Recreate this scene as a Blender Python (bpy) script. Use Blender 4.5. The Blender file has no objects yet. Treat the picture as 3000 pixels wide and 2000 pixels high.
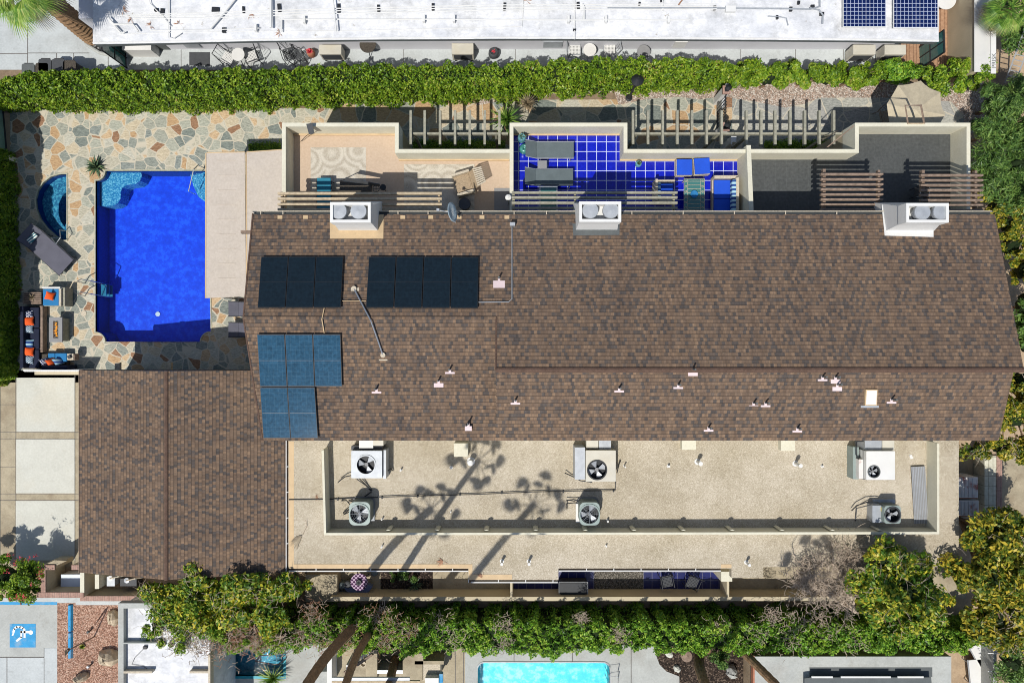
import bpy, math, random
import numpy as np
from mathutils import Vector, Matrix
from mathutils.geometry import tessellate_polygon
random.seed(7); rng = np.random.default_rng(11)
sc = bpy.context.scene; C = sc.collection
H = 31.0; F = 2000.0
# ---------------------------------------------------------------- camera, sky, sun
cam = bpy.data.cameras.new('camera'); cam.sensor_width = 36; cam.lens = 24; cam.clip_end = 2000
co = bpy.data.objects.new('camera', cam); co.location = (0, 0, H); C.objects.link(co); sc.camera = co
SUN = Vector((-.26, -.50, 1.0)).normalized()
w = bpy.data.worlds.new('World'); sc.world = w; w.use_nodes = True
nt = w.node_tree; bg = nt.nodes['Background']; sky = nt.nodes.new('ShaderNodeTexSky')
sky.sky_type = 'NISHITA'; sky.sun_disc = False; sky.sun_elevation = math.asin(SUN.z)
sky.sun_rotation = math.atan2(SUN.x, SUN.y) % (2*math.pi)
nt.links.new(sky.outputs[0], bg.inputs[0]); bg.inputs[1].default_value = 0.11
sl = bpy.data.lights.new('sun', 'SUN'); sl.energy = 4.6; sl.angle = math.radians(.5); sl.color = (1, .965, .91)
so = bpy.data.objects.new('sun', sl); so.rotation_euler = SUN.to_track_quat('Z', 'Y').to_euler(); so.location = (-10, -20, 40); C.objects.link(so)
sc.view_settings.view_transform = 'Standard'; sc.view_settings.look = 'None'
sc.cycles.pixel_filter_type = 'BLACKMAN_HARRIS'; sc.cycles.filter_width = 1.0; sc.view_settings.exposure = 0.0; sc.view_settings.gamma = 1

# ---------------------------------------------------------------- helpers
def W(px, py, z=0.0):
    s = (H - z) / F
    return Vector(((px - 1500) * s, (1000 - py) * s, z))
def w2(px, py, z=0.0):
    v = W(px, py, z); return (v.x, v.y)
def thing(name, label, cat, loc=(0, 0, 0), group=None, rz=0):
    o = bpy.data.objects.new(name, None); o.empty_display_size = .2; C.objects.link(o)
    o.location = loc; o.rotation_euler = (0, 0, rz)
    return tag(o, label, cat, group)
def tag(o, label=None, cat=None, group=None, kind=None):
    if label: o['label'] = label
    if cat: o['category'] = cat
    if group: o['group'] = group
    if kind: o['kind'] = kind
    return o
def copy_tree(o, parent=None):
    c = o.copy(); C.objects.link(c)
    if parent: c.parent = parent
    for ch in list(o.children): copy_tree(ch, c)
    return c
def rootloc(o):
    v = Vector((0, 0, 0))
    while o: v += o.location; o = o.parent
    return v
def rect(x0, y0, x1, y1):
    x0, x1 = sorted((x0, x1)); y0, y1 = sorted((y0, y1))
    return [(x0, y0), (x1, y0), (x1, y1), (x0, y1)]
def prect(px0, py0, px1, py1, z=0.0):
    a = w2(px0, py0, z); b = w2(px1, py1, z); return rect(a[0], a[1], b[0], b[1])
def ppoly(pts, z=0.0): return [w2(x, y, z) for x, y in pts]
def circ(x, y, r, n=24, a0=0, a1=2*math.pi):
    full = abs(a1-a0-2*math.pi) < 1e-6
    return [(x + r*math.cos(a0+(a1-a0)*i/(n if full else n-1)), y + r*math.sin(a0+(a1-a0)*i/(n if full else n-1))) for i in range(n)]
def area2(p): return sum(p[i][0]*p[(i+1) % len(p)][1]-p[(i+1) % len(p)][0]*p[i][1] for i in range(len(p)))
class MB:
    def __init__(s): s.v = []; s.f = []; s.m = []
    def add(s, vs, fs, mi=0):
        b = len(s.v); s.v += [tuple(v) for v in vs]; s.f += [tuple(i+b for i in f) for f in fs]; s.m += [mi]*len(fs); return s
    def box(s, x0, y0, z0, x1, y1, z1, mi=0):
        x0, x1 = sorted((x0, x1)); y0, y1 = sorted((y0, y1)); z0, z1 = sorted((z0, z1))
        return s.add([(x0, y0, z0), (x1, y0, z0), (x1, y1, z0), (x0, y1, z0), (x0, y0, z1), (x1, y0, z1), (x1, y1, z1), (x0, y1, z1)],
                     [(3, 2, 1, 0), (4, 5, 6, 7), (0, 1, 5, 4), (1, 2, 6, 5), (2, 3, 7, 6), (3, 0, 4, 7)], mi)
    def rbox(s, cx, cy, z0, sx, sy, sz, rz=0, mi=0):
        c, n = math.cos(rz), math.sin(rz); vs = []
        for z in (z0, z0+sz):
            for a, b in ((-1, -1), (1, -1), (1, 1), (-1, 1)):
                x, y = a*sx/2, b*sy/2; vs.append((cx+x*c-y*n, cy+x*n+y*c, z))
        return s.add(vs, [(3, 2, 1, 0), (4, 5, 6, 7), (0, 1, 5, 4), (1, 2, 6, 5), (2, 3, 7, 6), (3, 0, 4, 7)], mi)
    def poly(s, loops, z, mi=0, up=True):
        flat = [p for l in loops for p in l]
        tris = tessellate_polygon([[Vector((p[0], p[1], 0)) for p in l] for l in loops])
        fs = []
        for a, b, c in tris:
            ar = area2([flat[a], flat[b], flat[c]])
            if abs(ar) < 1e-9: continue
            if (ar > 0) != up: b, c = c, b
            fs.append((a, b, c))
        zz = z if callable(z) else (lambda x, y: z)
        return s.add([(p[0], p[1], zz(p[0], p[1])) for p in flat], fs, mi)
    def walls(s, loop, z0, z1, out=True, mi=0):
        l = loop if (area2(loop) > 0) == out else loop[::-1]
        n = len(l); z0f = z0 if callable(z0) else (lambda x, y: z0); z1f = z1 if callable(z1) else (lambda x, y: z1)
        vs = [(p[0], p[1], z0f(*p)) for p in l] + [(p[0], p[1], z1f(*p)) for p in l]
        return s.add(vs, [(i, (i+1) % n, n+(i+1) % n, n+i) for i in range(n)], mi)
    def prism(s, loops, z0, z1, mi=0, bottom=True):
        if loops and not isinstance(loops[0][0], (tuple, list, Vector)): loops = [loops]
        s.poly(loops, z1, mi)
        if bottom: s.poly(loops, z0, mi, up=False)
        for i, l in enumerate(loops): s.walls(l, z0, z1, i == 0, mi)
        return s
    def cyl(s, x, y, z0, z1, r, r2=None, n=16, mi=0, caps=True):
        r2 = r if r2 is None else r2
        vs = [(x+r*math.cos(2*math.pi*i/n), y+r*math.sin(2*math.pi*i/n), z0) for i in range(n)] + [(x+r2*math.cos(2*math.pi*i/n), y+r2*math.sin(2*math.pi*i/n), z1) for i in range(n)]
        fs = [(i, (i+1) % n, n+(i+1) % n, n+i) for i in range(n)]
        if caps: fs += [tuple(range(n-1, -1, -1)), tuple(range(n, 2*n))]
        return s.add(vs, fs, mi)
    def lathe(s, x, y, prof, n=20, mi=0):
        vs = []; fs = []
        for r, z in prof: vs += [(x+r*math.cos(2*math.pi*i/n), y+r*math.sin(2*math.pi*i/n), z) for i in range(n)]
        for k in range(len(prof)-1):
            for i in range(n): fs.append((k*n+i, k*n+(i+1) % n, (k+1)*n+(i+1) % n, (k+1)*n+i))
        return s.add(vs, fs, mi)
    def tube(s, pts, r, n=8, mi=0):
        pts = [Vector(p) for p in pts]; rs = r if isinstance(r, (list, tuple)) else [r]*len(pts)
        vs = []; fs = []; prev = None
        for i, p in enumerate(pts):
            d = (pts[min(i+1, len(pts)-1)] - pts[max(i-1, 0)]).normalized()
            ref = Vector((0, 0, 1)) if abs(d.z) < .9 else Vector((1, 0, 0))
            if prev is not None: ref = prev
            u = d.cross(ref).normalized() if d.cross(ref).length > 1e-5 else d.orthogonal().normalized()
            v = u.cross(d).normalized(); prev = v
            for k in range(n):
                a = 2*math.pi*k/n; vs.append(p + (u*math.cos(a)+v*math.sin(a))*rs[i])
        for i in range(len(pts)-1):
            for k in range(n): fs.append((i*n+k, i*n+(k+1) % n, (i+1)*n+(k+1) % n, (i+1)*n+k))
        fs += [tuple(range(n-1, -1, -1)), tuple((len(pts)-1)*n+k for k in range(n))]
        return s.add(vs, fs, mi)
    def slab(s, q, t, mi=0):       # 3-D polygon with thickness t below its own plane
        q = [Vector(p) for p in q]; nrm = (q[1]-q[0]).cross(q[2]-q[0]).normalized()
        if nrm.z < 0: q = q[::-1]; nrm = -nrm
        n = len(q); lo = [p - nrm*t for p in q]
        return s.add(q+lo, [tuple(range(n)), tuple(range(2*n-1, n-1, -1))] + [((i+1) % n, i, n+i, n+(i+1) % n) for i in range(n)], mi)
    def build(s, name, mats, parent=None, local=False, smooth=False, bevel=0):
        me = bpy.data.meshes.new(name)
        off = Vector((0, 0, 0)) if (local or parent is None) else rootloc(parent)
        me.from_pydata([(v[0]-off.x, v[1]-off.y, v[2]-off.z) for v in s.v], [], s.f)
        if not isinstance(mats, (list, tuple)): mats = [mats]
        for m in mats: me.materials.append(m)
        if len(mats) > 1: me.polygons.foreach_set('material_index', s.m)
        if smooth: me.polygons.foreach_set('use_smooth', [True]*len(me.polygons))
        me.update(); o = bpy.data.objects.new(name, me); C.objects.link(o)
        if parent: o.parent = parent
        if bevel:
            b = o.modifiers.new('bevel', 'BEVEL'); b.width = bevel; b.segments = 2; b.limit_method = 'ANGLE'
        return o
def struct(mb, name, mat): return tag(mb.build(name, mat), kind='structure')
def text_mesh(fc):
    t = bpy.data.objects.new('lettering_curve', fc); C.objects.link(t); bpy.context.view_layer.update()
    me = bpy.data.meshes.new_from_object(t.evaluated_get(bpy.context.evaluated_depsgraph_get())); C.objects.unlink(t); bpy.data.objects.remove(t)
    o = bpy.data.objects.new('lettering', me); C.objects.link(o); return o
# planes and ray hits for things lying on sloping roofs
def plane3(a, b, c):
    n = (b-a).cross(c-a).normalized()
    if n.z < 0: n = -n
    return (a, n)
def hit(px, py, pl, lift=0.0):
    d = Vector(((px-1500)/F, (1000-py)/F, -1)); o = Vector((0, 0, H)); p0 = pl[0] + pl[1]*lift
    return o + d*((p0-o).dot(pl[1])/d.dot(pl[1]))

# ---------------------------------------------------------------- materials
class NM:
    def __init__(s, name, rough=.8, metal=0, spec=.3):
        s.m = bpy.data.materials.new(name); s.m.use_nodes = True; s.t = s.m.node_tree
        s.b = s.t.nodes['Principled BSDF']; s.b.inputs['Roughness'].default_value = rough
        s.b.inputs['Metallic'].default_value = metal; s.b.inputs['Specular IOR Level'].default_value = spec
        s.pos = None
    def n(s, typ, **kw):
        nd = s.t.nodes.new(typ)
        for k, v in kw.items(): setattr(nd, k, v)
        return nd
    def l(s, a, b): s.t.links.new(a, b)
    def P(s):
        if s.pos is None: s.pos = s.n('ShaderNodeNewGeometry').outputs['Position']
        return s.pos
    def mapv(s, scale=(1, 1, 1), rot=(0, 0, 0), loc=(0, 0, 0), src=None):
        m = s.n('ShaderNodeMapping'); m.inputs['Scale'].default_value = scale; m.inputs['Rotation'].default_value = rot; m.inputs['Location'].default_value = loc
        s.l(src or s.P(), m.inputs[0]); return m.outputs[0]
    def noise(s, scale, detail=4, vec=None, rough=.6):
        n = s.n('ShaderNodeTexNoise'); n.inputs['Scale'].default_value = scale; n.inputs['Detail'].default_value = detail; n.inputs['Roughness'].default_value = rough
        s.l(vec or s.P(), n.inputs['Vector']); return n.outputs['Fac']
    def ramp(s, fac, stops, const=False):
        r = s.n('ShaderNodeValToRGB'); e = r.color_ramp
        if const: e.interpolation = 'CONSTANT'
        while len(e.elements) > 1: e.elements.remove(e.elements[-1])
        e.elements[0].position = stops[0][0]; e.elements[0].color = (*stops[0][1], 1)
        for p, c in stops[1:]:
            q = e.elements.new(p); q.color = (*c, 1)
        s.l(fac, r.inputs[0]); return r.outputs[0]
    def mix(s, fac, a, b, mode='MIX'):
        m = s.n('ShaderNodeMix', data_type='RGBA', blend_type=mode)
        for sock, v in ((m.inputs[0], fac), (m.inputs[6], a), (m.inputs[7], b)):
            if isinstance(v, (int, float)): sock.default_value = v
            elif isinstance(v, tuple): sock.default_value = (*v, 1)
            else: s.l(v, sock)
        return m.outputs[2]
    def math(s, op, a, b=0.0):
        m = s.n('ShaderNodeMath', operation=op)
        for i, v in enumerate((a, b)):
            if isinstance(v, (int, float)): m.inputs[i].default_value = v
            else: s.l(v, m.inputs[i])
        return m.outputs[0]
    def color(s, c):
        if isinstance(c, tuple): s.b.inputs['Base Color'].default_value = (*c, 1)
        else: s.l(c, s.b.inputs['Base Color'])
        return s
    def bump(s, h, strength=.3, dist=.02):
        b = s.n('ShaderNodeBump'); b.inputs['Strength'].default_value = strength; b.inputs['Distance'].default_value = dist
        s.l(h, b.inputs['Height']); s.l(b.outputs[0], s.b.inputs['Normal']); return s
def sc3(c, k): return tuple(min(1, x*k) for x in c)
def plain(name, c, rough=.7, metal=0, var=.15, scale=3.0, bump=0, spec=.3, dirt=None, dirtamt=.5, fine=40):
    m = NM(name, rough, metal, spec)
    n1 = m.noise(scale, 5); col = m.ramp(n1, [(.3, sc3(c, 1-var)), (.7, sc3(c, 1+var))])
    n2 = m.noise(fine, 2); col = m.mix(var*.8, col, m.ramp(n2, [(.3, (0, 0, 0)), (.7, (1, 1, 1))]), 'SOFT_LIGHT')
    if dirt:
        d = m.noise(scale*.45, 6, m.mapv(loc=(7.3, 2.1, 3))); msk = m.ramp(d, [(.52, (0, 0, 0)), (.66, (1, 1, 1))])
        col = m.mix(m.math('MULTIPLY', msk, dirtamt), col, dirt)
    if dirt and scale < 2:
        d2 = m.noise(1.9, 10, m.mapv(loc=(-9, 4, 3)), .8); col = m.mix(m.math('MULTIPLY', m.ramp(d2, [(.55, (0, 0, 0)), (.70, (1, 1, 1))]), dirtamt*.9), col, sc3(dirt, .8))
        d3 = m.noise(11, 6, rough=.7); col = m.mix(.45, col, m.ramp(d3, [(.3, (.3, .3, .3)), (.7, (.68, .68, .68))]), 'SOFT_LIGHT')
    m.color(col)
    if bump: m.bump(n2, bump, .02)
    return m.m
def shingle(name, swap=False):
    m = NM(name, .95, 0, .1)
    vec = m.mapv(rot=(0, 0, math.pi/2 if swap else 0))
    def brick(wd, rh, off, loc):
        b = m.n('ShaderNodeTexBrick'); b.offset = off; b.inputs['Scale'].default_value = 1; b.inputs['Brick Width'].default_value = wd
        b.inputs['Row Height'].default_value = rh; b.inputs['Mortar Size'].default_value = .006; b.inputs['Color1'].default_value = (0, 0, 0, 1)
        b.inputs['Color2'].default_value = (1, 1, 1, 1); b.inputs['Mortar'].default_value = (.3, .3, .3, 1); b.inputs['Mortar Smooth'].default_value = .4
        s2 = m.mapv(loc=loc, src=vec); m.l(s2, b.inputs['Vector']); return b
    b1 = brick(.118, .130, .41, (0, 0, 0)); b2 = brick(.083, .130, .27, (3.1, 0, 0)); f = b1.outputs['Color']
    col = m.ramp(f, [(0, (.080, .070, .064)), (.20, (.105, .083, .068)), (.30, (.138, .099, .072)), (.62, (.155, .110, .078)), (.86, (.188, .130, .088))], True)
    c2 = m.ramp(b2.outputs['Color'], [(0, (.38, .38, .38)), (1, (.62, .61, .60))]); col = m.mix(.8, col, c2, 'SOFT_LIGHT')
    big = m.noise(.35, 5); col = m.mix(.4, col, m.ramp(big, [(.3, (.42, .42, .44)), (.7, (.60, .57, .54))]), 'SOFT_LIGHT')
    st = m.noise(1.0, 5, m.mapv(scale=(2.6, .22, 1), src=vec)); col = m.mix(.55, col, m.ramp(st, [(.3, (.36, .36, .38)), (.7, (.62, .60, .57))]), 'SOFT_LIGHT')
    fl = m.noise(30, 1); col = m.mix(m.math('MULTIPLY', m.ramp(fl, [(.80, (0, 0, 0)), (.82, (1, 1, 1))]), .6), col, (.5, .46, .4))
    gr = m.noise(90, 2); col = m.mix(.4, col, m.ramp(gr, [(.35, (.2, .2, .2)), (.65, (.8, .8, .8))]), 'SOFT_LIGHT')
    # shade line under each course, painted into the colour
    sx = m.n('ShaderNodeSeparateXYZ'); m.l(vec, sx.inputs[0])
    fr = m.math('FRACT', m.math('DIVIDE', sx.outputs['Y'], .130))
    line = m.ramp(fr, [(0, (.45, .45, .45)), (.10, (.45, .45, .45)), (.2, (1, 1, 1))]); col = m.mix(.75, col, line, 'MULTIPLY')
    m.color(col)
    m.bump(m.math('ADD', fr, m.math('MULTIPLY', f, .5)), .5, .012)
    return m.m
def flag(name, scale=2.25, dark=1.0, pale=False):
    m = NM(name, .8, 0, .25)
    nz = m.n('ShaderNodeTexNoise'); nz.inputs['Scale'].default_value = 2.2; m.l(m.P(), nz.inputs['Vector'])
    v = m.n('ShaderNodeVectorMath', operation='MULTIPLY_ADD'); m.l(nz.outputs['Color'], v.inputs[0]); v.inputs[1].default_value = (.16, .16, 0); m.l(m.P(), v.inputs[2])
    flat = m.mapv(scale=(1, 1, 0), src=v.outputs[0])
    vo = m.n('ShaderNodeTexVoronoi'); vo.inputs['Scale'].default_value = scale; m.l(flat, vo.inputs['Vector'])
    ve = m.n('ShaderNodeTexVoronoi', feature='DISTANCE_TO_EDGE'); ve.inputs['Scale'].default_value = scale; m.l(flat, ve.inputs['Vector'])
    sp = m.n('ShaderNodeSeparateColor'); m.l(vo.outputs['Color'], sp.inputs[0])
    k = dark
    stops = [(0, (.13, .15, .14)), (.13, (.24, .25, .21)), (.27, (.33, .32, .26)), (.40, (.19, .21, .19)), (.50, (.42, .37, .28)), (.62, (.36, .23, .12)), (.72, (.28, .29, .25)), (.82, (.22, .12, .07)), (.88, (.45, .33, .20)), (.95, (.16, .18, .17))]
    stops = [(0, (.17, .195, .175)), (.09, (.29, .30, .25)), (.24, (.39, .37, .29)), (.36, (.22, .24, .21)), (.46, (.45, .39, .28)), (.58, (.40, .27, .15)), (.66, (.33, .34, .28)), (.77, (.25, .145, .085)), (.82, (.46, .34, .21)), (.90, (.21, .235, .215)), (.95, (.42, .41, .34))]
    if pale: stops = [(0, (.26, .27, .25)), (.3, (.34, .34, .30)), (.55, (.30, .30, .28)), (.8, (.42, .40, .33))]
    col = m.ramp(sp.outputs[0], [(p, sc3(c, k)) for p, c in stops], True)
    gn = m.noise(6, 6, m.mapv(scale=(1, 3.5, 1), rot=(0, 0, .6))); col = m.mix(.7, col, m.ramp(gn, [(.3, (.12, .12, .14)), (.7, (.86, .82, .76))]), 'SOFT_LIGHT')
    g2 = m.noise(22, 4); col = m.mix(.5, col, m.ramp(g2, [(.3, (.2, .2, .2)), (.7, (.8, .8, .8))]), 'SOFT_LIGHT')
    edge = m.ramp(ve.outputs['Distance'], [(.012*scale, (1, 1, 1)), (.024*scale, (0, 0, 0))])
    col = m.mix(edge, col, sc3((.47, .425, .33), k)); m.color(col)
    m.bump(m.math('ADD', m.math('MINIMUM', ve.outputs['Distance'], .06), m.math('MULTIPLY', gn, .03)), .7, .12)
    return m.m
def gravel(name, stops, scale=28, bumpd=.03, big=.3):
    m = NM(name, .9, 0, .15)
    vo = m.n('ShaderNodeTexVoronoi'); vo.inputs['Scale'].default_value = scale; m.l(m.P(), vo.inputs['Vector'])
    sp = m.n('ShaderNodeSeparateColor'); m.l(vo.outputs['Color'], sp.inputs[0])
    col = m.ramp(sp.outputs[0], stops, True)
    dk = m.ramp(vo.outputs['Distance'], [(.3, (1, 1, 1)), (.75, (.35, .33, .3))]); col = m.mix(.7, col, dk, 'MULTIPLY')
    n = m.noise(.8, 6); col = m.mix(big, col, m.ramp(n, [(.35, (.25, .25, .25)), (.65, (.75, .74, .72))]), 'SOFT_LIGHT')
    m.color(col); m.bump(m.math('SUBTRACT', 1.0, vo.outputs['Distance']), .8, bumpd); return m.m
def tile(name, c1, c2, grout, sx=.40, sy=.56, mort=.012, loc=(0, 0, 0), rough=.25, spec=.5):
    m = NM(name, rough, 0, spec)
    b = m.n('ShaderNodeTexBrick'); b.offset = 0; b.squash = 1; b.inputs['Scale'].default_value = 1; b.inputs['Brick Width'].default_value = sx; b.inputs['Row Height'].default_value = sy
    b.inputs['Mortar Size'].default_value = mort; b.inputs['Color1'].default_value = (*c1, 1); b.inputs['Color2'].default_value = (*c2, 1); b.inputs['Mortar'].default_value = (*grout, 1)
    m.l(m.mapv(loc=loc), b.inputs['Vector']); n = m.noise(9, 5)
    col = m.mix(.5, b.outputs['Color'], m.ramp(n, [(.3, (.2, .2, .2)), (.7, (.8, .8, .8))]), 'SOFT_LIGHT'); m.color(col); m.bump(b.outputs['Fac'], -.4, .01); return m.m
def leafm(name, stops, rough=.45, trans=.25):
    m = NM(name, rough, 0, .35); r = m.n('ShaderNodeNewGeometry').outputs['Random Per Island']
    big = m.noise(1.1, 3); f = m.math('ADD', m.math('MULTIPLY', r, .72), m.math('MULTIPLY', m.math('SUBTRACT', big, .5), .9)); f = m.math('ADD', f, .14)
    col = m.ramp(f, stops); m.color(col)
    t = m.n('ShaderNodeBsdfTranslucent'); m.l(col, t.inputs[0]); mx = m.n('ShaderNodeMixShader'); mx.inputs[0].default_value = trans
    m.l(m.b.outputs[0], mx.inputs[1]); m.l(t.outputs[0], mx.inputs[2]); m.l(mx.outputs[0], m.t.nodes['Material Output'].inputs[0]); return m.m
def water(name, tint, scale=6, bump=.25, rough=.03):
    m = NM(name); t = m.n('ShaderNodeBsdfTransparent'); t.inputs[0].default_value = (*tint, 1)
    g = m.n('ShaderNodeBsdfGlossy'); g.inputs['Roughness'].default_value = rough; g.inputs[0].default_value = (1, 1, 1, 1)
    fr = m.n('ShaderNodeFresnel'); fr.inputs[0].default_value = 1.33
    b = m.n('ShaderNodeBump'); b.inputs['Strength'].default_value = bump; b.inputs['Distance'].default_value = .05
    h = m.math('ADD', m.noise(scale, 3), m.math('MULTIPLY', m.noise(scale*4, 2), .3)); m.l(h, b.inputs['Height'])
    m.l(b.outputs[0], fr.inputs['Normal']); m.l(b.outputs[0], g.inputs['Normal'])
    mx = m.n('ShaderNodeMixShader'); m.l(fr.outputs[0], mx.inputs[0]); m.l(t.outputs[0], mx.inputs[1]); m.l(g.outputs[0], mx.inputs[2])
    m.l(mx.outputs[0], m.t.nodes['Material Output'].inputs[0]); return m.m
def pebble(name, a, b, c, scale=9):
    m = NM(name, .5, 0, .3); n = m.noise(scale, 5, rough=.7); col = m.ramp(n, [(.34, a), (.5, b), (.60, c)]); m.color(col); return m.m

M = {}
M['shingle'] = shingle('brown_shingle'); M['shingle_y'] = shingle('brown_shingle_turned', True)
M['ridge'] = plain('ridge_shingle', (.10, .062, .045), .95, var=.25, scale=5)
M['flag'] = flag('flagstone'); M['flag_big'] = flag('flagstone_large', 1.4, .95)
M['flag_grey'] = flag('flagstone_pale', 1.05, 1.0, True)
def flatroofm():
    m = NM('gravel_roof', .95, 0, .1); vo = m.n('ShaderNodeTexVoronoi'); vo.inputs['Scale'].default_value = 36; m.l(m.P(), vo.inputs['Vector'])
    sp = m.n('ShaderNodeSeparateColor'); m.l(vo.outputs['Color'], sp.inputs[0]); col = m.ramp(sp.outputs[0], [(0, (.30, .26, .195)), (.08, (.37, .325, .25)), (.5, (.43, .38, .295)), (.85, (.50, .45, .36))], True)
    n = m.noise(.6, 7, rough=.65); col = m.mix(.9, col, m.ramp(n, [(.32, (.34, .33, .30)), (.68, (.62, .61, .60))]), 'SOFT_LIGHT')
    d = m.noise(1.7, 8, m.mapv(loc=(31, 7, 2)), .75); col = m.mix(m.math('MULTIPLY', m.ramp(d, [(.62, (0, 0, 0)), (.72, (1, 1, 1))]), .55), col, (.20, .16, .10))
    g = m.noise(60, 3); col = m.mix(.7, col, m.ramp(g, [(.3, (.25, .25, .25)), (.7, (.75, .75, .75))]), 'SOFT_LIGHT'); m.color(col); m.bump(vo.outputs['Distance'], -.5, .008); return m.m
M['flatroof'] = flatroofm()
M['tanmetal'] = plain('tan_edge', (.52, .38, .22), .7, var=.1)
M['stucco'] = plain('cream_stucco', (.58, .555, .44), .9, var=.07, scale=1.2, bump=.3, dirt=(.55, .50, .38), dirtamt=.35)
M['stucco_wall'] = plain('beige_stucco', (.46, .40, .28), .9, var=.08, scale=1.2, bump=.3)
M['white'] = plain('white_paint', (.62, .615, .59), .6, var=.04, scale=2, dirt=(.58, .55, .48), dirtamt=.25)
def whiteroof():
    m = NM('white_coated_roof', .7, 0, .2)
    n1 = m.noise(1.3, 6); col = m.ramp(n1, [(.3, (.52, .53, .55)), (.6, (.70, .70, .70))])
    n3 = m.noise(.8, 8, m.mapv(loc=(4, 9, 1)), .7); col = m.mix(m.math('MULTIPLY', m.ramp(n3, [(.52, (0, 0, 0)), (.66, (1, 1, 1))]), .6), col, (.36, .36, .35))
    n4 = m.noise(2.3, 8, m.mapv(loc=(14, 3, 1)), .75); col = m.mix(m.math('MULTIPLY', m.ramp(n4, [(.63, (0, 0, 0)), (.68, (1, 1, 1))]), .75), col, (.22, .18, .11))
    n5 = m.noise(.55, 10, m.mapv(scale=(1, 2.2, 1), loc=(2, 30, 1)), .8); col = m.mix(m.math('MULTIPLY', m.ramp(n5, [(.46, (0, 0, 0)), (.62, (1, 1, 1))]), .5), col, (.40, .41, .42))
    n6 = m.noise(6, 8, m.mapv(loc=(14, 3, 1)), .8); col = m.mix(.8, col, m.ramp(n6, [(.3, (.3, .3, .3)), (.6, (.6, .6, .6))]), 'SOFT_LIGHT')
    m.color(col); return m.m
M['whiteroof'] = whiteroof()
M['fascia'] = plain('grey_fascia', (.10, .11, .11), .7, var=.12)
M['concrete'] = plain('concrete', (.38, .39, .365), .9, var=.12, scale=.9, bump=.15, dirt=(.30, .28, .24), dirtamt=.45)
M['concrete_cool'] = plain('pale_concrete', (.43, .455, .45), .9, var=.10, scale=.8, bump=.15, dirt=(.27, .27, .25), dirtamt=.45)
M['concrete_tan'] = plain('tan_concrete', (.34, .29, .20), .9, var=.18, scale=1.5, bump=.2, dirt=(.22, .17, .11), dirtamt=.6)
M['paverwhite'] = plain('pale_slab', (.50, .495, .43), .85, var=.06, scale=.9, dirt=(.50, .46, .36), dirtamt=.4)
M['joint'] = plain('joint', (.12, .11, .10), .95)
M['soil'] = plain('soil', (.20, .145, .095), .95, var=.3, scale=3, bump=.5)
M['dirt'] = plain('sandy_dirt', (.38, .28, .18), .95, var=.2, scale=1.1, bump=.4, dirt=(.2, .14, .09))
M['gravel'] = gravel('pink_gravel', [(0, (.34, .27, .22)), (.3, (.52, .42, .35)), (.6, (.62, .55, .48)), (.85, (.42, .29, .22))], 18, .05)
M['gravel_red'] = gravel('red_gravel', [(0, (.36, .20, .14)), (.3, (.48, .29, .21)), (.6, (.56, .38, .29)), (.85, (.26, .14, .10))], 20, .05)
M['rocks'] = gravel('river_rocks', [(0, (.03, .03, .03)), (.5, (.08, .08, .08)), (.8, (.35, .35, .34))], 14, .06)
M['mulch'] = gravel('mulch', [(0, (.03, .022, .018)), (.5, (.07, .05, .038)), (.85, (.16, .12, .09))], 18, .04)
M['pebbledark'] = gravel('dark_pebbles', [(0, (.07, .065, .055)), (.4, (.14, .13, .11)), (.8, (.24, .22, .19))], 30, .02)
M['terrace_beige'] = plain('beige_deck', (.475, .365, .265), .85, var=.05, scale=.7, dirt=(.46, .33, .22), dirtamt=.3)
M['bluetile'] = tile('cobalt_tile', (.004, .008, .30), (.006, .014, .42), (.50, .55, .72), .40, .395, .013, (.13, .12, 0), .18)
M['bluetile_d'] = tile('navy_tile', (.004, .008, .07), (.006, .011, .10), (.13, .13, .18), .38, .38, .012, (.1, .2, 0), .3)  # darkened copy of the blue tile; the patio's shade is in its colour
M['greytile'] = tile('grey_slate_tile', (.052, .056, .054), (.060, .064, .062), (.085, .092, .09), .45, .45, .004, (0, .1, 0), .6)
M['awning'] = plain('beige_awning', (.45, .395, .335), .85, var=.05, scale=1.5, dirt=(.46, .40, .32), dirtamt=.4)
M['wood_grey'] = plain('weathered_wood', (.27, .26, .20), .85, var=.25, scale=8, bump=.3)
M['wood_beam'] = plain('old_timber', (.42, .34, .23), .85, var=.25, scale=7, bump=.3)
M['wood_brown'] = plain('brown_timber', (.22, .16, .12), .85, var=.35, scale=7, bump=.3)
M['deckwood'] = tile('deck_boards', (.31, .18, .105), (.36, .215, .13), (.10, .05, .03), .155, 40, .010, (0, 0, 0), .7, .2)
M['metal'] = plain('galvanised_metal', (.36, .38, .40), .5, .3, var=.12, scale=4)
M['metal_white'] = plain('cream_painted_metal', (.50, .475, .40), .5, var=.07, scale=2, dirt=(.48, .42, .30), dirtamt=.4)
M['metal_green'] = plain('grey_green_metal', (.24, .29, .27), .5, .1, var=.08)
M['steel'] = plain('steel_tube', (.45, .47, .48), .3, .8, var=.05)
M['black'] = plain('black_metal', (.02, .022, .025), .5, var=.2)
M['darkgrey'] = plain('dark_grey', (.055, .058, .062), .6, var=.15)
M['greyfab'] = plain('slate_sling_fabric', (.10, .125, .13), .8, var=.1, fine=120)
M['navyfab'] = plain('navy_fabric', (.012, .016, .035), .9, var=.2)
M['charfab'] = plain('charcoal_fabric', (.10, .10, .125), .85, var=.1)
M['bluefab'] = plain('cobalt_cushion', (.01, .07, .50), .8, var=.08)
M['bluefab2'] = plain('blue_cushion', (.02, .16, .36), .85, var=.1)
M['orange'] = plain('orange_cushion', (.75, .10, .015), .8, var=.08)
M['tealfab'] = plain('teal_fabric', (.02, .17, .24), .7, var=.1)
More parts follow.
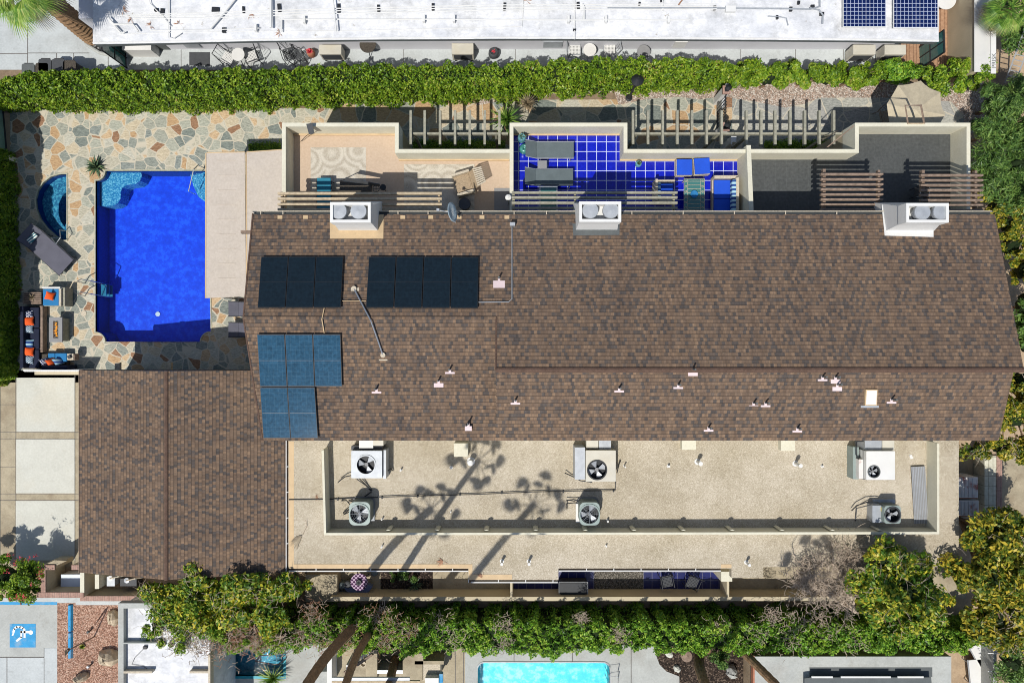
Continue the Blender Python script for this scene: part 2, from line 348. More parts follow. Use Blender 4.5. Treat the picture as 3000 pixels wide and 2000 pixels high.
M['wicker'] = plain('wicker', (.33, .25, .16), .8, var=.3, scale=20, fine=90, bump=.5)
M['wicker_pale'] = plain('pale_wicker', (.48, .42, .32), .8, var=.25, scale=20, fine=90, bump=.5)
M['wicker_dark'] = plain('dark_wicker', (.06, .05, .038), .7, var=.3, scale=20, bump=.5)
M['greytop'] = plain('grey_composite', (.22, .22, .22), .7, var=.08)
M['greenpot'] = plain('green_glaze', (.05, .20, .17), .25, var=.3, spec=.6)
M['bluepot'] = plain('turquoise_glaze', (.10, .27, .32), .25, var=.35, spec=.6)
M['terracotta'] = plain('terracotta', (.35, .14, .08), .8)
M['rust'] = plain('rusty_white', (.60, .58, .55), .6, var=.05, scale=4.5, dirt=(.28, .06, .03), dirtamt=.9)
M['bricktop'] = tile('pink_brick', (.32, .20, .16), (.38, .24, .19), (.22, .16, .13), .10, .40, .01, (0, 0, 0), .9, .1)
M['blockwall'] = tile('pale_block', (.48, .46, .36), (.56, .54, .43), (.28, .26, .2), .20, .42, .012, (0, 0, 0), .9, .1)
M['rock'] = plain('boulder', (.46, .38, .27), .9, var=.25, scale=3, bump=.6)
M['paintblue'] = plain('blue_paint', (.03, .26, .50), .7, var=.12, scale=4, dirt=(.30, .36, .38), dirtamt=.5)
M['paintwhite'] = plain('white_marking', (.75, .75, .72), .8, var=.06, scale=5, dirt=(.45, .45, .43), dirtamt=.6)
M['bark'] = plain('bark', (.20, .13, .08), .95, var=.3, scale=5, bump=.8)
M['palmbark'] = plain('palm_bark', (.25, .155, .085), .95, var=.3, scale=9, bump=.8)
M['greybark'] = plain('grey_twig', (.42, .34, .26), .95, var=.2)
M['brown_twig'] = plain('brown_twig', (.33, .18, .11), .95, var=.25)
M['hedge'] = leafm('hedge_leaf', [(0, (.03, .075, .008)), (.28, (.085, .175, .012)), (.56, (.175, .30, .018)), (.8, (.31, .42, .03)), (.94, (.40, .44, .07)), (1, (.42, .22, .12))])
M['hedge_s'] = leafm('privet_leaf', [(0, (.04, .10, .012)), (.28, (.10, .24, .02)), (.58, (.20, .39, .03)), (.82, (.36, .50, .05)), (1, (.46, .52, .10))])
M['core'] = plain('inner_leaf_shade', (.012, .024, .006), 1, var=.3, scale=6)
M['yellowleaf'] = leafm('ficus_leaf', [(0, (.02, .045, .008)), (.30, (.07, .13, .012)), (.50, (.17, .21, .02)), (.72, (.48, .39, .04)), (1, (.66, .49, .05))])
M['ygleaf'] = leafm('yellow_green_leaf', [(0, (.025, .07, .010)), (.33, (.08, .19, .014)), (.53, (.19, .28, .025)), (.74, (.46, .44, .04)), (1, (.68, .53, .05))])
M['oleander'] = leafm('oleander_leaf', [(0, (.03, .07, .02)), (.4, (.08, .17, .035)), (.7, (.17, .29, .06)), (1, (.32, .42, .11))])
M['palmleaf'] = leafm('palm_leaf', [(0, (.04, .11, .015)), (.4, (.12, .26, .03)), (.75, (.28, .40, .07)), (1, (.45, .46, .16))])
M['drypalm'] = leafm('dry_palm_leaf', [(0, (.10, .08, .05)), (.5, (.25, .19, .11)), (1, (.45, .38, .25))])
M['agave'] = leafm('agave_leaf', [(0, (.04, .09, .05)), (.5, (.08, .15, .08)), (1, (.22, .27, .12))])
M['redleaf'] = plain('pink_flower', (.50, .05, .07), .7, var=.2)
M['pool_blue'] = pebble('cobalt_plaster', (.001, .040, .50), (.002, .052, .60), (.008, .09, .68), 3.5)
M['pool_wall'] = pebble('navy_pool_tile', (.003, .035, .17), (.004, .045, .21), (.01, .06, .26), 14)
M['pool_step'] = pebble('turquoise_pebble', (.01, .11, .27), (.02, .22, .36), (.22, .50, .56), 16)
M['spa_step'] = pebble('teal_pebble', (.01, .07, .16), (.02, .16, .26), (.10, .38, .45), 11)
M['turq'] = pebble('turquoise_plaster', (.02, .50, .62), (.06, .60, .68), (.30, .82, .86), 3)
M['teal'] = pebble('teal_plaster', (.01, .22, .28), (.015, .27, .33), (.02, .33, .38), 5)
M['water'] = water('clear_water', (.80, .92, 1.0), 7, .25); M['water_l'] = water('rippled_water', (.80, .97, 1.0), 3.2, .9, .05)
M['waterwild'] = water('churning_water', (.75, .9, 1.0), 5, 1.0, .08)
M['glass'] = NM('teal_glass', .08, 0, .6).color((.05, .16, .15)).m
M['coping'] = plain('pool_coping', (.38, .37, .27), .8, var=.2, scale=6)
def solar(name, cell, line, mort, ww, hh, rough=.12, spec=.5):
    m = tile(name, cell, sc3(cell, 1.15), line, ww, hh, mort, (0, 0, 0), rough, spec); return m
M['sol_black'] = solar('black_solar_cells', (.004, .010, .015), (.008, .015, .021), .003, .16, .16, .3)
M['sol_blue'] = solar('blue_solar_cells', (.018, .060, .105), (.05, .11, .16), .003, .165, .155, .1, .10)  # blue sky reflection painted into the cell colour of the south-slope panels
M['sol_grid'] = solar('gridded_solar_cells', (.003, .010, .06), (.38, .42, .55), .010, .155, .16, .2)
def rugm():
    m = NM('wave_pattern_rug', .95, 0, .1)
    vo = m.n('ShaderNodeTexVoronoi'); vo.inputs['Scale'].default_value = .95; vo.inputs['Randomness'].default_value = .75; m.l(m.mapv(scale=(1, 1, 0), loc=(.15, .2, 0)), vo.inputs['Vector'])
    df = m.n('ShaderNodeVectorMath', operation='SUBTRACT'); m.l(m.mapv(scale=(.95, .95, 0), loc=(.15*.95, .2*.95, 0)), df.inputs[0])
    d = vo.outputs['Distance']; rings = m.math('SINE', m.math('MULTIPLY', d, 34))
    nz = m.noise(26, 3); f = m.math('ADD', m.math('MULTIPLY', rings, .16), nz)
    col = m.ramp(f, [(.10, (.30, .26, .20)), (.40, (.40, .36, .29)), (.70, (.52, .48, .40))]); m.color(col); m.bump(f, .3, .01); return m.m
M['rug'] = rugm()
def stripem(name, a, b, k, rot=0):
    m = NM(name, .85, 0, .2); sx = m.n('ShaderNodeSeparateXYZ'); m.l(m.mapv(rot=(0, 0, rot)), sx.inputs[0])
    f = m.math('SINE', m.math('MULTIPLY', sx.outputs['Y'], k)); m.color(m.ramp(f, [(.0, a), (.05, b)])); return m.m
M['stripe_blue'] = stripem('blue_white_stripe', (.02, .06, .22), (.35, .55, .62), 36)
M['stripe_teal'] = stripem('teal_white_stripe', (.03, .16, .20), (.70, .72, .66), 60, -.65)
def latticem(name, a, b, sc_=14):
    m = NM(name, .85, 0, .2); vo = m.n('ShaderNodeTexVoronoi', feature='DISTANCE_TO_EDGE'); vo.inputs['Scale'].default_value = sc_; vo.inputs['Randomness'].default_value = .15
    m.l(m.mapv(scale=(1, 1, 0), rot=(0, 0, .78)), vo.inputs['Vector']); m.color(m.ramp(vo.outputs['Distance'], [(.10, b), (.13, a)])); return m.m
M['lattice_navy'] = latticem('navy_white_lattice', (.015, .03, .10), (.7, .7, .72), 12)
M['lattice_grey'] = latticem('grey_white_lattice', (.08, .15, .22), (.6, .66, .68), 16)
M['lattice_plum'] = latticem('plum_white_lattice', (.045, .012, .05), (.5, .38, .48), 8)

# ---------------------------------------------------------------- foliage
def fbm(p, f):
    return (np.sin(p[:, 0]*f*1.7+1.3)*np.cos(p[:, 1]*f*1.3+.7)+np.sin(p[:, 0]*f*3.1+p[:, 1]*f*2.3+2)*.6+np.cos(p[:, 1]*f*5.3-p[:, 0]*f*2.9+p[:, 2]*f*3)*.4)/2
def leafmesh(name, P, N, size, mat, parent, aspect=.5, jitter=.7, bend=.25):
    n = len(P); N = N + rng.normal(0, jitter, (n, 3)); N /= np.linalg.norm(N, axis=1, keepdims=True)
    A = rng.normal(size=(n, 3)); U = np.cross(N, A); U /= np.linalg.norm(U, axis=1, keepdims=True); V = np.cross(N, U)
    s = (size*rng.uniform(.6, 1.35, n))[:, None]
    a = U*s; b = V*s*aspect
    vs = np.stack([P-a, P+b*.9-a*.1+N*s*bend*.3, P+a, P-b*.9-a*.1+N*s*bend*.3], 1).reshape(-1, 3)
    off = np.array(rootloc(parent)) if parent else np.zeros(3); vs = vs - off
    me = bpy.data.meshes.new(name); me.vertices.add(4*n); me.vertices.foreach_set('co', vs.astype(np.float32).ravel())
    me.loops.add(4*n); me.loops.foreach_set('vertex_index', np.arange(4*n, dtype=np.int32))
    me.polygons.add(n); me.polygons.foreach_set('loop_start', np.arange(0, 4*n, 4, dtype=np.int32))
    try: me.polygons.foreach_set('loop_total', np.full(n, 4, dtype=np.int32))
    except Exception: pass
    me.materials.append(mat); me.update(calc_edges=True); me.validate()
    o = bpy.data.objects.new(name, me); C.objects.link(o)
    if parent: o.parent = parent
    return o
def sampled(pts, u):        # polyline by parameter 0..1
    pts = np.array(pts, float); k = np.linspace(0, 1, len(pts)); return np.stack([np.interp(u, k, pts[:, i]) for i in range(pts.shape[1])], 1)
def resample(pts, n=60):
    pts = np.array(pts, float); d = np.r_[0, np.cumsum(np.linalg.norm(np.diff(pts, axis=0), axis=1))]; d /= d[-1]; u = np.linspace(0, 1, n)
    return np.stack([np.interp(u, d, pts[:, i]) for i in range(2)], 1)
def section(A, B, h, t, rnd=.28):
    # perimeter point (t 0..1) of a rounded section: base A -> up -> across -> down to base B
    wd = np.linalg.norm(B-A, axis=1); L = 2*h+wd; s = t*L
    x = np.where(s < h, 0, np.where(s < h+wd, s-h, wd)); z = np.where(s < h, s, np.where(s < h+wd, h, L-s))
    nx = np.where(s < h, -1., np.where(s < h+wd, 0, 1.)); nz = np.where((s >= h) & (s < h+wd), 1., 0.)
    # round the shoulders
    cx = np.clip(x, rnd, np.maximum(wd-rnd, rnd)); cz = np.clip(z, 0, h-rnd); dx = x-cx; dz = z-cz; dl = np.hypot(dx, dz)
    k = (dl > rnd*.999) & (dz > 0) & (np.abs(dx) > 1e-6)
    f = np.where(k, rnd/np.maximum(dl, 1e-6), 1); x = np.where(k, cx+dx*f, x); z = np.where(k, cz+dz*f, z)
    nx = np.where(k, dx/np.maximum(dl, 1e-6), nx); nz = np.where(k, dz/np.maximum(dl, 1e-6), nz)
    D = (B-A)/wd[:, None]
    P = np.stack([A[:, 0]+D[:, 0]*x, A[:, 1]+D[:, 1]*x, z], 1); N = np.stack([D[:, 0]*nx, D[:, 1]*nx, nz], 1)
    return P, N
def hedge(name, label, A, B, hfun, n, size, mat, bump=.12, rough=1.0, tmin=0., tmax=1., jitter=.7, group=None, keep=None):
    A = resample(A); B = resample(B); mid = (A[0]+B[0])/2
    root = thing(name, label, 'hedge', (mid[0], mid[1], 0), group)
    u = rng.random(n); t = rng.uniform(tmin, tmax, n); a = sampled(A, u); b = sampled(B, u); h = hfun(u)
    P, N = section(a, b, h, t)
    d = fbm(P, 1.3)*bump*.7 + fbm(P, 4.1)*bump*.6*rough; P = P + N*(d - rng.random(n)**2*.22*rough)[:, None]
    if keep is not None:
        k = keep(P); P = P[k]; N = N[k]
    e = .35; N = N*e + np.array([0, 0, .5])*e
    leafmesh('foliage', P, N, size, mat, root, jitter=jitter)
    # added core against see-through; near-black green paints the shade inside
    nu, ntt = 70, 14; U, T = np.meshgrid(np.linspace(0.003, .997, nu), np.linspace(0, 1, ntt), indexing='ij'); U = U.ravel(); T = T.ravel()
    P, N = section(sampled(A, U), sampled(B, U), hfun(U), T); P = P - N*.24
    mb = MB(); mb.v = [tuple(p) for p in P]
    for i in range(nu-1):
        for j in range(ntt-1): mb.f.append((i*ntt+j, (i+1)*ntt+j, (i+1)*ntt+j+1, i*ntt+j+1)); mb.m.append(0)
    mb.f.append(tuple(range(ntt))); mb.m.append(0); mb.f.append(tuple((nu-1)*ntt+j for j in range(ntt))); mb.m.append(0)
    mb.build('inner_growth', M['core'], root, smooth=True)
    return root
def twigs(name, centers, n, L, mat, parent, r=.012, up=.5):
    mb = MB()
    for _ in range(n):
        c = random.choice(centers); p = Vector((c[0]+random.gauss(0, c[3]), c[1]+random.gauss(0, c[3]), c[2]+random.uniform(-.1, .12)))
        d = Vector((random.gauss(0, 1), random.gauss(0, 1), random.gauss(up*.5, .4))).normalized(); q = p+d*L*random.uniform(.4, 1)*.6; d2 = (d+Vector((random.gauss(0, .5), random.gauss(0, .5), .1))).normalized()
        mb.tube([p, q, q+d2*L*.4], [r, r*.8, r*.4], 4)
    return mb.build(name, mat, parent)
def crown(ells, n, size, mat, parent, aspect=.5, clump=.35, name='crown', core=True, jitter=.6, shell=.75):
    P = []; N = []; vol = np.array([e[3]*e[4] for e in ells]); cnt = (n*vol/vol.sum()).astype(int)
    for e, k in zip(ells, cnt):
        c = np.array(e[:3]); r = np.array(e[3:6]); nc = max(8, int(e[3]*e[4]*26))
        dc = rng.normal(size=(nc, 3)); dc[:, 2] = np.abs(dc[:, 2])*.9-.1; dc /= np.linalg.norm(dc, axis=1, keepdims=True)
        cc = c + dc*r*rng.uniform(shell*.5, 1.18, (nc, 1)); idx = rng.integers(0, nc, k)
        off = rng.normal(size=(k, 3)); off /= np.linalg.norm(off, axis=1, keepdims=True); off *= (rng.random((k, 1))**.45)*clump*rng.uniform(.35, 1.35, nc)[idx][:, None]
        off[:, 2] = off[:, 2]*.6; P.append(cc[idx]+off); N.append(off/clump*.8+dc[idx]*.3+np.array([0, 0, .35]))
    o = leafmesh(name, np.concatenate(P), np.concatenate(N), size, mat, parent, aspect=aspect, jitter=jitter)
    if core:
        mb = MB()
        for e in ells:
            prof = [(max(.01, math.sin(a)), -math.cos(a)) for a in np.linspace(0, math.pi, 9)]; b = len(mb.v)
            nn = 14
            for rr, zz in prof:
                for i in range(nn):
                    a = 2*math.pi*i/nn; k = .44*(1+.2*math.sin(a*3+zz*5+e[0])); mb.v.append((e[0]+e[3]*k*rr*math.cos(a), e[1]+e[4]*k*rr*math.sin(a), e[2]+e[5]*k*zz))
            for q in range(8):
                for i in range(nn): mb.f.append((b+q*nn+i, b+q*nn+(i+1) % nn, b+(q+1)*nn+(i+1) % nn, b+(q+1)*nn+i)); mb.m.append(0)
        mb.build('inner_growth', M['core'], parent, smooth=True)  # core added inside the crown; inner shade is put in its dark colour
    return o
def tree(name, label, base, ells, n, size, mat, trunk_r=.14, aspect=.5, clump=.35, group=None, cat='tree', core=True, bark='bark', limbs=True):
    root = thing(name, label, cat, base, group); mb = MB(); b = Vector(base)
    c0 = Vector(ells[0][:3]); hub = b.lerp(c0, .45) + Vector((.1, .05, 0)); mb.tube([b, b.lerp(hub, .5)+Vector((.05, -.04, 0)), hub], [trunk_r, trunk_r*.85, trunk_r*.7], 8)
    mb.build('trunk', M[bark], root)
    if limbs:
        lb = MB()
        for e in ells:
            for k in range(3):
                t = Vector((e[0]+random.uniform(-.6, .6)*e[3], e[1]+random.uniform(-.6, .6)*e[4], e[2]+e[5]*.5)); lb.tube([hub, hub.lerp(t, .5)+Vector((0, 0, .15)), t], [trunk_r*.5, trunk_r*.3, trunk_r*.12], 5)
        lb.build('limbs', M[bark], root)
    crown(ells, n, size, mat, root, aspect, clump, core=core)
    if cat == 'tree': tag(twigs('twigs', [(e[0], e[1], e[2]+e[5]*.75, min(e[3], e[4])*.55) for e in ells], 14*len(ells), .6, M['greybark'], root, .008, .5), kind='stuff')
    return root
def spiky(name, label, base, n, L, wd, mat, cat='plant', elev=(.1, 1.3), group=None, parent=None):
    root = thing(name, label, cat, base, group); mb = MB(); b = Vector(base)
    for i in range(n):
        a = 2.4*i+random.random()*.3; e = elev[0]+(elev[1]-elev[0])*(i/n); l = L*random.uniform(.8, 1.1)
        d = Vector((math.cos(a)*math.cos(e), math.sin(a)*math.cos(e), math.sin(e))); s = Vector((-math.sin(a), math.cos(a), 0)); m1 = b+d*l*.45; tip = b+d*l - Vector((0, 0, l*.18*math.cos(e)))
        wv = wd*random.uniform(.8, 1.2); mb.add([b-s*wv*.4, b+s*wv*.4, m1+s*wv*.5, m1-s*wv*.5, tip], [(0, 1, 2, 3), (3, 2, 4)])
        mb.add([b+Vector((0, 0, -.015)), m1+Vector((0, 0, -wv*.5)), m1+s*wv*.5, m1-s*wv*.5, tip], [(0, 2, 1), (0, 1, 3), (1, 2, 4), (3, 1, 4)])
    mb.build('leaves', mat, root); return root
def palm_crown(c, R, n, mat, parent, dry=8, dens=22, hf=.45, ff=.6):
    for which, cnt, mt in (('fronds', n, mat), ('dry_fronds', dry, M['drypalm'])):
        if not cnt: continue
        mb = MB()
        for i in range(cnt):
            a = 2.399*i+random.random()*.4; e = (1.2-1.5*i/cnt) if which == 'fronds' else -.9+random.random()*.3
            d = Vector((math.cos(a)*math.cos(e), math.sin(a)*math.cos(e), math.sin(e))); s = Vector((-math.sin(a), math.cos(a), 0)); nn = d.cross(s)
            R2 = R*random.uniform(.85, 1.1); hub = Vector(c)+d*R2*hf*random.uniform(.8, 1.15); hub.z -= R2*.04; mb.tube([Vector(c), hub], [.022, .014], 4)
            for k in range(dens):
                b = -1.25+2.5*k/(dens-1); l = R2*ff*(1-.25*abs(b)); dd = (d*math.cos(b)+s*math.sin(b)); m1 = hub+dd*l*.5; tip = hub+dd*l+Vector((0, 0, -l*.35)); wv = .032*R2
                pw = nn.cross(dd).normalized()*wv*.5; mb.add([hub, m1+pw, tip, m1-pw], [(0, 1, 2, 3)])
        mb.build(which, mt, parent)
def palm(name, label, pts, r, R, n=34, dry=8, group=None, cat='palm tree'):
    pts = [Vector(p) for p in pts]; root = thing(name, label, cat, pts[0], group)
    u = np.linspace(0, 1, 60); k = np.linspace(0, 1, len(pts)); arr = np.array([list(p) for p in pts])
    cs = [np.polyfit(k, arr[:, i], min(2, len(pts)-1)) for i in range(3)]
    path = [Vector([float(np.polyval(cs[i], t)) for i in range(3)]) for t in u]
    mb = MB(); mb.tube(path, [r*(1.25-.35*t+.09*(i % 2)) for i, t in enumerate(u)], 10); mb.build('trunk', M['palmbark'], root)
    far = pts[-1].z > 10; palm_crown(path[-1], R*(1.0 if not far else 1.15), n if not far else 12, M['palmleaf'], root, dry if not far else 3, hf=.62 if far else .45, ff=.36 if far else .6); return root

# ================================================================ SETTING
def arc(px, py, r, a0, a1, n=8): return [(px+r*math.cos(math.radians(a0+(a1-a0)*i/(n-1))), py-r*math.sin(math.radians(a0+(a1-a0)*i/(n-1)))) for i in range(n)]
poolP = [(310, 501)] + [(617-8, 501), (618, 970)] + arc(617, 1001, 31, 90, 180) + [(587, 1001)] + arc(281, 1001, 29, 0, 90) + arc(281, 501, 29, 270, 360)
pool = ppoly(poolP); pool = pool[::-1] if area2(pool) < 0 else pool
spaP = [(196, 511), (196, 703)] + [(184, 704), (165, 690), (140, 668), (120, 642), (108, 612), (105, 584), (112, 558), (128, 535), (150, 518), (175, 511)]
spa = ppoly(spaP); spa = spa[::-1] if area2(spa) < 0 else spa
tub = prect(680, 1908, 830, 1978)
bigP = [(1400, 2150), (1400, 1958)] + arc(1420, 1960, 20, 180, 90) + arc(1766, 1960, 20, 90, 0) + [(1786, 2150)]
bigpool = ppoly(bigP); bigpool = bigpool[::-1] if area2(bigpool) < 0 else bigpool
HOLES = [pool, spa, tub, bigpool]
mb = MB(); mb.poly([rect(-250, -250, 250, 250)]+HOLES, -.02); struct(mb, 'ground', M['dirt'])
def sheet(name, loops, z, mat, kind='structure'):
    mb = MB(); mb.poly(loops, z); return tag(mb.build(name, mat), kind='structure')
# north side
sheet('driveway', [ppoly([(-500, -600), (240, -600), (235, 60), (240, 100), (258, 130), (295, 152), (352, 158), (352, 235), (-500, 235)])], .0, M['concrete_cool'])
mb = MB()
for a, b, c, d in ((80, -300, 82, 195), (-400, 157, 80, 159), (82, 155, 262, 157), (165, 157, 167, 200), (215, 156, 217, 200), (316, 160, 318, 215)): mb.prism([prect(a, b, c, d)], -.01, .005)
struct(mb, 'driveway_joints', M['joint'])
sheet('planting_bed', [ppoly([(240, -600), (352, -600), (352, 157), (295, 151), (259, 129), (241, 100), (236, 60)])], -.008, M['rocks'])
mb = MB(); mb.tube([Vector((*w2(x, y), .0)) for x, y in ((232, 60), (237, 102), (256, 133), (293, 156), (322, 162), (352, 163))], .085, 8); struct(mb, 'kerb', M['concrete'])
sheet('patio_slab', [ppoly([(352, 90), (2655, 90), (2655, 240), (352, 240)])], .0, M['concrete_cool'])
mb = MB()
for x in (530, 735, 1182, 1340, 1509, 1785, 2168, 2330, 2470): mb.prism([prect(x, 100, x+1.5, 235)], -.01, .005)
struct(mb, 'patio_joints', M['joint'])
sheet('soil_bed', [ppoly([(-300, 205), (2960, 205), (2960, 300), (1400, 300), (1200, 320), (-300, 335)])], .004, M['soil'])
# flagstone terrace around the pools
sheet('flagstone_patio', [ppoly([(30, 318), (950, 318), (950, 470), (860, 700), (860, 1120), (30, 1120)]), pool, spa], .008, M['flag'])
sheet('flagstone_path', [ppoly([(950, 295), (1815, 292), (1880, 285), (2145, 280), (2145, 480), (950, 480)])], .008, M['flag_big'])
sheet('stone_walk', [ppoly([(2145, 284), (2230, 298), (2300, 312), (2360, 300), (2400, 283), (2590, 283), (2790, 290), (2822, 330), (2830, 380), (2830, 480), (2145, 480)])], .012, M['flag_grey'])
sheet('gravel_strip', [ppoly([(1395, 262), (1480, 258), (2000, 245), (2880, 240), (2885, 380), (2832, 395), (2820, 335), (2785, 298), (2590, 287), (2400, 287), (2360, 304), (2300, 316), (2230, 302), (2145, 288), (2120, 282), (2050, 292), (1990, 285), (1900, 290), (1812, 308), (1800, 272), (1620, 276), (1590, 288), (1450, 300), (1395, 310)])], .016, M['gravel'])
# west, south-west
sheet('side_paving', [ppoly([(-300, 1085), (236, 1085), (236, 1660), (-300, 1660)])], .008, M['concrete_tan'])
mb = MB()
for a, b, c, d in ((49, 1106, 219, 1264), (48, 1286, 219, 1444), (47, 1466, 219, 1640)): mb.prism([prect(a, b, c, d)], 0, .016)
struct(mb, 'paving_slabs', M['paverwhite'])
mb = MB()
for a, b, c, d in ((46, 1085, 48, 1660), (219, 1085, 221, 1660), (-200, 1265, 236, 1266.5), (-200, 1284, 236, 1285.5), (-200, 1445, 236, 1446.5), (-200, 1464, 236, 1465.5), (-200, 1184, 47, 1185.5), (-200, 1366, 47, 1367.5), (0, 1085, 2, 1660)): mb.prism([prect(a, b, c, d)], 0, .012)
struct(mb, 'paving_joints', M['joint'])
sheet('parking_bay', [ppoly([(-600, 1762), (168, 1762), (168, 2300), (-600, 2300)])], .004, M['concrete'])
sheet('footpath', [ppoly([(-600, 1750), (470, 1750), (470, 1771), (222, 1771), (222, 1765), (-600, 1765)])], .010, M['concrete_cool'])
sheet('lower_slab', [ppoly([(-600, 1925), (130, 1925), (130, 1897), (168, 1897), (168, 2300), (-600, 2300)])], .012, M['concrete_cool'])
mb = MB()
for a, b, c, d in ((20, 1925, 22, 2200), (129, 1897, 130.5, 2200), (-300, 1923, 130, 1925)): mb.prism([prect(a, b, c, d)], 0, .016)
struct(mb, 'slab_joints', M['joint'])
sheet('red_gravel_bed', [ppoly([(168, 1765), (222, 1765), (222, 1771), (350, 1771), (350, 2300), (168, 2300)])], .006, M['gravel_red'])
# accessible parking symbol: blue square and white wheelchair emblem
sheet('parking_symbol', [prect(29, 1826, 105, 1895)], .012, M['paintblue'])
mb = MB()
def stroke(pts, wd, z=.017):
    for (a, b) in zip(pts[:-1], pts[1:]):
        p, q = Vector(w2(*a)), Vector(w2(*b)); d = (q-p).normalized()*.012*0; n = Vector((-(q-p).y, (q-p).x)).normalized()*wd/2
        p -= (q-p).normalized()*wd*.25; q += (q-p).normalized()*wd*.25; mb.prism([[tuple(p-n), tuple(q-n), tuple(q+n), tuple(p+n)]], .010, z)
sx0, sy0, k = 0, 1580, 1/2.613
S = lambda pts: [(sx0+x*k, sy0+y*k) for x, y in pts]
stroke(S([(105, 705), (112, 680), (130, 666), (155, 666), (178, 676), (190, 690)]), .10)
stroke(S([(105, 712), (98, 730)]), .07)
stroke(S([(165, 700), (165, 745), (130, 772)]), .09)
stroke(S([(160, 703), (235, 705)]), .11)
stroke(S([(190, 700), (190, 745)]), .09)
mb.prism([circ(*w2(238*k, sy0+708*k), .10, 16)], .010, .018)
struct(mb, 'parking_symbol_emblem', M['paintwhite'])
mb = MB(); mb.prism([prect(-300, 1762, 168, 1770)], .004, .014); struct(mb, 'bay_line', M['paintblue'])
# south deck
sheet('south_deck', [ppoly([(615, 1840), (2215, 1840), (2215, 2400), (615, 2400)]), tub, bigpool], .004, M['concrete'])
sheet('dark_patio', [ppoly([(975, 1840), (1362, 1840), (1362, 2300), (975, 2300)])], .010, M['concrete_tan'])
mb = MB()
for a, b, c, d in ((1357, 1860, 1359, 2300), (1505, 1860, 1507, 1938), (1676, 1860, 1678, 1938), (1848, 1860, 1850, 2300), (655, 1880, 657, 2200), (1333, 1860, 1335, 2200)): mb.prism([prect(a, b, c, d)], 0, .014)
struct(mb, 'deck_joints', M['joint'])
sheet('mulch_bed', [ppoly([(1920, 1840), (1922, 1918), (1932, 1945), (1952, 1965), (1990, 1980), (1998, 2300), (2215, 2300), (2215, 1840)])], .010, M['mulch'])
# house side passage (south) floors
sheet('south_patio_floor', [ppoly([(900, 1640), (2830, 1640), (2830, 1752), (900, 1752)])], .002, M['concrete_tan'])
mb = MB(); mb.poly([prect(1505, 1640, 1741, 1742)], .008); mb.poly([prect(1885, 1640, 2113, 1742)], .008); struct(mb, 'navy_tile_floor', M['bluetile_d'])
sheet('pebble_floor', [prect(1741, 1640, 1885, 1742)], .010, M['pebbledark'])
sheet('planted_bed', [prect(1115, 1640, 1268, 1735)], .010, M['mulch'])
# north east deck
mb = MB(); mb.prism([prect(2640, -300, 2812, 220, .15)], 0, .15); struct(mb, 'timber_deck', M['deckwood'])
sheet('rock_border', [prect(2826, -300, 2860, 250)], .002, M['rocks'])
sheet('pathway', [ppoly([(2810, 1330), (3300, 1330), (3300, 1560), (2810, 1560)])], .002, M['concrete_tan'])

# ================================================================ POOLS
def basin(name, loop, depth, wall, floor, parent, zt=0.0, floorz=None):
    mb = MB(); mb.walls(loop, -depth, zt, out=False); mb.build('basin_wall', wall, parent); mb = MB(); mb.poly([loop], -depth); mb.build('basin_floor', floor, parent)
def ring(loop, r, z, h, mat, parent, name='coping'):
    mb = MB(); n = len(loop); c = [Vector(p) for p in loop]; out = []
    for i in range(n):
        a, b, d = c[i-1], c[i], c[(i+1) % n]; e1 = (b-a).normalized(); e2 = (d-b).normalized(); nn = (Vector((e1.y, -e1.x))+Vector((e2.y, -e2.x)))
        nn = nn.normalized()*r/max(.5, abs(nn.normalized().dot(Vector((e1.y, -e1.x))))); out.append(tuple(b+nn))
    mb.prism([out, loop], -.1, z+h); return mb.build(name, mat, parent)
c = W(450, 750)
P_ = thing('swimming_pool', 'rectangular cobalt blue swimming pool with scalloped corners set in flagstone', 'swimming pool', (c.x, c.y, 0))
basin('pool', pool, 1.05, M['pool_wall'], M['pool_blue'], P_); ring(pool, .055, .0, .035, M['coping'], P_)
mb = MB(); mb.poly([pool], -.10); mb.build('water', M['water'], P_)
z1 = -.33
bl = ppoly([(282, 532), (300, 500), (402, 500), (404, 512), (398, 525), (386, 534), (360, 537), (346, 546), (341, 560), (342, 575), (334, 590), (320, 598), (300, 600), (283, 600)])
mb = MB(); mb.prism([bl], -1.05, z1); mb.build('bench', M['pool_step'], P_)
for k_, (q, z) in enumerate((([(535, 500), (612, 500), (612, 605), (560, 567), (545, 535)], -.72), ([(560, 500), (612, 500), (612, 585), (575, 560), (562, 530)], -.5), ([(585, 500), (612, 500), (612, 555), (592, 540)], -.28))):
    mb = MB(); mb.prism([ppoly(q)], -1.05, z); mb.build('step', M['pool_step'], P_)
mb = MB(); mb.cyl(*W(463, 920, -1.05)[:2], -1.049, -1.02, .11, n=18); mb.build('drain_cover', M['white'], P_)
mb = MB(); a = W(597, 500); mb.tube([(a.x, a.y+.12, 0), (a.x, a.y+.12, .55), (a.x-.1, a.y-.15, .78), (a.x-.55, a.y-1.0, .3), (a.x-.55, a.y-1.0, -.4)], .022); mb.build('handrail', M['steel'], P_)
L = MB(); 
for yy in (830, 867):
    a = W(283, yy); L.tube([(a.x-.52, a.y, 0), (a.x-.48, a.y+.04, .62), (a.x-.2, a.y+.12, .80), (a.x+.08, a.y+.06, .6), (a.x+.14, a.y, -.8)], .022)
LO = L.build('ladder', M['steel'], P_)
mb = MB()
for z in (-.25, -.5, -.75): mb.box(*W(288, 866)[:2], z, *W(303, 832)[:2], z+.04)
mb.build('rung', M['tealfab'], P_)
c = W(150, 610)
S_ = thing('spa_pool', 'half round spa pool with teal bench beside the big blue pool', 'spa', (c.x, c.y, 0))
basin('spa', spa, 1.0, M['pool_wall'], M['pool_wall'], S_); ring(spa, .05, 0, .035, M['coping'], S_)
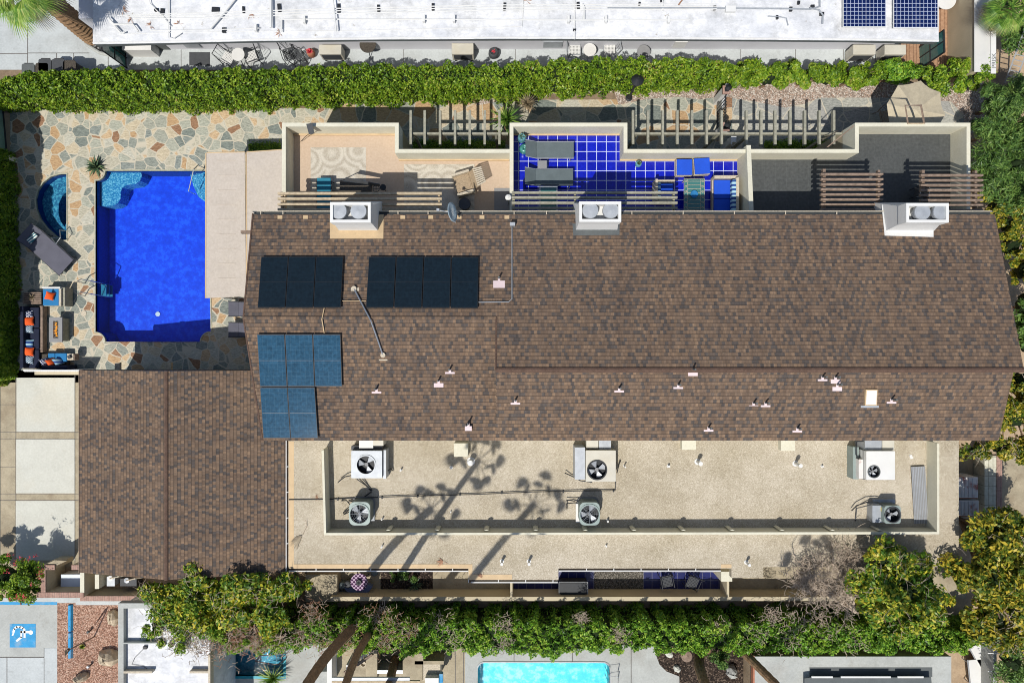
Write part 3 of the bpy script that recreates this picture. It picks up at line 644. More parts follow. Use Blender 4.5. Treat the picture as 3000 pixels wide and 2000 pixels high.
mb = MB(); mb.poly([spa], -.08); mb.build('water', M['water'], S_)
inner = ppoly([(196, 545), (180, 553), (165, 568), (155, 590), (153, 620), (160, 645), (172, 660), (180, 640), (196, 640)])
mb = MB(); mb.prism([spa[:], inner[::-1] if area2(inner) < 0 else inner], -1.0, -.42); mb.build('bench', M['spa_step'], S_)
mb = MB(); a = W(180, 702); mb.tube([(a.x-.1, a.y+.1, -.3), (a.x-.1, a.y, .5), (a.x+.15, a.y-.28, .6), (a.x+.35, a.y, .6), (a.x+.25, a.y+.35, .5), (a.x+.2, a.y+.4, 0)], .02); mb.build('grab_rail', M['steel'], S_)
c = W(750, 1945); T_ = thing('plunge_pool', 'small teal plunge pool half hidden by the bottom hedge', 'plunge pool', (c.x, c.y, 0))
basin('tub', tub, .55, M['teal'], M['teal'], T_); mb = MB(); mb.poly([tub], -.06); mb.build('water', M['waterwild'], T_); ring(tub, .12, 0, .03, M['teal'], T_)
c = W(1590, 2050); T_ = thing('turquoise_pool', 'bright turquoise swimming pool at the bottom edge of the photo', 'swimming pool', (c.x, c.y, 0))
basin('bp', bigpool, .8, M['teal'], M['turq'], T_); mb = MB(); mb.poly([bigpool], -.06); mb.build('water', M['water_l'], T_); ring(bigpool, .06, 0, .03, M['concrete_cool'], T_)
mb = MB(); a = W(1795, 1985)
for dy in (0, .35): mb.tube([(a.x-.3, a.y+dy, -.4), (a.x-.25, a.y+dy, .5), (a.x+.15, a.y+dy, .62), (a.x+.25, a.y+dy, 0)], .02)
mb.build('ladder', M['steel'], T_)

# ================================================================ MAIN HOUSE
HS = thing('main_house', 'long two storey house with brown shingled gable roof and cream parapeted terraces', 'house', (4, -2, 0))
XL, XR = -9.63, 17.97
eN, sN = 5.6, .2517
zN = lambda y: eN + sN*(4.724-y)
ridgeR = (-.994, zN(-.994)); ridgeL = (.84, zN(.84)); eS = (-3.625, 6.0)
xs = -.572
zSR = lambda y: ridgeR[1] + (eS[1]-ridgeR[1])*(y-ridgeR[0])/(eS[0]-ridgeR[0])
zSL = lambda y: ridgeL[1] + (eS[1]-ridgeL[1])*(y-ridgeL[0])/(eS[0]-ridgeL[0])
plN = plane3(Vector((0, 0, zN(0))), Vector((1, 0, zN(0))), Vector((0, 1, zN(1))))
plSR = plane3(Vector((0, -1, zSR(-1))), Vector((1, -1, zSR(-1))), Vector((0, -2, zSR(-2))))
plSL = plane3(Vector((0, -1, zSL(-1))), Vector((1, -1, zSL(-1))), Vector((0, -2, zSL(-2))))
rf = MB()
rf.slab([(-9.63, 4.724, eN), (-9.60, .84, ridgeL[1]), (xs, .84, ridgeL[1]), (xs, ridgeR[0], ridgeR[1]), (17.97, ridgeR[0], ridgeR[1]), (17.97, 4.724, eN)], .16)
rf.slab([(-9.60, .838, ridgeL[1]), (-9.12, eS[0], eS[1]), (xs, eS[0], eS[1]), (xs, .838, ridgeL[1])], .16)
rf.slab([(xs+.002, ridgeR[0]-.002, ridgeR[1]), (xs+.002, eS[0], eS[1]), (17.82, eS[0], eS[1]), (17.62, ridgeR[0]-.002, ridgeR[1])], .16)
rf.add([(xs, .83, zSL(.83)-.1), (xs, ridgeR[0], zSL(ridgeR[0])-.1), (xs, eS[0]+.1, eS[1]-.02), (xs, ridgeR[0], ridgeR[1]-.01)], [(0, 1, 2, 3)])
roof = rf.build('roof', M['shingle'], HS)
mb = MB(); mb.tube([(xs, ridgeR[0], ridgeR[1]-.03), (18.0, ridgeR[0], ridgeR[1]-.03)], .10, 8); mb.build('ridge_cap', M['ridge'], roof)
mb = MB(); mb.tube([(-9.62, .84, ridgeL[1]-.055), (xs, .84, ridgeL[1]-.055)], .08, 8); mb.build('ridge_cap', M['shingle'], roof)
mb = MB(); mb.tube([(xs+.01, .86, ridgeL[1]-.005), (xs+.01, ridgeR[0], ridgeR[1]-.005)], .035, 6); mb.build('rake_trim', M['ridge'], roof)
# valley line between roof fields, barge boards
mb = MB(); mb.slab([(-9.67, 4.76, eN+.015), (-9.62, 4.76, eN+.015), (-9.59, .84, ridgeL[1]+.015), (-9.64, .84, ridgeL[1]+.015)], .2); mb.slab([(-9.64, .84, ridgeL[1]+.015), (-9.59, .84, ridgeL[1]+.015), (-9.11, eS[0], eS[1]+.015), (-9.16, eS[0], eS[1]+.015)], .2); mb.build('barge_board', M['ridge'], roof)
mb = MB(); mb.box(-9.66, 4.73, eN-.16, 17.9, 4.83, eN-.15); mb.box(-9.66, 4.82, eN-.16, 17.9, 4.85, eN-.01); mb.box(-9.66, 4.727, eN-.16, 17.9, 4.745, eN-.02); mb.build('gutter', M['fascia'], roof)
mb = MB(); mb.box(-9.5, 4.826, eN-.005, 17.85, 4.856, eN+.01); 
for px in (763, 828, 1165, 1253, 1413, 1505, 1600, 1700, 1850, 2000, 2150, 2300, 2450): x = W(px, 0, eN).x; mb.box(x, 4.72, eN-.01, x+.03, 4.86, eN+.015)
mb.build('gutter_rim', M['wicker_pale'], roof)
# upper walls, lower body
up = MB(); up.box(-9.2, -3.3, 2.9, 17.4, 4.2, 5.55); up.build('upper_wall', M['stucco'], HS)
fl = ppoly([(845, 1282), (845, 1665), (1372, 1665), (1372, 1698), (1636, 1698), (1636, 1664), (2143, 1664), (2143, 1692), (2236, 1692), (2236, 1660), (2809, 1660), (2809, 1282)], 3.0)
low = MB(); fl_in = [(x, y) for x, y in fl]; cx_ = 4.5
def shrink(l, d):
    n = len(l); out = []; s = 1 if area2(l) > 0 else -1
    for i in range(n):
        a, b, c2 = Vector(l[i-1]), Vector(l[i]), Vector(l[(i+1) % n]); e1 = (b-a).normalized(); e2 = (c2-b).normalized(); out.append(tuple(b + (Vector((-e1.y, e1.x))+Vector((-e2.y, e2.x)))*d*s))
    return out
low.prism([shrink(fl, .28)], 0, 2.72); low.build('lower_wall', M['stucco_wall'], HS)
fr = MB(); fr.prism([fl], 2.72, 3.0); FR = fr.build('flat_roof', M['flatroof'], HS)
for a, b, c2, d in ((846, 1292, 861, 1664), (861, 1652, 1373, 1664), (1373, 1652, 1384, 1697), (1384, 1682, 1500, 1697), (2112, 1652, 2143, 1663)):
    tb = MB(); tb.prism([prect(a, b, c2, d, 3.006)], 3.0, 3.008); tb.build('roof_edge', M['tanmetal'], FR)
gt = MB(); gr_ = MB()
for (a, b, c2, d), hor in (((838, 1290, 845, 1674), 0), ((845, 1665.5, 1372, 1673), 1), ((1372.5, 1673, 1379, 1706), 0), ((1379, 1698.5, 1634, 1706), 1), ((1630, 1672, 1636, 1698), 0), ((1637, 1665, 2112, 1672), 1)):
    gt.prism([prect(a, b, c2, d, 2.9)], 2.80, 2.86)
    if hor: gr_.prism([prect(a, d-2.0, c2, d+.6, 2.98)], 2.86, 2.99)
    else: gr_.prism([prect(a-.6, b, a+1.6, d, 2.98)], 2.86, 2.99)
    L_ = (c2-a) if hor else (d-b); nstr = int(L_/80)
    for q in range(1, nstr+1):
        if hor: gr_.prism([prect(a+q*80, b-1, a+q*80+2.2, d, 2.99)], 2.97, 3.003)
        else: gr_.prism([prect(a, b+q*75, c2, b+q*75+2.2, 2.99)], 2.97, 3.003)
gt.build('gutter', M['ridge'], FR); gr_.build('gutter_rim', M['white'], FR)
# parapet upstand on the flat roof with a hipped coping; irregular joints in it
pz = 3.7; o1 = ppoly([(942, 1318), (949, 1567), (2752, 1564), (2752, 1298)], pz)
pw = MB()
def wallseg(mb, a, b, t, z0, z1, side=1):
    a, b = Vector(a), Vector(b); n = Vector((-(b-a).y, (b-a).x)).normalized()*t*side; mb.prism([[tuple(a), tuple(b), tuple(b+n), tuple(a+n)]], z0, z1)
wallseg(pw, o1[0], o1[1], .09, 2.9, pz); wallseg(pw, (o1[1][0]+.092, o1[1][1]), (o1[2][0]-.092, o1[2][1]), .09, 2.9, pz); wallseg(pw, o1[2], o1[3], .09, 2.9, pz)
PW = pw.build('parapet', M['stucco'], HS)
mb = MB()
for px in [1137, 1280, 1425, 1570, 1715, 1858, 2003, 2146, 2292, 2440, 2580]:
    q = W(px, 1560, pz); mb = MB(); mb.prism([[(q.x-.10, q.y+.085), (q.x+.10, q.y+.085), (q.x, q.y+.125)]], 2.98, pz-.02); mb.build('parapet_buttress', M['stucco'], PW)
# terraces on the north
tz = 3.0
def terr(name, outer, mat, floorpts):
    mb = MB(); mb.prism([outer], 0, tz-.02); mb.build('terrace_base', M['stucco_wall'], HS); mb = MB(); mb.poly([floorpts], tz); return mb.build('terrace_floor', mat, HS)
def gx(px, z=4.0): return W(px, 0, z).x
def gy(py, z=4.0): return W(0, py, z).y
X = {k: gx(k) for k in (826, 1168, 1493, 1838, 2184, 2505, 2843)}
yT, yM, yB = gy(360), gy(437), 4.2
o1_ = [(X[826], yB), (X[1493], yB), (X[1493], yM), (X[1168], yM), (X[1168], yT), (X[826], yT)]
o2_ = [(X[1493]+.002, yB), (X[2184], yB), (X[2184], yM), (X[1838], yM), (X[1838], yT), (X[1493]+.002, yT)]
o3_ = [(X[2184]+.002, yB), (X[2843], yB), (X[2843], yT), (X[2505], yT), (X[2505], yM), (X[2184]+.002, yM)]
terr('t', o1_, M['terrace_beige'], o1_); terr('t', o2_, M['bluetile'], o2_); terr('t', o3_, M['greytile'], o3_)
pp = MB(); t_ = .15
def wl(x0, y0, x1, y1, z1=4.0): pp.box(x0, y0, 2.97, x1, y1, z1)
wl(X[826], yB, X[826]+t_, yT-t_-.001); wl(X[826], yT-t_, X[1168], yT); wl(X[1168]-t_, yM-t_, X[1168], yT-t_-.001); wl(X[1168]+.001, yM-t_, X[1493]-.001, yM)
wl(X[1493], yB+.75, X[1493]+t_, yT-t_-.001, 3.998); wl(X[1493], yT-t_, X[1838], yT); wl(X[1838]-t_, yM-t_, X[1838], yT-t_-.001); wl(X[1838]+.001, yM-t_, X[2184]-.001, yM)
wl(X[2184]+.173, yM-t_, X[2505]+t_, yM); wl(X[2505], yM+.001, X[2505]+t_, yT-t_-.001); wl(X[2505], yT-t_, X[2843], yT); wl(X[2843]-t_, yB, X[2843], yT-t_-.001)
PP = pp.build('terrace_parapet', M['stucco'], HS)
mb = MB(); x0 = X[2184]; mb.add([(x0, 4.3, 3), (x0+.17, 4.3, 3), (x0+.17, yM+.12, 3), (x0, yM+.12, 3), (x0, 4.3+.6, 4.45), (x0+.17, 4.3+.6, 4.45), (x0+.17, yM+.12, 4.12), (x0, yM+.12, 4.12)], [(3, 2, 1, 0), (4, 5, 6, 7), (0, 1, 5, 4), (1, 2, 6, 5), (2, 3, 7, 6), (3, 0, 4, 7)]); mb.build('divider_wall', M['stucco'], HS)
mb = MB()   # floor skirting trims
mb.box(X[826]+t_+.01, yT-t_-.06, 3.0, X[1168]-t_-.01, yT-t_-.004, 3.09); mb.box(X[1168]-t_, yM-t_-.06, 3.0, X[1493]-.01, yM-t_-.004, 3.09); mb.box(X[1493]+t_+.01, yT-t_-.06, 3.0, X[1838]-t_-.01, yT-t_-.004, 3.06); mb.box(X[1838]-t_, yM-t_-.06, 3, X[2184]-.01, yM-t_-.004, 3.06)
mb.build('skirting', M['tanmetal'], HS)
# chimneys
CZ = 7.13
def chimney(p0, p1, base, lean):
    x0, y1 = w2(*p0, CZ); x1, y0 = w2(*p1, CZ)
    root = MB(); t = .10; hole = rect(x0+t, y0+t, x1-t, y1-t); root.prism([rect(x0, y0, x1, y1), hole], CZ-.5, CZ)
    b = base
    vs = [(b[0], b[1], 4.9), (b[2], b[1], 4.9), (b[2], b[3], 4.9), (b[0], b[3], 4.9), (x0+.03, y0+.03, CZ-.42), (x1-.03, y0+.03, CZ-.42), (x1-.03, y1-.03, CZ-.42), (x0+.03, y1-.03, CZ-.42)]
    root.add(vs, [(0, 1, 5, 4), (1, 2, 6, 5), (2, 3, 7, 6), (3, 0, 4, 7), (4, 5, 6, 7)])
    ch = root.build('chimney', M['white'], roof)
    return ch, x0, x1, y0, y1
def caps(ch, pts, r=.285):
    for px, py in pts:
        q = W(px, py, CZ-.12); mb = MB(); mb.lathe(q.x, q.y, [(r*.75, CZ-.45), (r*.75, CZ-.24), (r, CZ-.22), (r*1.01, CZ-.10), (r*.97, CZ-.06), (.0, CZ-.045)], 28); mb.build('chimney_cap', M['metal'], ch, smooth=False)
ch, x0, x1, y0, y1 = chimney((967, 592), (1086, 652), (W(985, 0, 5.9).x, 4.02, W(1107, 0, 5.8).x, 5.35), 0); caps(ch, [(993, 619), (1051, 619)])
mb = MB(); q = [hit(966, 640, plN, .012), hit(1124, 628, plN, .012), hit(1123, 699, plN, .012), hit(967, 699, plN, .012)]; mb.slab(q, .01); mb.build('chimney_flashing', M['tanmetal'], ch)
ch, x0, x1, y0, y1 = chimney((1697, 590), (1820, 650), (W(1686, 0, 5.8).x, 4.05, W(1818, 0, 5.9).x, 5.3), 0); caps(ch, [(1729, 617), (1789, 617)])
mb = MB(); q = [hit(1677, 655, plN, .012), hit(1815, 655, plN, .012), hit(1815, 688, plN, .012), hit(1680, 690, plN, .012)]; mb.slab(q, .01); mb.build('chimney_flashing', M['fascia'], ch)
ch, x0, x1, y0, y1 = chimney((2655, 595), (2780, 652), (W(2598, 0, 5.8).x, 4.0, W(2770, 0, 5.9).x, 5.3), 0); caps(ch, [(2700, 622), (2755, 621)])
mb = MB(); q = [hit(2583, 600, plN, .014), hit(2640, 600, plN, .014), hit(2735, 640, plN, .014), hit(2735, 694, plN, .014), hit(2592, 690, plN, .014)]; mb.slab(q, .012); mb.build('chimney_flashing', M['white'], ch)
# vents in the shingles
vents = [(1318, 1093, 0, 'L'), (1285, 1130, 1, 'L'), (1103, 1150, 0, 'L'), (1510, 1183, 0, 'R'), (1814, 1147, 0, 'R'), (1987, 1137, 0, 'R'), (2030, 1097, 1, 'R'), (2410, 1114, 0, 'R'), (2448, 1119, 1, 'R'), (2453, 1141, 1, 'R'), (2208, 1188, 2, 'R'), (2243, 1190, 0, 'R'), (2612, 1180, 0, 'R'), (2076, 1262, 0, 'R'), (2336, 1264, 0, 'R'), (1372, 1257, 3, 'R'), (1462, 836, 4, 'N')]
for px, py, kd, s_ in vents:
    pl = {'L': plSL, 'R': plSR, 'N': plN}[s_]
    hh = {0: 3.5, 1: 8, 2: 1.2, 3: 9, 4: 14}[kd]; ww_ = {4: 17}.get(kd, 14 if kd != 3 else 10)
    q = [hit(px-ww_, py-hh, pl, .012), hit(px+ww_, py-hh, pl, .012), hit(px+ww_, py+hh*.5, pl, .012), hit(px-ww_, py+hh*.5, pl, .012)]
    m1 = MB(); m1.slab(q, .01); bse = hit(px, py-hh-8, pl, 0)
    v = MB(); v.cyl(bse.x, bse.y, bse.z-.08, bse.z+.34, .032, .032, 10); v.cyl(bse.x, bse.y, bse.z-.1, bse.z+.05, .06, .035, 10); vo_ = v.build('vent_pipe', M['fascia'], roof)
    qq = [hit(px-3.5, py-hh-9, pl, .014), hit(px+3.5, py-hh-9, pl, .014), hit(px+3.5, py-hh, pl, .014), hit(px-3.5, py-hh, pl, .014)]; m1.slab(qq, .01); m1.build('vent_flashing', plain('pink_primer', (.62, .50, .50), .8, var=.05) if 'pk' not in M else M['pk'], roof)
    M['pk'] = bpy.data.materials['pink_primer']
q = [hit(2537, 1141, plSR, .10), hit(2571, 1141, plSR, .10), hit(2569, 1187, plSR, .10), hit(2534, 1187, plSR, .10)]
mb = MB(); mb.slab(q, .12); sk = mb.build('skylight', M['tanmetal'], roof)
mb = MB(); mb.slab([hit(2540, 1144, plSR, .11), hit(2569, 1144, plSR, .11), hit(2567, 1185, plSR, .11), hit(2537, 1185, plSR, .11)], .02); mb.build('skylight_dome', M['white'], sk)
mb = MB(); mb.slab([hit(2522, 1188, plSR, .012), hit(2575, 1188, plSR, .012), hit(2575, 1194, plSR, .012), hit(2522, 1194, plSR, .012)], .01); mb.build('skylight_flashing', M['metal'], sk)
mb = MB()   # tan brackets at north eave
for px in (820, 895, 1180, 1262, 1345, 1412, 1485):
    mb = MB(); mb.slab([hit(px-7, 631, plN, .01), hit(px+7, 631, plN, .01), hit(px+7, 641, plN, .01), hit(px-7, 641, plN, .01)], .008); mb.build('eave_strap', M['tanmetal'], roof)
# conduit runs on the shingles
mb = MB(); mb.tube([hit(1500, 665, plN, .05), hit(1500, 760, plN, .05), hit(1500, 875, plN, .05), hit(1490, 884, plN, .05), hit(1402, 885, plN, .05)], .018, 6); mb.box(hit(1494, 655, plN).x, hit(1494, 655, plN).y-.12, 5.7, hit(1509, 655, plN).x, hit(1509, 655, plN).y, 5.98); mb.build('conduit', M['metal'], roof)
mb = MB(); a, b, c2, d = hit(1037, 845, plN, .06), hit(1087, 940, plSL, .12), hit(1105, 990, plSL, .08), hit(1122, 1040, plSL, .06); mb.tube([a, b, c2, d], .028, 8); mb.build('roof_pipe', M['steel'], roof)
mb = MB(); mb.slab([hit(1028, 842, plN, .012), hit(1052, 842, plN, .012), hit(1052, 852, plN, .012), hit(1028, 852, plN, .012)], .01); mb.cyl(a.x, a.y, a.z-.1, a.z+.03, .09); mb.slab([hit(1110, 1052, plSL, .012), hit(1135, 1052, plSL, .012), hit(1135, 1056, plSL, .012), hit(1110, 1056, plSL, .012)], .01); mb.cyl(d.x, d.y, d.z-.1, d.z+.03, .09)
mb.build('pipe_boot', M['wicker_pale'], roof)
mb = MB(); mb.tube([hit(950, 902, plN, .05), hit(943, 935, plN, .06), hit(950, 975, plSL, .05)], .02, 6); mb.tube([hit(1003, 881, plN, .05), hit(1072, 881, plN, .05)], .014, 6); mb.build('conduit', M['tanmetal'], roof)
# outrigger beam stubs on the west gable
mb = MB(); a = W(705, 679, 5.5); mb.box(a.x, a.y-.06, 5.35, a.x+.6, a.y+.06, 5.5); mb.build('outrigger_beam', M['wood_brown'], HS)
# flat roof: hatches, pipes
for px0, py0, px1, py1, z in ((1330, 1298, 1371, 1337, 3.35), (1998, 1280, 2039, 1317, 3.3), (2288, 1280, 2329, 1320, 3.3)):
    mb = MB(); mb.prism([prect(px0, py0, px1, py1, z)], 3.0, z); mb.build('roof_hatch', M['stucco'], FR, bevel=.01)
for px, py, r, hgt in ((2053, 1358, .085, .5), (1378, 1356, .115, .45), (2346, 1364, .08, .55), (1832, 1368, .03, .3), (1960, 1366, .045, .15), (2411, 1366, .035, .12), (1321, 1370, .05, .16), (1470, 1652, .06, .4), (1550, 1652, .06, .4), (2196, 1655, .06, .4), (1173, 1378, .035, .2), (1118, 1522, .03, .2), (1781, 1527, .04, .2), (1117, 1603, .03, .2), (1777, 1600, .03, .15), (1320, 1500, .02, .12)):
    q = W(px, py, 3+hgt); mb = MB(); mb.cyl(q.x, q.y, 2.98, 3+hgt, r*.75, r*.75, 12); mb.cyl(q.x, q.y, 3+hgt*.75, 3+hgt+.01, r, r, 14)
    mb.cyl(q.x, q.y, 3.0, 3.02, r*1.5, r*1.5, 12); mb.build('vent_pipe', M['white'], FR)
mb = MB(); pts = [W(846, 1463, 3.04), W(950, 1462, 3.04), W(1100, 1456, 3.08), W(1250, 1451, 3.08), W(1400, 1447, 3.08), W(1560, 1440, 3.08), W(1700, 1437, 3.08), W(1803, 1436, 3.08), W(1803, 1395, 3.08)]; mb.tube(pts, .02, 6)
for x, y in ((990, 1461), (1120, 1456), (1224, 1452), (1348, 1447), (1470, 1442), (1650, 1439), (1797, 1436)): q = W(x, y, 3.0); mb.box(q.x-.03, q.y-.05, 3.0, q.x+.03, q.y+.05, 3.07)
mb.build('gas_line', M['black'], FR)
# porch pergolas of the terraces (bolted to the wall): each is a thing of its own
def pergola(name, label, beams, cross, z, bw, mat, horiz=True, zc=None, group=None):
    a = W(*beams[0][:2], z); root = thing(name, label, 'pergola', (a.x, a.y, 0), group)
    for bx in beams:
        mb = MB(); p = W(bx[0], bx[1], z); q = W(bx[2], bx[3], z)
        if horiz: mb.box(p.x, p.y-bw/2, z-.14, q.x, p.y+bw/2, z)
        else: mb.box(p.x-bw/2, p.y, z-.16, p.x+bw/2, q.y, z)
        mb.build('rafter', M[mat], root)
    for bx in cross:
        mb = MB(); zz = z-.145; p = W(bx[0], bx[1], zz); q = W(bx[2], bx[3], zz); mb.box(p.x, p.y, zz-.16, q.x, q.y, zz); mb.build('cross_beam', M[mat], root)
    return root
G = 'timber pergolas over the terraces'
pergola('pergola', 'weathered four beam pergola over the beige terrace beside the pool awning', [(813, y, 1294, y) for y in (566, 582, 598, 613)], [(822, 562, 828, 622), (1283, 562, 1289, 622), (831, 568, 836, 622)], 5.0, .085, 'wood_beam', group=G)
pergola('pergola', 'grey green four beam pergola over the blue tiled terrace', [(1499, y, 1985, y) for y in (564, 578, 594, 609)], [(1501, 560, 1508, 622), (1682, 560, 1688, 600), (1971, 560, 1977, 622)], 5.0, .085, 'wood_grey', group=G)
pergola('pergola', 'brown eight beam pergola over the left half of the grey terrace', [(2406, 510+14.8*i, 2588, 510+14.8*i) for i in range(8)], [(2411, 495, 2419, 622), (2572, 498, 2579, 622)], 5.0, .075, 'wood_brown', group=G)
pergola('pergola', 'brown eight beam pergola sticking out past the right end of the grey terrace', [(2698, 513+14.6*i, 2881, 513+14.6*i) for i in range(8)], [(2701, 498, 2709, 560), (2856, 500, 2863, 622)], 5.0, .075, 'wood_brown', group=G)
def npergola(label, xs_, c0, c1):
    root = pergola('pergola', label, [(x, 323, x, 424) for x in xs_], [(c0, 388, c1, 394)], 3.1, .095, 'wood_grey', False, group='timber pergolas along the north wall')
    for x in (xs_[0]+10, xs_[-1]-10):
        p = W(x, 391, 2.8); mb = MB(); mb.box(p.x-.05, p.y-.05, 0, p.x+.05, p.y+.05, 2.78); mb.build('post', M['wood_grey'], root)
npergola('seven rafter pergola over the flagstone path left of the spiky yucca', [1203, 1244, 1289, 1333, 1376, 1420, 1463], 1205, 1488)
npergola('seven rafter pergola over the flagstones left of the brick gate pillars', [1855, 1899, 1942, 1985, 2028, 2071, 2115], 1858, 2150)
npergola('seven rafter pergola over the pale stone walk right of the brick gate pillars', [2188, 2231, 2272, 2316, 2359, 2402, 2444], 2152, 2480)
# ================================================================ GARAGE
GA = thing('garage', 'low garage with brown shingled roof whose ridge runs towards the camera bottom', 'garage', (-13.5, -5.5, 0))
ze, zr = 2.9, 3.78
yN1, yS1 = -1.19, W(0, 1676, ze).y
xe0, xr0, xe1 = W(232, 0, ze).x, W(487, 0, zr).x, W(846, 0, ze).x
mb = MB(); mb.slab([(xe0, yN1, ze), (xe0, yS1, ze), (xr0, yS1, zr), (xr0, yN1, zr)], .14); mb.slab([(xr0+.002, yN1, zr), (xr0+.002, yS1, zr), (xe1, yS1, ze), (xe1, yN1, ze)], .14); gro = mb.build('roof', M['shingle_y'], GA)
mb = MB(); mb.tube([(xr0, yN1+.01, zr-.03), (xr0, yS1-.01, zr-.03)], .09, 8); mb.build('ridge_cap', M['ridge'], gro)
mb = MB(); mb.box(xe0+.3, yS1+.45, 0, xe1-.3, yN1-.1, 2.75); mb.build('wall', M['stucco_wall'], GA)
mb = MB(); mb.box(xe0-.02, yS1, ze-.16, xe0-.002, yN1, ze+.01); mb.box(xe0, yN1+.003, ze-.15, xe1, yN1+.03, ze-.02); mb.build('fascia_board', M['wood_brown'], gro)
mb = MB()
for px in (343, 494): q = W(px, 1070, 2.6); mb = MB(); mb.box(q.x-.1, yN1, 2.45, q.x+.1, q.y+.12, 2.6); mb.build('beam_end', M['wood_beam'], GA)
# ================================================================ AWNINGS
for lab, q in (('beige flat awning sheltering the right side of the blue pool', [(605, 449), (717, 447), (721, 868), (604, 873)]), ('beige flat awning strip tucked between pool awning and terrace parapet', [(723, 447), (826, 440), (826, 640), (760, 640), (745, 868), (725, 868)])):
    z = 2.7; P4 = ppoly(q, z); root = thing('patio_awning', lab, 'awning', (P4[0][0], P4[0][1], 0), 'flat awnings beside the pool')
    mb = MB(); mb.prism([P4], z-.05, z); mb.build('awning_sheet', M['awning'], root)
    mb = MB(); a, b = P4[0], P4[-1]; mb.tube([(a[0]-.03, a[1], z-.02), (b[0]-.03, b[1], z-.02)], .03, 6); mb.tube([(P4[0][0], P4[0][1]+.02, z-.02), (P4[1][0], P4[1][1]+.02, z-.02)], .03, 6); mb.build('edge_rail', M['tanmetal'], root)
    for (x, y) in (P4[0], P4[-1]): mb = MB(); mb.box(x+.05, y-.05 if y > 5 else y+.1, 0, x+.13, y-.13 if y > 5 else y+.18, z-.05); mb.build('post', M['white'], root)
mb = MB(); z = 2.71
for i in range(9): mb.prism([prect(636+0.3*i, 470+i*43, 690, 471+i*43, z)], z-.008, z+.002)
SEAM = mb
A0 = [o for o in C.objects if o.name == 'patio_awning'][0]; tag(mb.build('stitch_seam', plain('seam', (.47, .41, .34), .9), A0), kind='stuff')
# ================================================================ SOLAR PANELS
def solar_row(pl, TL, TR, BL, BR, n, mat, frame, labels, lift=.14, group=None):
    for i in range(n):
        f0, f1 = i/n, (i+1)/n; g = .004
        L = lambda a, b, f: (a[0]+(b[0]-a[0])*f, a[1]+(b[1]-a[1])*f)
        q = [hit(*L(TL, TR, f0+g), pl, lift), hit(*L(TL, TR, f1-g), pl, lift), hit(*L(BL, BR, f1-g), pl, lift), hit(*L(BL, BR, f0+g), pl, lift)]
        c = (q[0]+q[2])/2; root = thing('solar_panel', labels[i], 'solar panel', c, group)
        mb = MB(); mb.slab(q, .045); mb.build('frame', M[frame], root)
        ins = [p+(c-p)*.028 for p in q]; up_ = pl[1]*.004; mb = MB(); mb.slab([p+up_ for p in ins], .004); mb.build('cell_sheet', M[mat], root)
        e = (q[1]-q[0]).normalized(); mid = [(q[0]+q[3])/2+e*.03, (q[1]+q[2])/2-e*.03]; s_ = (q[3]-q[0]).normalized()*.008
        if mat != 'sol_grid':
            mb = MB(); mb.slab([mid[0]-s_*.6+up_*1.6, mid[1]-s_*.6+up_*1.6, mid[1]+s_*.6+up_*1.6, mid[0]+s_*.6+up_*1.6], .002); mb.build('busbar', M['black' if mat == 'sol_black' else 'greytop'], root)
        for t in (.12, .85):
            b = q[0].lerp(q[3], t); mb = MB(); mb.box(b.x-.02+.05, b.y-.02, b.z-lift, b.x+.09, b.y+.02, b.z-.04); mb.build('bracket', M['metal'], root)
W3 = ['leftmost', 'middle', 'rightmost']
solar_row(plN, (764.6, 752), (1006, 752), (754, 901), (999, 901), 3, 'sol_black', 'black', ['black solar panel, %s of the upper row of three nearest the pool awning' % k for k in W3], group='rooftop solar panels')
solar_row(plN, (1080, 752), (1403, 753), (1071, 901), (1401, 902), 4, 'sol_black', 'black', ['black solar panel, %s in the row of four right of the roof pipe' % k for k in ('far left', 'second from left', 'third from left', 'far right')], group='rooftop solar panels')
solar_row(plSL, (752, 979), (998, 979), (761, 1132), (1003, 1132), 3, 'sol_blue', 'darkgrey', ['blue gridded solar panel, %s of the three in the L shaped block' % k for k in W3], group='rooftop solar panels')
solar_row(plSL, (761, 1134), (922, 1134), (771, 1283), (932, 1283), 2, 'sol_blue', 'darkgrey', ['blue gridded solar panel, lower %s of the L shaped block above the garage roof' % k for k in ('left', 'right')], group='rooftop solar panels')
# satellite dish: elliptical reflector on an arm at the eave
c = hit(1320, 622, plN, .35); D_ = thing('satellite_dish', 'oval blue grey satellite dish on an arm at the shingle eave', 'satellite dish', (c.x, c.y, eN))
ax = Vector((.80, .1, .42)).normalized(); u = Vector((0, 1, 0)); u = (u-ax*u.dot(ax)).normalized(); v = ax.cross(u); ce = W(1326, 621, 6.2)
mb = MB(); rings = [(0, -.05), (.4, -.04), (.75, -.018), (1, 0)]; n = 28; vs = [ce-ax*.05]
for r, d in rings[1:]:
    for i in range(n): a = 2*math.pi*i/n; vs.append(ce+u*math.cos(a)*.36*r+v*math.sin(a)*.30*r+ax*d)
fs = [(0, 1+i, 1+(i+1) % n) for i in range(n)] + [(1+k*n+i, 1+(k+1)*n+i, 1+(k+1)*n+(i+1) % n, 1+k*n+(i+1) % n) for k in range(2) for i in range(n)]
mb.add(vs, fs); dish = mb.build('reflector', plain('dish_grey', (.30, .38, .42), .5, .1, var=.05), D_, smooth=True); sd = dish.modifiers.new('solid', 'SOLIDIFY'); sd.thickness = .015
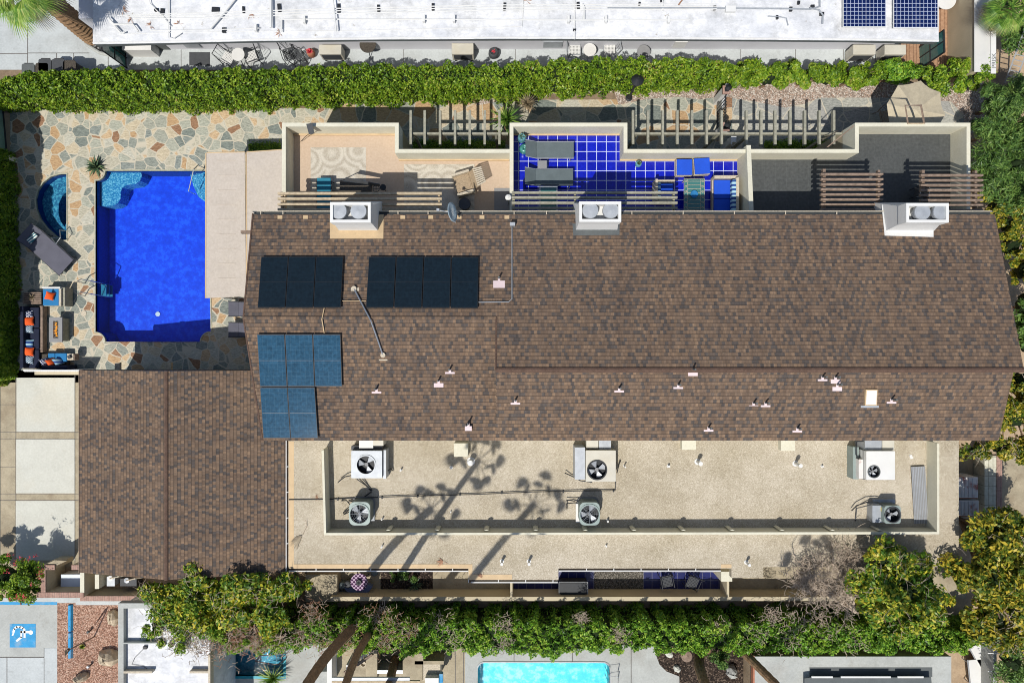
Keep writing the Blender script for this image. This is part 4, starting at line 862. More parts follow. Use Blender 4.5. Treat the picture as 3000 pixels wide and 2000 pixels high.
mb = MB(); mb.tube([ce-ax*.05, ce-ax*.18+Vector((0, 0, -.2)), (ce.x-.12, ce.y-.15, 5.6)], .025); mb.tube([ce-v*.0-u*.33, ce+ax*.2-u*.42+Vector((-.1, -.02, .1))], .015); mb.tube([ce-ax*.08, ce+Vector((-.25, .03, -.1)), ce+Vector((-.52, .07, .0))], .018); mb.box(ce.x-.58, ce.y+.03, ce.z-.05, ce.x-.48, ce.y+.12, ce.z+.05); mb.build('arm', M['metal'], D_)
fc = bpy.data.curves.new('lettering', 'FONT'); fc.body = 'dish'; fc.size = .19; fc.align_x = 'CENTER'; fc.align_y = 'CENTER'; fc.extrude = .002; fc.materials.append(M['white'])
fo = text_mesh(fc)
xa = -u; ya = ax.cross(xa); mt = Matrix((xa, ya, ax)).transposed().to_4x4(); mt.translation = ce+ax*.012-rootloc(D_); fo.parent = D_; fo.matrix_local = mt

# ================================================================ AIR CONDITIONERS
def fan(parent, cx, cy, z, r, blades=4, twist=.5, ringmat='darkgrey', blade='metal', depth=.16, spokes=0):
    mb = MB(); mb.walls(circ(cx, cy, r, 28), z-depth-.12, z-.002, out=False); mb.poly([circ(cx, cy, r, 28)], z-depth-.12); mb.build('fan_well', M['black'], parent)
    mb = MB(); mb.prism([circ(cx, cy, r*1.1, 32), circ(cx, cy, r*.97, 32)], z-.02, z+.03); mb.build('fan_ring', M[ringmat], parent)
    for k in range(blades):
        a0 = 2*math.pi*k/blades+twist; mb = MB(); v = []
        for f, rr in ((-.36, .25), (-.42, .92), (0, .97), (.36, .9), (.28, .22)): v.append((cx+rr*r*math.cos(a0+f), cy+rr*r*math.sin(a0+f), z-depth+.06*(f)))
        mb.slab(v, .008); mb.build('fan_blade', M[blade], parent)
    mb = MB(); mb.cyl(cx, cy, z-depth-.05, z-depth+.05, r*.2, n=14); mb.build('fan_hub', M['greytop'], parent)
    mb = MB()
    for k in range(spokes):
        a0 = 2*math.pi*k/spokes; mb.tube([(cx, cy, z+.01), (cx+r*math.cos(a0), cy+r*math.sin(a0), z+.01)], .006, 4)
    for rr in (.35, .55, .75, .9): 
        if spokes: mb.tube([(x, y, z+.012) for x, y in circ(cx, cy, r*rr, 24)]+[(cx+r*rr, cy, z+.012)], .0025, 3)
    if spokes: mb.build('fan_guard', M['metal'], parent)
def rounded(x0, y0, x1, y1, r, n=5):
    return [(x1-r+r*math.cos(a), y1-r+r*math.sin(a)) for a in np.linspace(0, math.pi/2, n)]+[(x0+r+r*math.cos(a), y1-r+r*math.sin(a)) for a in np.linspace(math.pi/2, math.pi, n)]+[(x0+r+r*math.cos(a), y0+r+r*math.sin(a)) for a in np.linspace(math.pi, 1.5*math.pi, n)]+[(x1-r+r*math.cos(a), y0+r+r*math.sin(a)) for a in np.linspace(1.5*math.pi, 2*math.pi, n)]
def ac_unit(label, box, fanp, rpx, hgt, mat, rad=.04, blades=4, twist=.5, side=None, sidemat='metal', ducts=(), spokes=0, ringmat='darkgrey', base=3.0, group='rooftop air conditioners', feed=None, sag=0):
    zt = base+hgt; x0, y1 = w2(box[0], box[1], zt); x1, y0 = w2(box[2], box[3], zt); root = thing('air_conditioner', label, 'air conditioner', ((x0+x1)/2, (y0+y1)/2, base), group)
    fx, fy = w2(*fanp, zt); r = rpx*(H-zt)/F; lp = rounded(x0, y0, x1, y1, rad); mb = MB(); mb.poly([lp, circ(fx, fy, r, 28)], zt); mb.walls(lp, base+.06, zt); mb.build('cabinet', M[mat], root)
    mb = MB(); mb.prism([rounded(x0-.05, y0-.05, x1+.05, y1+.05, rad)], base+.005, base+.07); mb.build('base_pad', M['greytop'], root)
    fan(root, fx, fy, zt, r, blades, twist, ringmat, depth=.14, spokes=spokes)
    # louvres on the sides as thin ribs
    mb = MB(); nz_ = 7
    for i in range(nz_): z = base+.14+i*(hgt-.25)/nz_; mb.walls([(x0-.006+rad*.3, y0-.006), (x1+.006, y0-.006), (x1+.006, y1+.006), (x0-.006+rad*.3, y1+.006)], z, z+.02)
    mb.build('louvres', M['darkgrey'], root)
    if side:
        zs = base+side[4]; mb = MB(); mb.prism([prect(*side[:4], zs)], base+.02, zs); mb.build('side_box', M[sidemat], root, bevel=.01)
    for d in ducts:
        zs = base+d[4]; mb = MB(); mb.prism([prect(*d[:4], zs)], base, zs); mb.build('duct', M[d[5]], root, bevel=.01)
    if feed:
        for pts in feed: mb = MB(); mb.tube([W(p[0], p[1], base+p[2]) for p in pts], .022, 6); mb.build('cable', M['black'], root)
    return root
ac_unit('grey boxy air conditioner nearest the left end of the blue panels, three fan blades', (1029, 1320, 1119, 1400), (1072, 1361), 27, .85, 'metal', .03, 3, .9, (1122, 1318, 1131, 1402, .7), 'metal', ((1052, 1290, 1093, 1312, .7, 'white'), (1093, 1290, 1123, 1305, .75, 'metal_white'), (1029, 1306, 1120, 1318, .6, 'darkgrey')), ringmat='metal', feed=[[(1029, 1392, .3), (1010, 1396, .2), (990, 1412, .25)], [(1045, 1402, .1), (1070, 1420, .03), (1088, 1438, .03)], [(1062, 1402, .1), (1078, 1420, .03), (1090, 1436, .03)], [(1128, 1385, .4), (1145, 1372, .2), (1152, 1378, .05)]])
ac_unit('green grey round cornered air conditioner left of the palm shadows', (1023, 1470, 1084, 1538), (1053, 1505), 28, .8, 'metal_green', .2, 3, .35, (1085, 1490, 1097, 1525, .08), 'metal', spokes=8, ringmat='metal_green', feed=[[(1026, 1478, .3), (1015, 1465, .15), (1000, 1466, .05)], [(1024, 1490, .3), (1006, 1500, .08), (1008, 1506, .04), (1024, 1498, .3)], [(1018, 1470, .1), (1060, 1460, .05), (1088, 1440, .04)]])
ac_unit('cream square air conditioner with silver side box at the end of the gas line', (1716, 1319, 1804, 1410), (1749, 1376), 27, .85, 'metal_white', .02, 4, .4, (1684, 1310, 1714, 1404, .8), 'metal', ((1718, 1290, 1753, 1313, .65, 'metal_white'), (1755, 1290, 1790, 1315, .65, 'metal')), ringmat='black', feed=[[(1735, 1412, .2), (1700, 1407, .15), (1672, 1392, .1), (1655, 1385, .2)], [(1807, 1385, .3), (1815, 1355, .2), (1818, 1350, .05)]])
ac_unit('green grey round cornered air conditioner with white base just below the gas line end', (1698, 1471, 1757, 1538), (1727, 1506), 28, .8, 'metal_green', .2, 3, 1.2, (1687, 1475, 1700, 1530, .12), 'white', spokes=8, ringmat='metal_green', feed=[[(1700, 1466, .2), (1680, 1462, .1), (1658, 1466, .2)], [(1700, 1472, .2), (1680, 1472, .1), (1660, 1474, .2), (1661, 1490, .03)]])
ac_unit('large white air conditioner with small fan at the right end of the gravel roof', (2538, 1321, 2622, 1405), (2560, 1381), 17, 1.0, 'white', .02, 5, .2, (2499, 1309, 2516, 1403, .5), 'metal_green', ((2516, 1345, 2537, 1402, .75, 'rust'), (2534, 1290, 2583, 1318, .8, 'metal'), (2585, 1290, 2620, 1318, .8, 'metal_white')), ringmat='fascia', feed=[[(2510, 1292, .8), (2510, 1340, .7), (2515, 1344, .7)], [(2490, 1340, .1), (2490, 1395, .1), (2540, 1404, .1)], [(2510, 1292, .8), (2530, 1292, .8)]])
ac_unit('small grey air conditioner with yellow label beside the ribbed sheet', (2591, 1481, 2639, 1533), (2615, 1507), 22, .7, 'metal_green', .10, 3, .1, (2556, 1480, 2590, 1530, .45), 'metal', ((2558, 1462, 2622, 1478, .1, 'metal'),), spokes=0, ringmat='darkgrey', feed=[[(2590, 1482, .5), (2570, 1470, .35), (2540, 1470, .3), (2510, 1480, .2), (2495, 1495, .15)], [(2586, 1486, .4), (2550, 1478, .3), (2510, 1488, .1), (2506, 1525, .03)]])
last = [o for o in C.objects if o.name.startswith('air_conditioner')][-1]
mb = MB(); mb.prism([prect(2581, 1485, 2588, 1497, 3.47)], 3.4, 3.47); mb.build('warning_label', plain('yellow_label', (.7, .5, .02)), last)
q = [W(2670, 1367, 3.10), W(2710, 1365, 3.10), W(2719, 1532, 3.04), W(2679, 1533, 3.04)]
R_ = thing('ribbed_sheet', 'dark grey ribbed metal sheet lying on the gravel roof inside the right parapet', 'metal sheet', (q[0].x, q[2].y, 3.0))
mb = MB(); mb.slab(q, .03); mb.build('panel', M['greytop'], R_)
mb = MB()
for i in range(9): f = i/8*.96+.02; a, b = q[0].lerp(q[1], f), q[3].lerp(q[2], f); mb.tube([a+Vector((0, 0, .005)), b+Vector((0, 0, .005))], .014, 4)
tag(mb.build('ribs', M['metal'], R_), kind='stuff')
mb = MB(); q = [W(2664, 1333, 3.03), W(2671, 1331, 3.03), W(2676, 1342, 3.03), W(2668, 1344, 3.03)]; mb.slab(q, .02); tag(mb.build('paper_scrap', M['white']), 'small white scrap lying alone on the gravel roof near the white air conditioner', 'scrap')
# dried palm fronds on the roof
def frond(label, px, py, z, n, L, ang, spread=.6, mat='drypalm', stalk=None):
    c = W(px, py, z); root = thing('dry_frond', label, 'palm frond', c, 'fallen palm fronds'); mb = MB()
    for i in range(n):
        a = ang+random.gauss(0, spread*.45); l = L*random.uniform(.5, 1); s = Vector((-math.sin(a), math.cos(a), 0))*.012; m = c+Vector((math.cos(a), math.sin(a), .12))*l*.5; t = c+Vector((math.cos(a+.1), math.sin(a+.1), .01))*l
        mb.add([c+Vector((0, 0, .03)), m-s, t, m+s], [(0, 1, 2, 3)])
    mb.build('leaflets', M[mat], root)
    if stalk: mb = MB(); mb.tube([c+Vector((0, 0, .02)), W(stalk[0], stalk[1], z), W(stalk[2], stalk[3], z+.08)], .012, 5); mb.build('stalk', M['greybark'], root)
frond('straw coloured fan frond with stalk on the left end of the gravel roof', 886, 1566, 3.03, 60, .75, math.radians(228), .45, stalk=(899, 1540, 895, 1522))
frond('reddish dry frond scrap on the lower gravel strip', 1298, 1642, 3.02, 22, .35, math.radians(200), 2, 'brown_twig')
frond('curled red brown frond scrap at the gutter step', 1412, 1692, 3.02, 10, .3, math.radians(110), 1, 'brown_twig')
frond('tiny dry frond scrap by the gas line left of the parapet', 925, 1457, 3.02, 8, .18, 0, 3, 'brown_twig')

# ================================================================ NORTH NEIGHBOUR
NB = thing('white_roof_building', 'long low building with a stained white flat roof and grey fascia', 'building', (0, 14, 0))
zr_ = 3.3; edge = [(272, 130), (500, 126), (760, 120), (1100, 116), (1500, 114), (1900, 115), (2250, 117), (2500, 119), (2750, 123)]
lp = ppoly([(272, -500)]+edge+[(2750, -500)], zr_)
mb = MB(); mb.prism([lp], zr_-.03, zr_); NR = mb.build('roof', M['whiteroof'], NB)
mb = MB(); lp2 = shrink(lp, .03); mb.prism([lp2], zr_-.32, zr_-.032); mb.build('fascia', M['fascia'], NR)
mb = MB(); mb.box(W(352, 0).x, 13.25, 0, W(2600, 0).x, 40, zr_-.33); NW_ = mb.build('wall', plain('pale_lilac_wall', (.55, .55, .58), .8, var=.04, scale=1.2), NB)
mb = MB()      # raised kerb of the roof
e2 = ppoly([(x, y-4) for x, y in edge], zr_); 
mb.tube([Vector((*p, zr_)) for p in e2], .03, 6); mb.build('roof_kerb', M['white'], NR)
def rpipe(pts, r=.035, z=.12, mat='white', name='roof_conduit'):
    mb = MB(); mb.tube([W(x, y, zr_+z) for x, y in pts], r, 6); mb.build(name, M[mat], NR)
for off in (0, 7, 15): rpipe([(345+off*3, 46+off*.6), (600, 38+off), (1000, 25+off), (1450, 15+off), (2100, 12+off)], .022, .14)
rpipe([(1780, 23), (2300, 26), (2372, 28), (2402, 20), (2402, -40)], .035, .12, 'metal'); rpipe([(2372, 24), (2400, 30), (2411, 45), (2410, 70)], .035, .1, 'metal')
rpipe([(2250, 48), (2285, 50), (2304, 54), (2309, 75)], .025, .08, 'metal')
rpipe([(825, 95), (826, 57), (1200, 57), (1600, 59), (2020, 59)], .028, .14); rpipe([(825, 57), (825, 86)], .04, .12)
rpipe([(360, 101), (500, 96), (760, 92), (1000, 91), (1390, 82), (1530, 78), (1533, 20), (1533, -30)], .012, .04); rpipe([(440, 90), (620, 88), (760, 83)], .02, .12)
rpipe([(436, -10), (440, 12), (470, 42), (500, 78)], .02, .1); rpipe([(494, -20), (494, 110), (508, 113), (530, 98)], .025, .1)
rpipe([(695, -10), (655, 40), (616, 85)], .04, .14, 'white'); rpipe([(792, -20), (794, 82)], .055, .2, 'white'); rpipe([(974, -20), (985, 92)], .03, .25, 'white')
rpipe([(315, 50), (335, 72), (390, 72), (405, 92)], .04, .18, 'white'); rpipe([(322, 62), (355, 98), (365, 95)], .04, .15, 'white'); rpipe([(1683, -20), (1684, 116)], .02, .08); rpipe([(1705, 12), (1711, 20), (1711, 60)], .04, .14)
rpipe([(1942, -20), (1942, 32)], .03, .12); rpipe([(1988, 15), (2005, -8)], .03, .2, 'brown_twig', 'dry_frond_stalk')
for px, py, s1, s2 in ((474, 33, 9, 16), (712, 28, 5, 18), (817, 22, 9, 22), (992, 23, 7, 24), (1108, 24, 7, 20), (1268, 20, 7, 20), (1478, 19, 7, 22), (1694, 16, 8, 20), (655, 88, 10, 14), (456, 28, 10, 8), (2095, 22, 8, 12), (2318, 26, 8, 12), (2409, 40, 12, 9), (2278, 50, 6, 10), (1683, 87, 8, 5), (1874, 10, 6, 8), (2341, 7, 7, 9), (630, 28, 20, 14), (1940, 0, 10, 8), (2382, 18, 10, 8)):
    q = W(px, py, zr_+.1); w_ = s1*(H-zr_)/F; l_ = s2*(H-zr_)/F; mb = MB(); mb.rbox(q.x, q.y, zr_, w_, l_, .10, random.uniform(-.1, .1)); mb.build('pipe_block', M['black'], NR)
for px, py in ((1242, 57), (1330, 57), (1665, 58), (1775, 58), (892, 60), (750, 84), (1958, 60)):
    q = W(px, py, zr_+.1); mb = MB(); mb.box(q.x-.05, q.y-.13, zr_, q.x+.05, q.y+.13, zr_+.2); mb.build('pipe_clamp', M['white'], NR)
q = W(2141, 26, zr_+.15); mb = MB(); mb.box(q.x-.2, q.y-.12, zr_, q.x+.2, q.y+.12, zr_+.16); mb.build('junction_box', M['white'], NR)
for px, py, a_ in ((362, 32, 0), (523, 72, 2), (820, 98, 3.5), (385, 55, 4.6), (1543, 4, 1), (735, 42, 5), (440, 76, 1.2)):
    frond('dry brown leaf scrap on the white roof near pixel column %d' % px, px, py, zr_+.03, 9, .28, a_, 2.2, 'brown_twig')
fr_l = {362: 'brown leaf scrap under the palm shadow on the white roof', 523: 'curled brown leaf scrap beside the thin kinked conduit on the white roof', 820: 'brown forked leaf scrap near the roof edge below the right angle conduit', 385: 'small dark leaf scrap left of the white S bend pipes', 1543: 'brown leaf scrap at the top edge beside the thin conduit riser', 735: 'small tan leaf scrap between the two diagonal pipe runs', 440: 'stained leaf scrap by the ring shaped stain on the white roof'}
for o in C.objects:
    if o.name.startswith('dry_frond') and 'pixel column' in o.get('label', ''): o['label'] = fr_l[int(o['label'].split()[-1])]; o['category'] = 'dry leaf'; o['group'] = 'leaf scraps on the white roof'
plW = plane3(Vector((0, 0, zr_)), Vector((1, 0, zr_)), Vector((0, 1, zr_)))
solar_row(plW, (2469, -50), (2597, -50), (2469, 80), (2597, 80), 1, 'sol_grid', 'white', ['dark solar panel with white grid on the white roof, left of the pair'], .2, 'solar panels on the white roof')
solar_row(plW, (2617, -50), (2749, -50), (2617, 83), (2749, 83), 1, 'sol_grid', 'white', ['dark solar panel with white grid at the right corner of the white roof'], .2, 'solar panels on the white roof')
# facade details seen below the eave
mb = MB(); a = w2(395, 140, .9); 
def wallbox(name, px0, px1, z0, z1, d, mat):
    mb = MB(); mb.box(W(px0, 0).x, 13.25-d, z0, W(px1, 0).x, 13.248, z1); return mb.build(name, M[mat], NW_)
lv = wallbox('louvred_closet', 385, 468, 0, .75, .35, 'white')
for i in range(9): mb = MB(); x = W(388+i*9, 0).x; mb.box(x, 13.25-.36, .1, x+.02, 13.25-.35, .7)
wallbox('doorway', 470, 500, 0, 1.2, .02, 'fascia'); wallbox('window_vent', 556, 600, .3, .8, .06, 'metal'); wallbox('window_vent', 1590, 1645, .3, .9, .06, 'metal'); wallbox('window_vent', 1965, 2000, .3, .9, .06, 'white')
def gate(label, px, py, w_, h_, rz, grp=None):
    c = W(px, py, 0); root = thing('gate', label, 'gate', c, grp); mb = MB(); c_, s_ = math.cos(rz), math.sin(rz)
    def P3(u_, z): return (c.x+u_*c_, c.y+u_*s_, z)
    for a, b in (((0, 0), (0, h_)), ((w_, 0), (w_, h_)), ((0, h_), (w_, h_)), ((0, h_*.5), (w_, h_*.5)), ((0, .08), (w_, .08)), ((w_/2, 0), (w_/2, h_))): mb.tube([P3(*a), P3(*b)], .035, 4)
    mb.build('frame', M['black'], root); mb = MB(); mb.slab([P3(.03, .1), P3(w_-.03, .1), P3(w_-.03, h_-.03), P3(.03, h_-.03)], .012) if False else mb.add([P3(.03, .1), P3(w_-.03, .1), P3(w_-.03, h_-.03), P3(.03, h_-.03)], [(0, 1, 2, 3)])
    o = mb.build('glass', M['glass'], root); sd = o.modifiers.new('s', 'SOLIDIFY'); sd.thickness = .01; return root
gate('green glazed black framed gate at the left end of the narrow concrete side patio', 372, 200, .95, 1.9, math.radians(92))
gate('dark glazed gate between white wall units and the timber deck', 2690, 205, .95, 1.9, math.radians(92))
def condenser(label, px0, py0, px1, py1, h, grp='wall side condensers'):
    zt = h; x0, y1 = w2(px0, py0, zt); x1, y0 = w2(px1, py1, zt); root = thing('condenser_unit', label, 'air conditioner', ((x0+x1)/2, (y0+y1)/2, 0), grp)
    mb = MB(); mb.box(x0, y0, .1, x1, y1, zt); mb.build('cabinet', M['metal_white'], root, bevel=.02)
    mb = MB(); mb.box(x0+.08, y0-.02, .2, x1-.08, y0-.002, zt-.12); mb.build('front_grille', M['darkgrey'], root)
    mb = MB(); mb.box(x0+.08, y0, 0, x0+.16, y1, .1); mb.build('foot', M['black'], root); mb = MB(); mb.box(x1-.16, y0, 0, x1-.08, y1, .1); mb.build('foot', M['black'], root)
condenser('cream condenser box beside the reddish potted plant', 934, 131, 1000, 158, .8); condenser('cream condenser box standing alone under the long eave', 1323, 127, 1387, 158, .8)
condenser('louvred white condenser left of the glazed deck gate, farther from it', 2500, 131, 2566, 160, .85); condenser('louvred white condenser nearest the glazed deck gate', 2592, 131, 2655, 160, .85)
# garden furniture on that patio
def round_table(label, px, py, r, h, mat, cat='table', group=None, legs='black'):
    c = W(px, py, h); root = thing('round_table', label, cat, (c.x, c.y, 0), group); mb = MB(); mb.lathe(c.x, c.y, [(0, h-.03), (r, h-.03), (r, h), (0, h+.001)], 32); mb.build('tabletop', M[mat], root, smooth=False)
    for k in range(3): a = k*2.1+.4; mb = MB(); mb.tube([(c.x, c.y, h-.05), (c.x+.25*r/.3*math.cos(a), c.y+.25*r/.3*math.sin(a), 0)], .018, 6); mb.build('leg', M[legs], root)
    return root
round_table('round white table between two black strap lattice chairs', 697, 160, .29, .72, 'white')
round_table('round white table between two white rounded chairs', 1728, 146, .29, .72, 'white', legs='white')
round_table('round brown wire table with black legs below the grey eave', 1077, 131, .36, .72, 'wicker_dark')
round_table('round grey brown table near the closed gate shadow', 1886, 152, .30, .72, 'greytop')
def strap_chair(label, px, py, rz, fm='black', sm='white', grp=None):
    c = W(px, py, .43); root = thing('lattice_chair', label, 'chair', (c.x, c.y, 0), grp); R = Matrix.Rotation(rz, 3, 'Z'); o = Vector((c.x, c.y, 0))
    T = lambda x, y, z: o+R@Vector((x, y, z)); mb = MB()
    for i in range(8): t = -.22+i*.063; mb.slab([T(t-.016, -.22, .45), T(t+.016, -.22, .45), T(t+.016, .25, .45), T(t-.016, .25, .45)], .01); mb.slab([T(-.24, t-.016, .456), T(.24, t-.016, .456), T(.24, t+.016, .456), T(-.24, t+.016, .456)], .01)
    mb.build('seat', M[sm], root); mb = MB()
    for s in (-.27, .27): mb.tube([T(s, -.27, 0), T(s, -.25, .65), T(s, .25, .66), T(s, .32, .0)], .018, 5)
    mb.tube([T(-.27, .3, .45), T(-.25, .4, 1.0), T(.25, .4, 1.0), T(.27, .3, .45)], .02, 5)
    for k in range(4): mb.tube([T(-.2+k*.13, .31, .45), T(-.25+k*.16, .4, .98)], .01, 4)
    mb.tube([T(-.27, -.26, .4), T(.27, -.26, .4)], .015, 5); mb.build('frame', M[fm], root)
strap_chair('black framed chair with white strap seat left of the small white table', 668, 172, math.radians(60)); strap_chair('black framed chair with white strap seat right of the small white table', 736, 168, math.radians(-70))
strap_chair('white rounded metal chair left of the white table', 1684, 150, math.radians(90), 'metal', 'white'); strap_chair('white rounded metal chair right of the white table', 1786, 148, math.radians(-90), 'metal', 'white')
strap_chair('black metal chair in a jumble of black furniture left of the reddish plant', 845, 158, .3, 'black', 'darkgrey'); strap_chair('black metal chair half hidden beside the hedge left of the reddish plant', 873, 168, 2.0, 'black', 'darkgrey')
mb = MB(); mb.prism([prect(555, 154, 615, 193)], .004, .02); tag(mb.build('door_mat', M['darkgrey']), 'black rectangular door mat on the pale concrete side patio', 'door mat')
def potplant(label, px, py, r, h, potmat, leafmat, n=16, L=.3, wd=.05, cat='potted plant', elev=(.2, 1.4)):
    c = W(px, py, h); root = thing('potted_plant', label, cat, (c.x, c.y, 0 if py < 300 or py > 1650 or px < 800 else 3.0)); z0 = root.location.z; c = W(px, py, z0+h)
    mb = MB(); mb.lathe(c.x, c.y, [(r*.6, z0), (r*1.0, z0+h*.45), (r*.95, z0+h*.8), (r*.7, z0+h), (r*.6, z0+h), (r*.6, z0+h*.9), (0, z0+h*.9)], 20); mb.build('pot', M[potmat], root, smooth=True)
    mb = MB(); b = Vector((c.x, c.y, z0+h*.9))
    for i in range(n):
        a = 2.4*i+random.random()*.4; e = elev[0]+(elev[1]-elev[0])*i/n; l = L*random.uniform(.7, 1.1); d = Vector((math.cos(a)*math.cos(e), math.sin(a)*math.cos(e), math.sin(e))); s = Vector((-math.sin(a), math.cos(a), 0))*wd*.5
        m1 = b+d*l*.5; mb.add([b, m1-s, b+d*l-Vector((0, 0, l*.2)), m1+s], [(0, 1, 2, 3)])
    mb.build('leaves', M[leafmat], root); return root
potplant('terracotta pot holding a broad leaved reddish plant beside the cream condenser', 907, 150, .18, .5, 'terracotta', 'redleaf', 14, .22, .13); potplant('dark round planter with a small red plant by the angled wall shadow', 1446, 151, .24, .5, 'darkgrey', 'redleaf', 10, .14, .05)
# bins by the drive
for i, (px, py, mt_, lab) in enumerate(((84, 206, 'fascia', 'grey lidded wheelie bin with white mark, leftmost by the hedge end'), (124, 204, 'wicker_dark', 'brown lidded wheelie bin tucked into the hedge, second along'), (133, 192, 'darkgrey', 'dark wheelie bin on the drive behind the brown lidded one'), (172, 192, 'darkgrey', 'dark wheelie bin on the drive, second from the right'), (205, 197, 'wicker_dark', 'brown wheelie bin in the hedge shadow, rightmost of the row'))):
    c = W(px, py, 1.0); root = thing('wheelie_bin', lab, 'bin', (c.x, c.y, 0), 'wheelie bins beside the hedge'); mb = MB(); mb.prism([rounded(c.x-.25, c.y-.24, c.x+.25, c.y+.24, .05)], .05, .98); mb.build('body', M['darkgrey'], root)
    mb = MB(); mb.prism([rounded(c.x-.28, c.y-.27, c.x+.28, c.y+.27, .09)], .982, 1.04); mb.build('lid', M[mt_], root, bevel=.015); mb = MB(); mb.tube([(c.x-.2, c.y+.31, .98), (c.x+.2, c.y+.31, .98)], .018); mb.build('handle', M['black'], root)
    for s in (-.2, .2): mb = MB(); mb.tube([(c.x+s-.03, c.y+.2, .1), (c.x+s+.03, c.y+.2, .1)], .1, 12); mb.build('wheel', M['black'], root)

# ================================================================ TERRACE FURNITURE (floor z = 3)
def tsheet(name, label, cat, q, mat, z=3.012, group=None):
    c = W(*[sum(p[i] for p in q)/len(q) for i in (0, 1)], z); mb = MB(); mb.prism([ppoly(q, z)], z-.008, z); return tag(mb.build(name, M[mat]), label, cat, group)
tsheet('rug', 'cream wave patterned rug left of the folded porch swing on the beige terrace', 'rug', [(910, 432), (1072, 432), (1072, 560), (910, 560)], 'rug', group='patterned rugs')
tsheet('rug', 'cream wave patterned rug under the wicker recliner', 'rug', [(1184, 481), (1390, 481), (1390, 622), (1184, 622)], 'rug', group='patterned rugs')
tsheet('grey_mat', 'ribbed grey mat beside the low wall between beige and blue terraces', 'mat', [(1448, 551), (1498, 551), (1498, 622), (1448, 622)], 'greytop')
q = W(1489, 578, 4.25); r_ = thing('wall_lamp', 'small round white lamp on the low wall between beige and blue terraces', 'lamp', (q.x, q.y, 3.0)); mb = MB(); mb.cyl(q.x, q.y, 3.0, 4.2, .03); mb.build('stem', M['metal'], r_); mb = MB(); mb.lathe(q.x, q.y, [(.12, 4.18), (.12, 4.22), (.09, 4.24), (.03, 4.25), (.03, 4.29), (0, 4.29)], 20); mb.build('lamp_shade', M['white'], r_)
def lounger(label, px, py, rz, fab='greyfab', fr='darkgrey', L=1.55, Wd=.62, z=3.0, pillow=None, group='loungers', backang=.55):
    c = W(px, py, z+.35); root = thing('sun_lounger', label, 'sun lounger', (0, 0, 0), group); h = .36
    mb = MB(); mb.box(-L*.25, -Wd/2, h, L*.72, Wd/2, h+.05); mb.build('seat', M[fab], root, bevel=.015)
    x0 = -L*.25; dx = L*.28; dz = dx*math.tan(backang); mb = MB(); mb.slab([(x0, -Wd/2, h+.05), (x0, Wd/2, h+.05), (x0-dx, Wd/2, h+.05+dz), (x0-dx, -Wd/2, h+.05+dz)], .04); mb.build('backrest', M[fab], root)
    for s in (-1, 1):
        mb = MB(); mb.tube([(L*.72, s*(Wd/2+.02), h), (x0, s*(Wd/2+.02), h), (x0-dx*1.02, s*(Wd/2+.02), h+.06+dz)], .022, 6); mb.build('side_rail', M[fr], root)
        for x in (L*.62, -L*.15): mb = MB(); mb.tube([(x, s*(Wd/2+.02), h), (x+.03, s*(Wd/2+.04), 0)], .02, 6); mb.build('leg', M[fr], root)
    if pillow: mb = MB(); mb.rbox(x0-dx*.2, 0, h+.06+dz*.2, .24, .5, .1, 0); mb.build('pillow', M[pillow], root, bevel=.03)
    root.location = (c.x, c.y, z); root.rotation_euler[2] = rz; return root
lounger('slate sling lounger beside the green glazed pot, nearer the outer wall', 1600, 440, 0, fr='metal'); lounger('slate sling lounger nearer the roof, below the small square table', 1598, 520, 0, fr='metal')
lounger('teal sling lounger under the four beam pergola at the pool end', 950, 600, math.radians(90), 'tealfab', 'darkgrey', 1.5, .55)
def small_table(label, px0, py0, px1, py1, h, mat, cat='side table', base=3.0, legmat='darkgrey', group=None):
    zt = base+h; x0, y1 = w2(px0, py0, zt); x1, y0 = w2(px1, py1, zt); root = thing('side_table', label, cat, ((x0+x1)/2, (y0+y1)/2, base), group); mb = MB(); mb.box(x0, y0, zt-.04, x1, y1, zt); mb.build('tabletop', M[mat], root, bevel=.008)
    for x in (x0+.03, x1-.03):
        for y in (y0+.03, y1-.03): mb = MB(); mb.box(x-.02, y-.02, base, x+.02, y+.02, zt-.041); mb.build('leg', M[legmat], root)
    return root
small_table('small square grey table between the two slate loungers', 1575, 470, 1602, 493, .42, 'greytop')
t = small_table('glass topped long table with pale frame under the grey green pergola', 1583, 549, 1631, 625, .7, 'glass', legmat='metal')
mb = MB(); x0, y1 = w2(1580, 546, 3.72); x1, y0 = w2(1633, 628, 3.72)
for a in ((x0, x0+.05), (x1-.05, x1)): mb.box(a[0], y0, 3.68, a[1], y1, 3.72)
mb.box(x0, y1-.05, 3.675, x1, y1, 3.715); tag(mb.build('table_frame', M['metal'], t))
potplant('turquoise glazed urn with dark spiky plant in the blue terrace corner', 1529, 400, .17, .62, 'bluepot', 'agave', 14, .3, .03); potplant('turquoise low pot holding a pale cactus by the outer wall of the blue terrace', 1872, 478, .13, .35, 'bluepot', 'agave', 30, .13, .05)
q = W(1536, 433, 3.5); r_ = thing('garden_stool', 'round green glazed drum stool with a hole in its top', 'stool', (q.x, q.y, 3.0)); mb = MB(); mb.lathe(q.x, q.y, [(.15, 3.0), (.2, 3.2), (.2, 3.35), (.17, 3.47), (.06, 3.5), (.05, 3.44), (0, 3.44)], 24); mb.build('body', M['greenpot'], r_, smooth=True)
def ottoman(label, cx_, cy_, s, rz, h=.42):
    c = W(cx_, cy_, 3+h); root = thing('ottoman', label, 'ottoman', (c.x, c.y, 3.0), 'blue topped ottomans'); mb = MB(); mb.rbox(c.x, c.y, 3.02, s*.98, s, h-.12, rz); mb.build('base', M['wicker_pale'], root, bevel=.02); mb = MB(); mb.rbox(c.x, c.y, 3+h-.099, s*.95, s*.97, .10, rz); mb.build('cushion', M['bluefab'], root, bevel=.03)
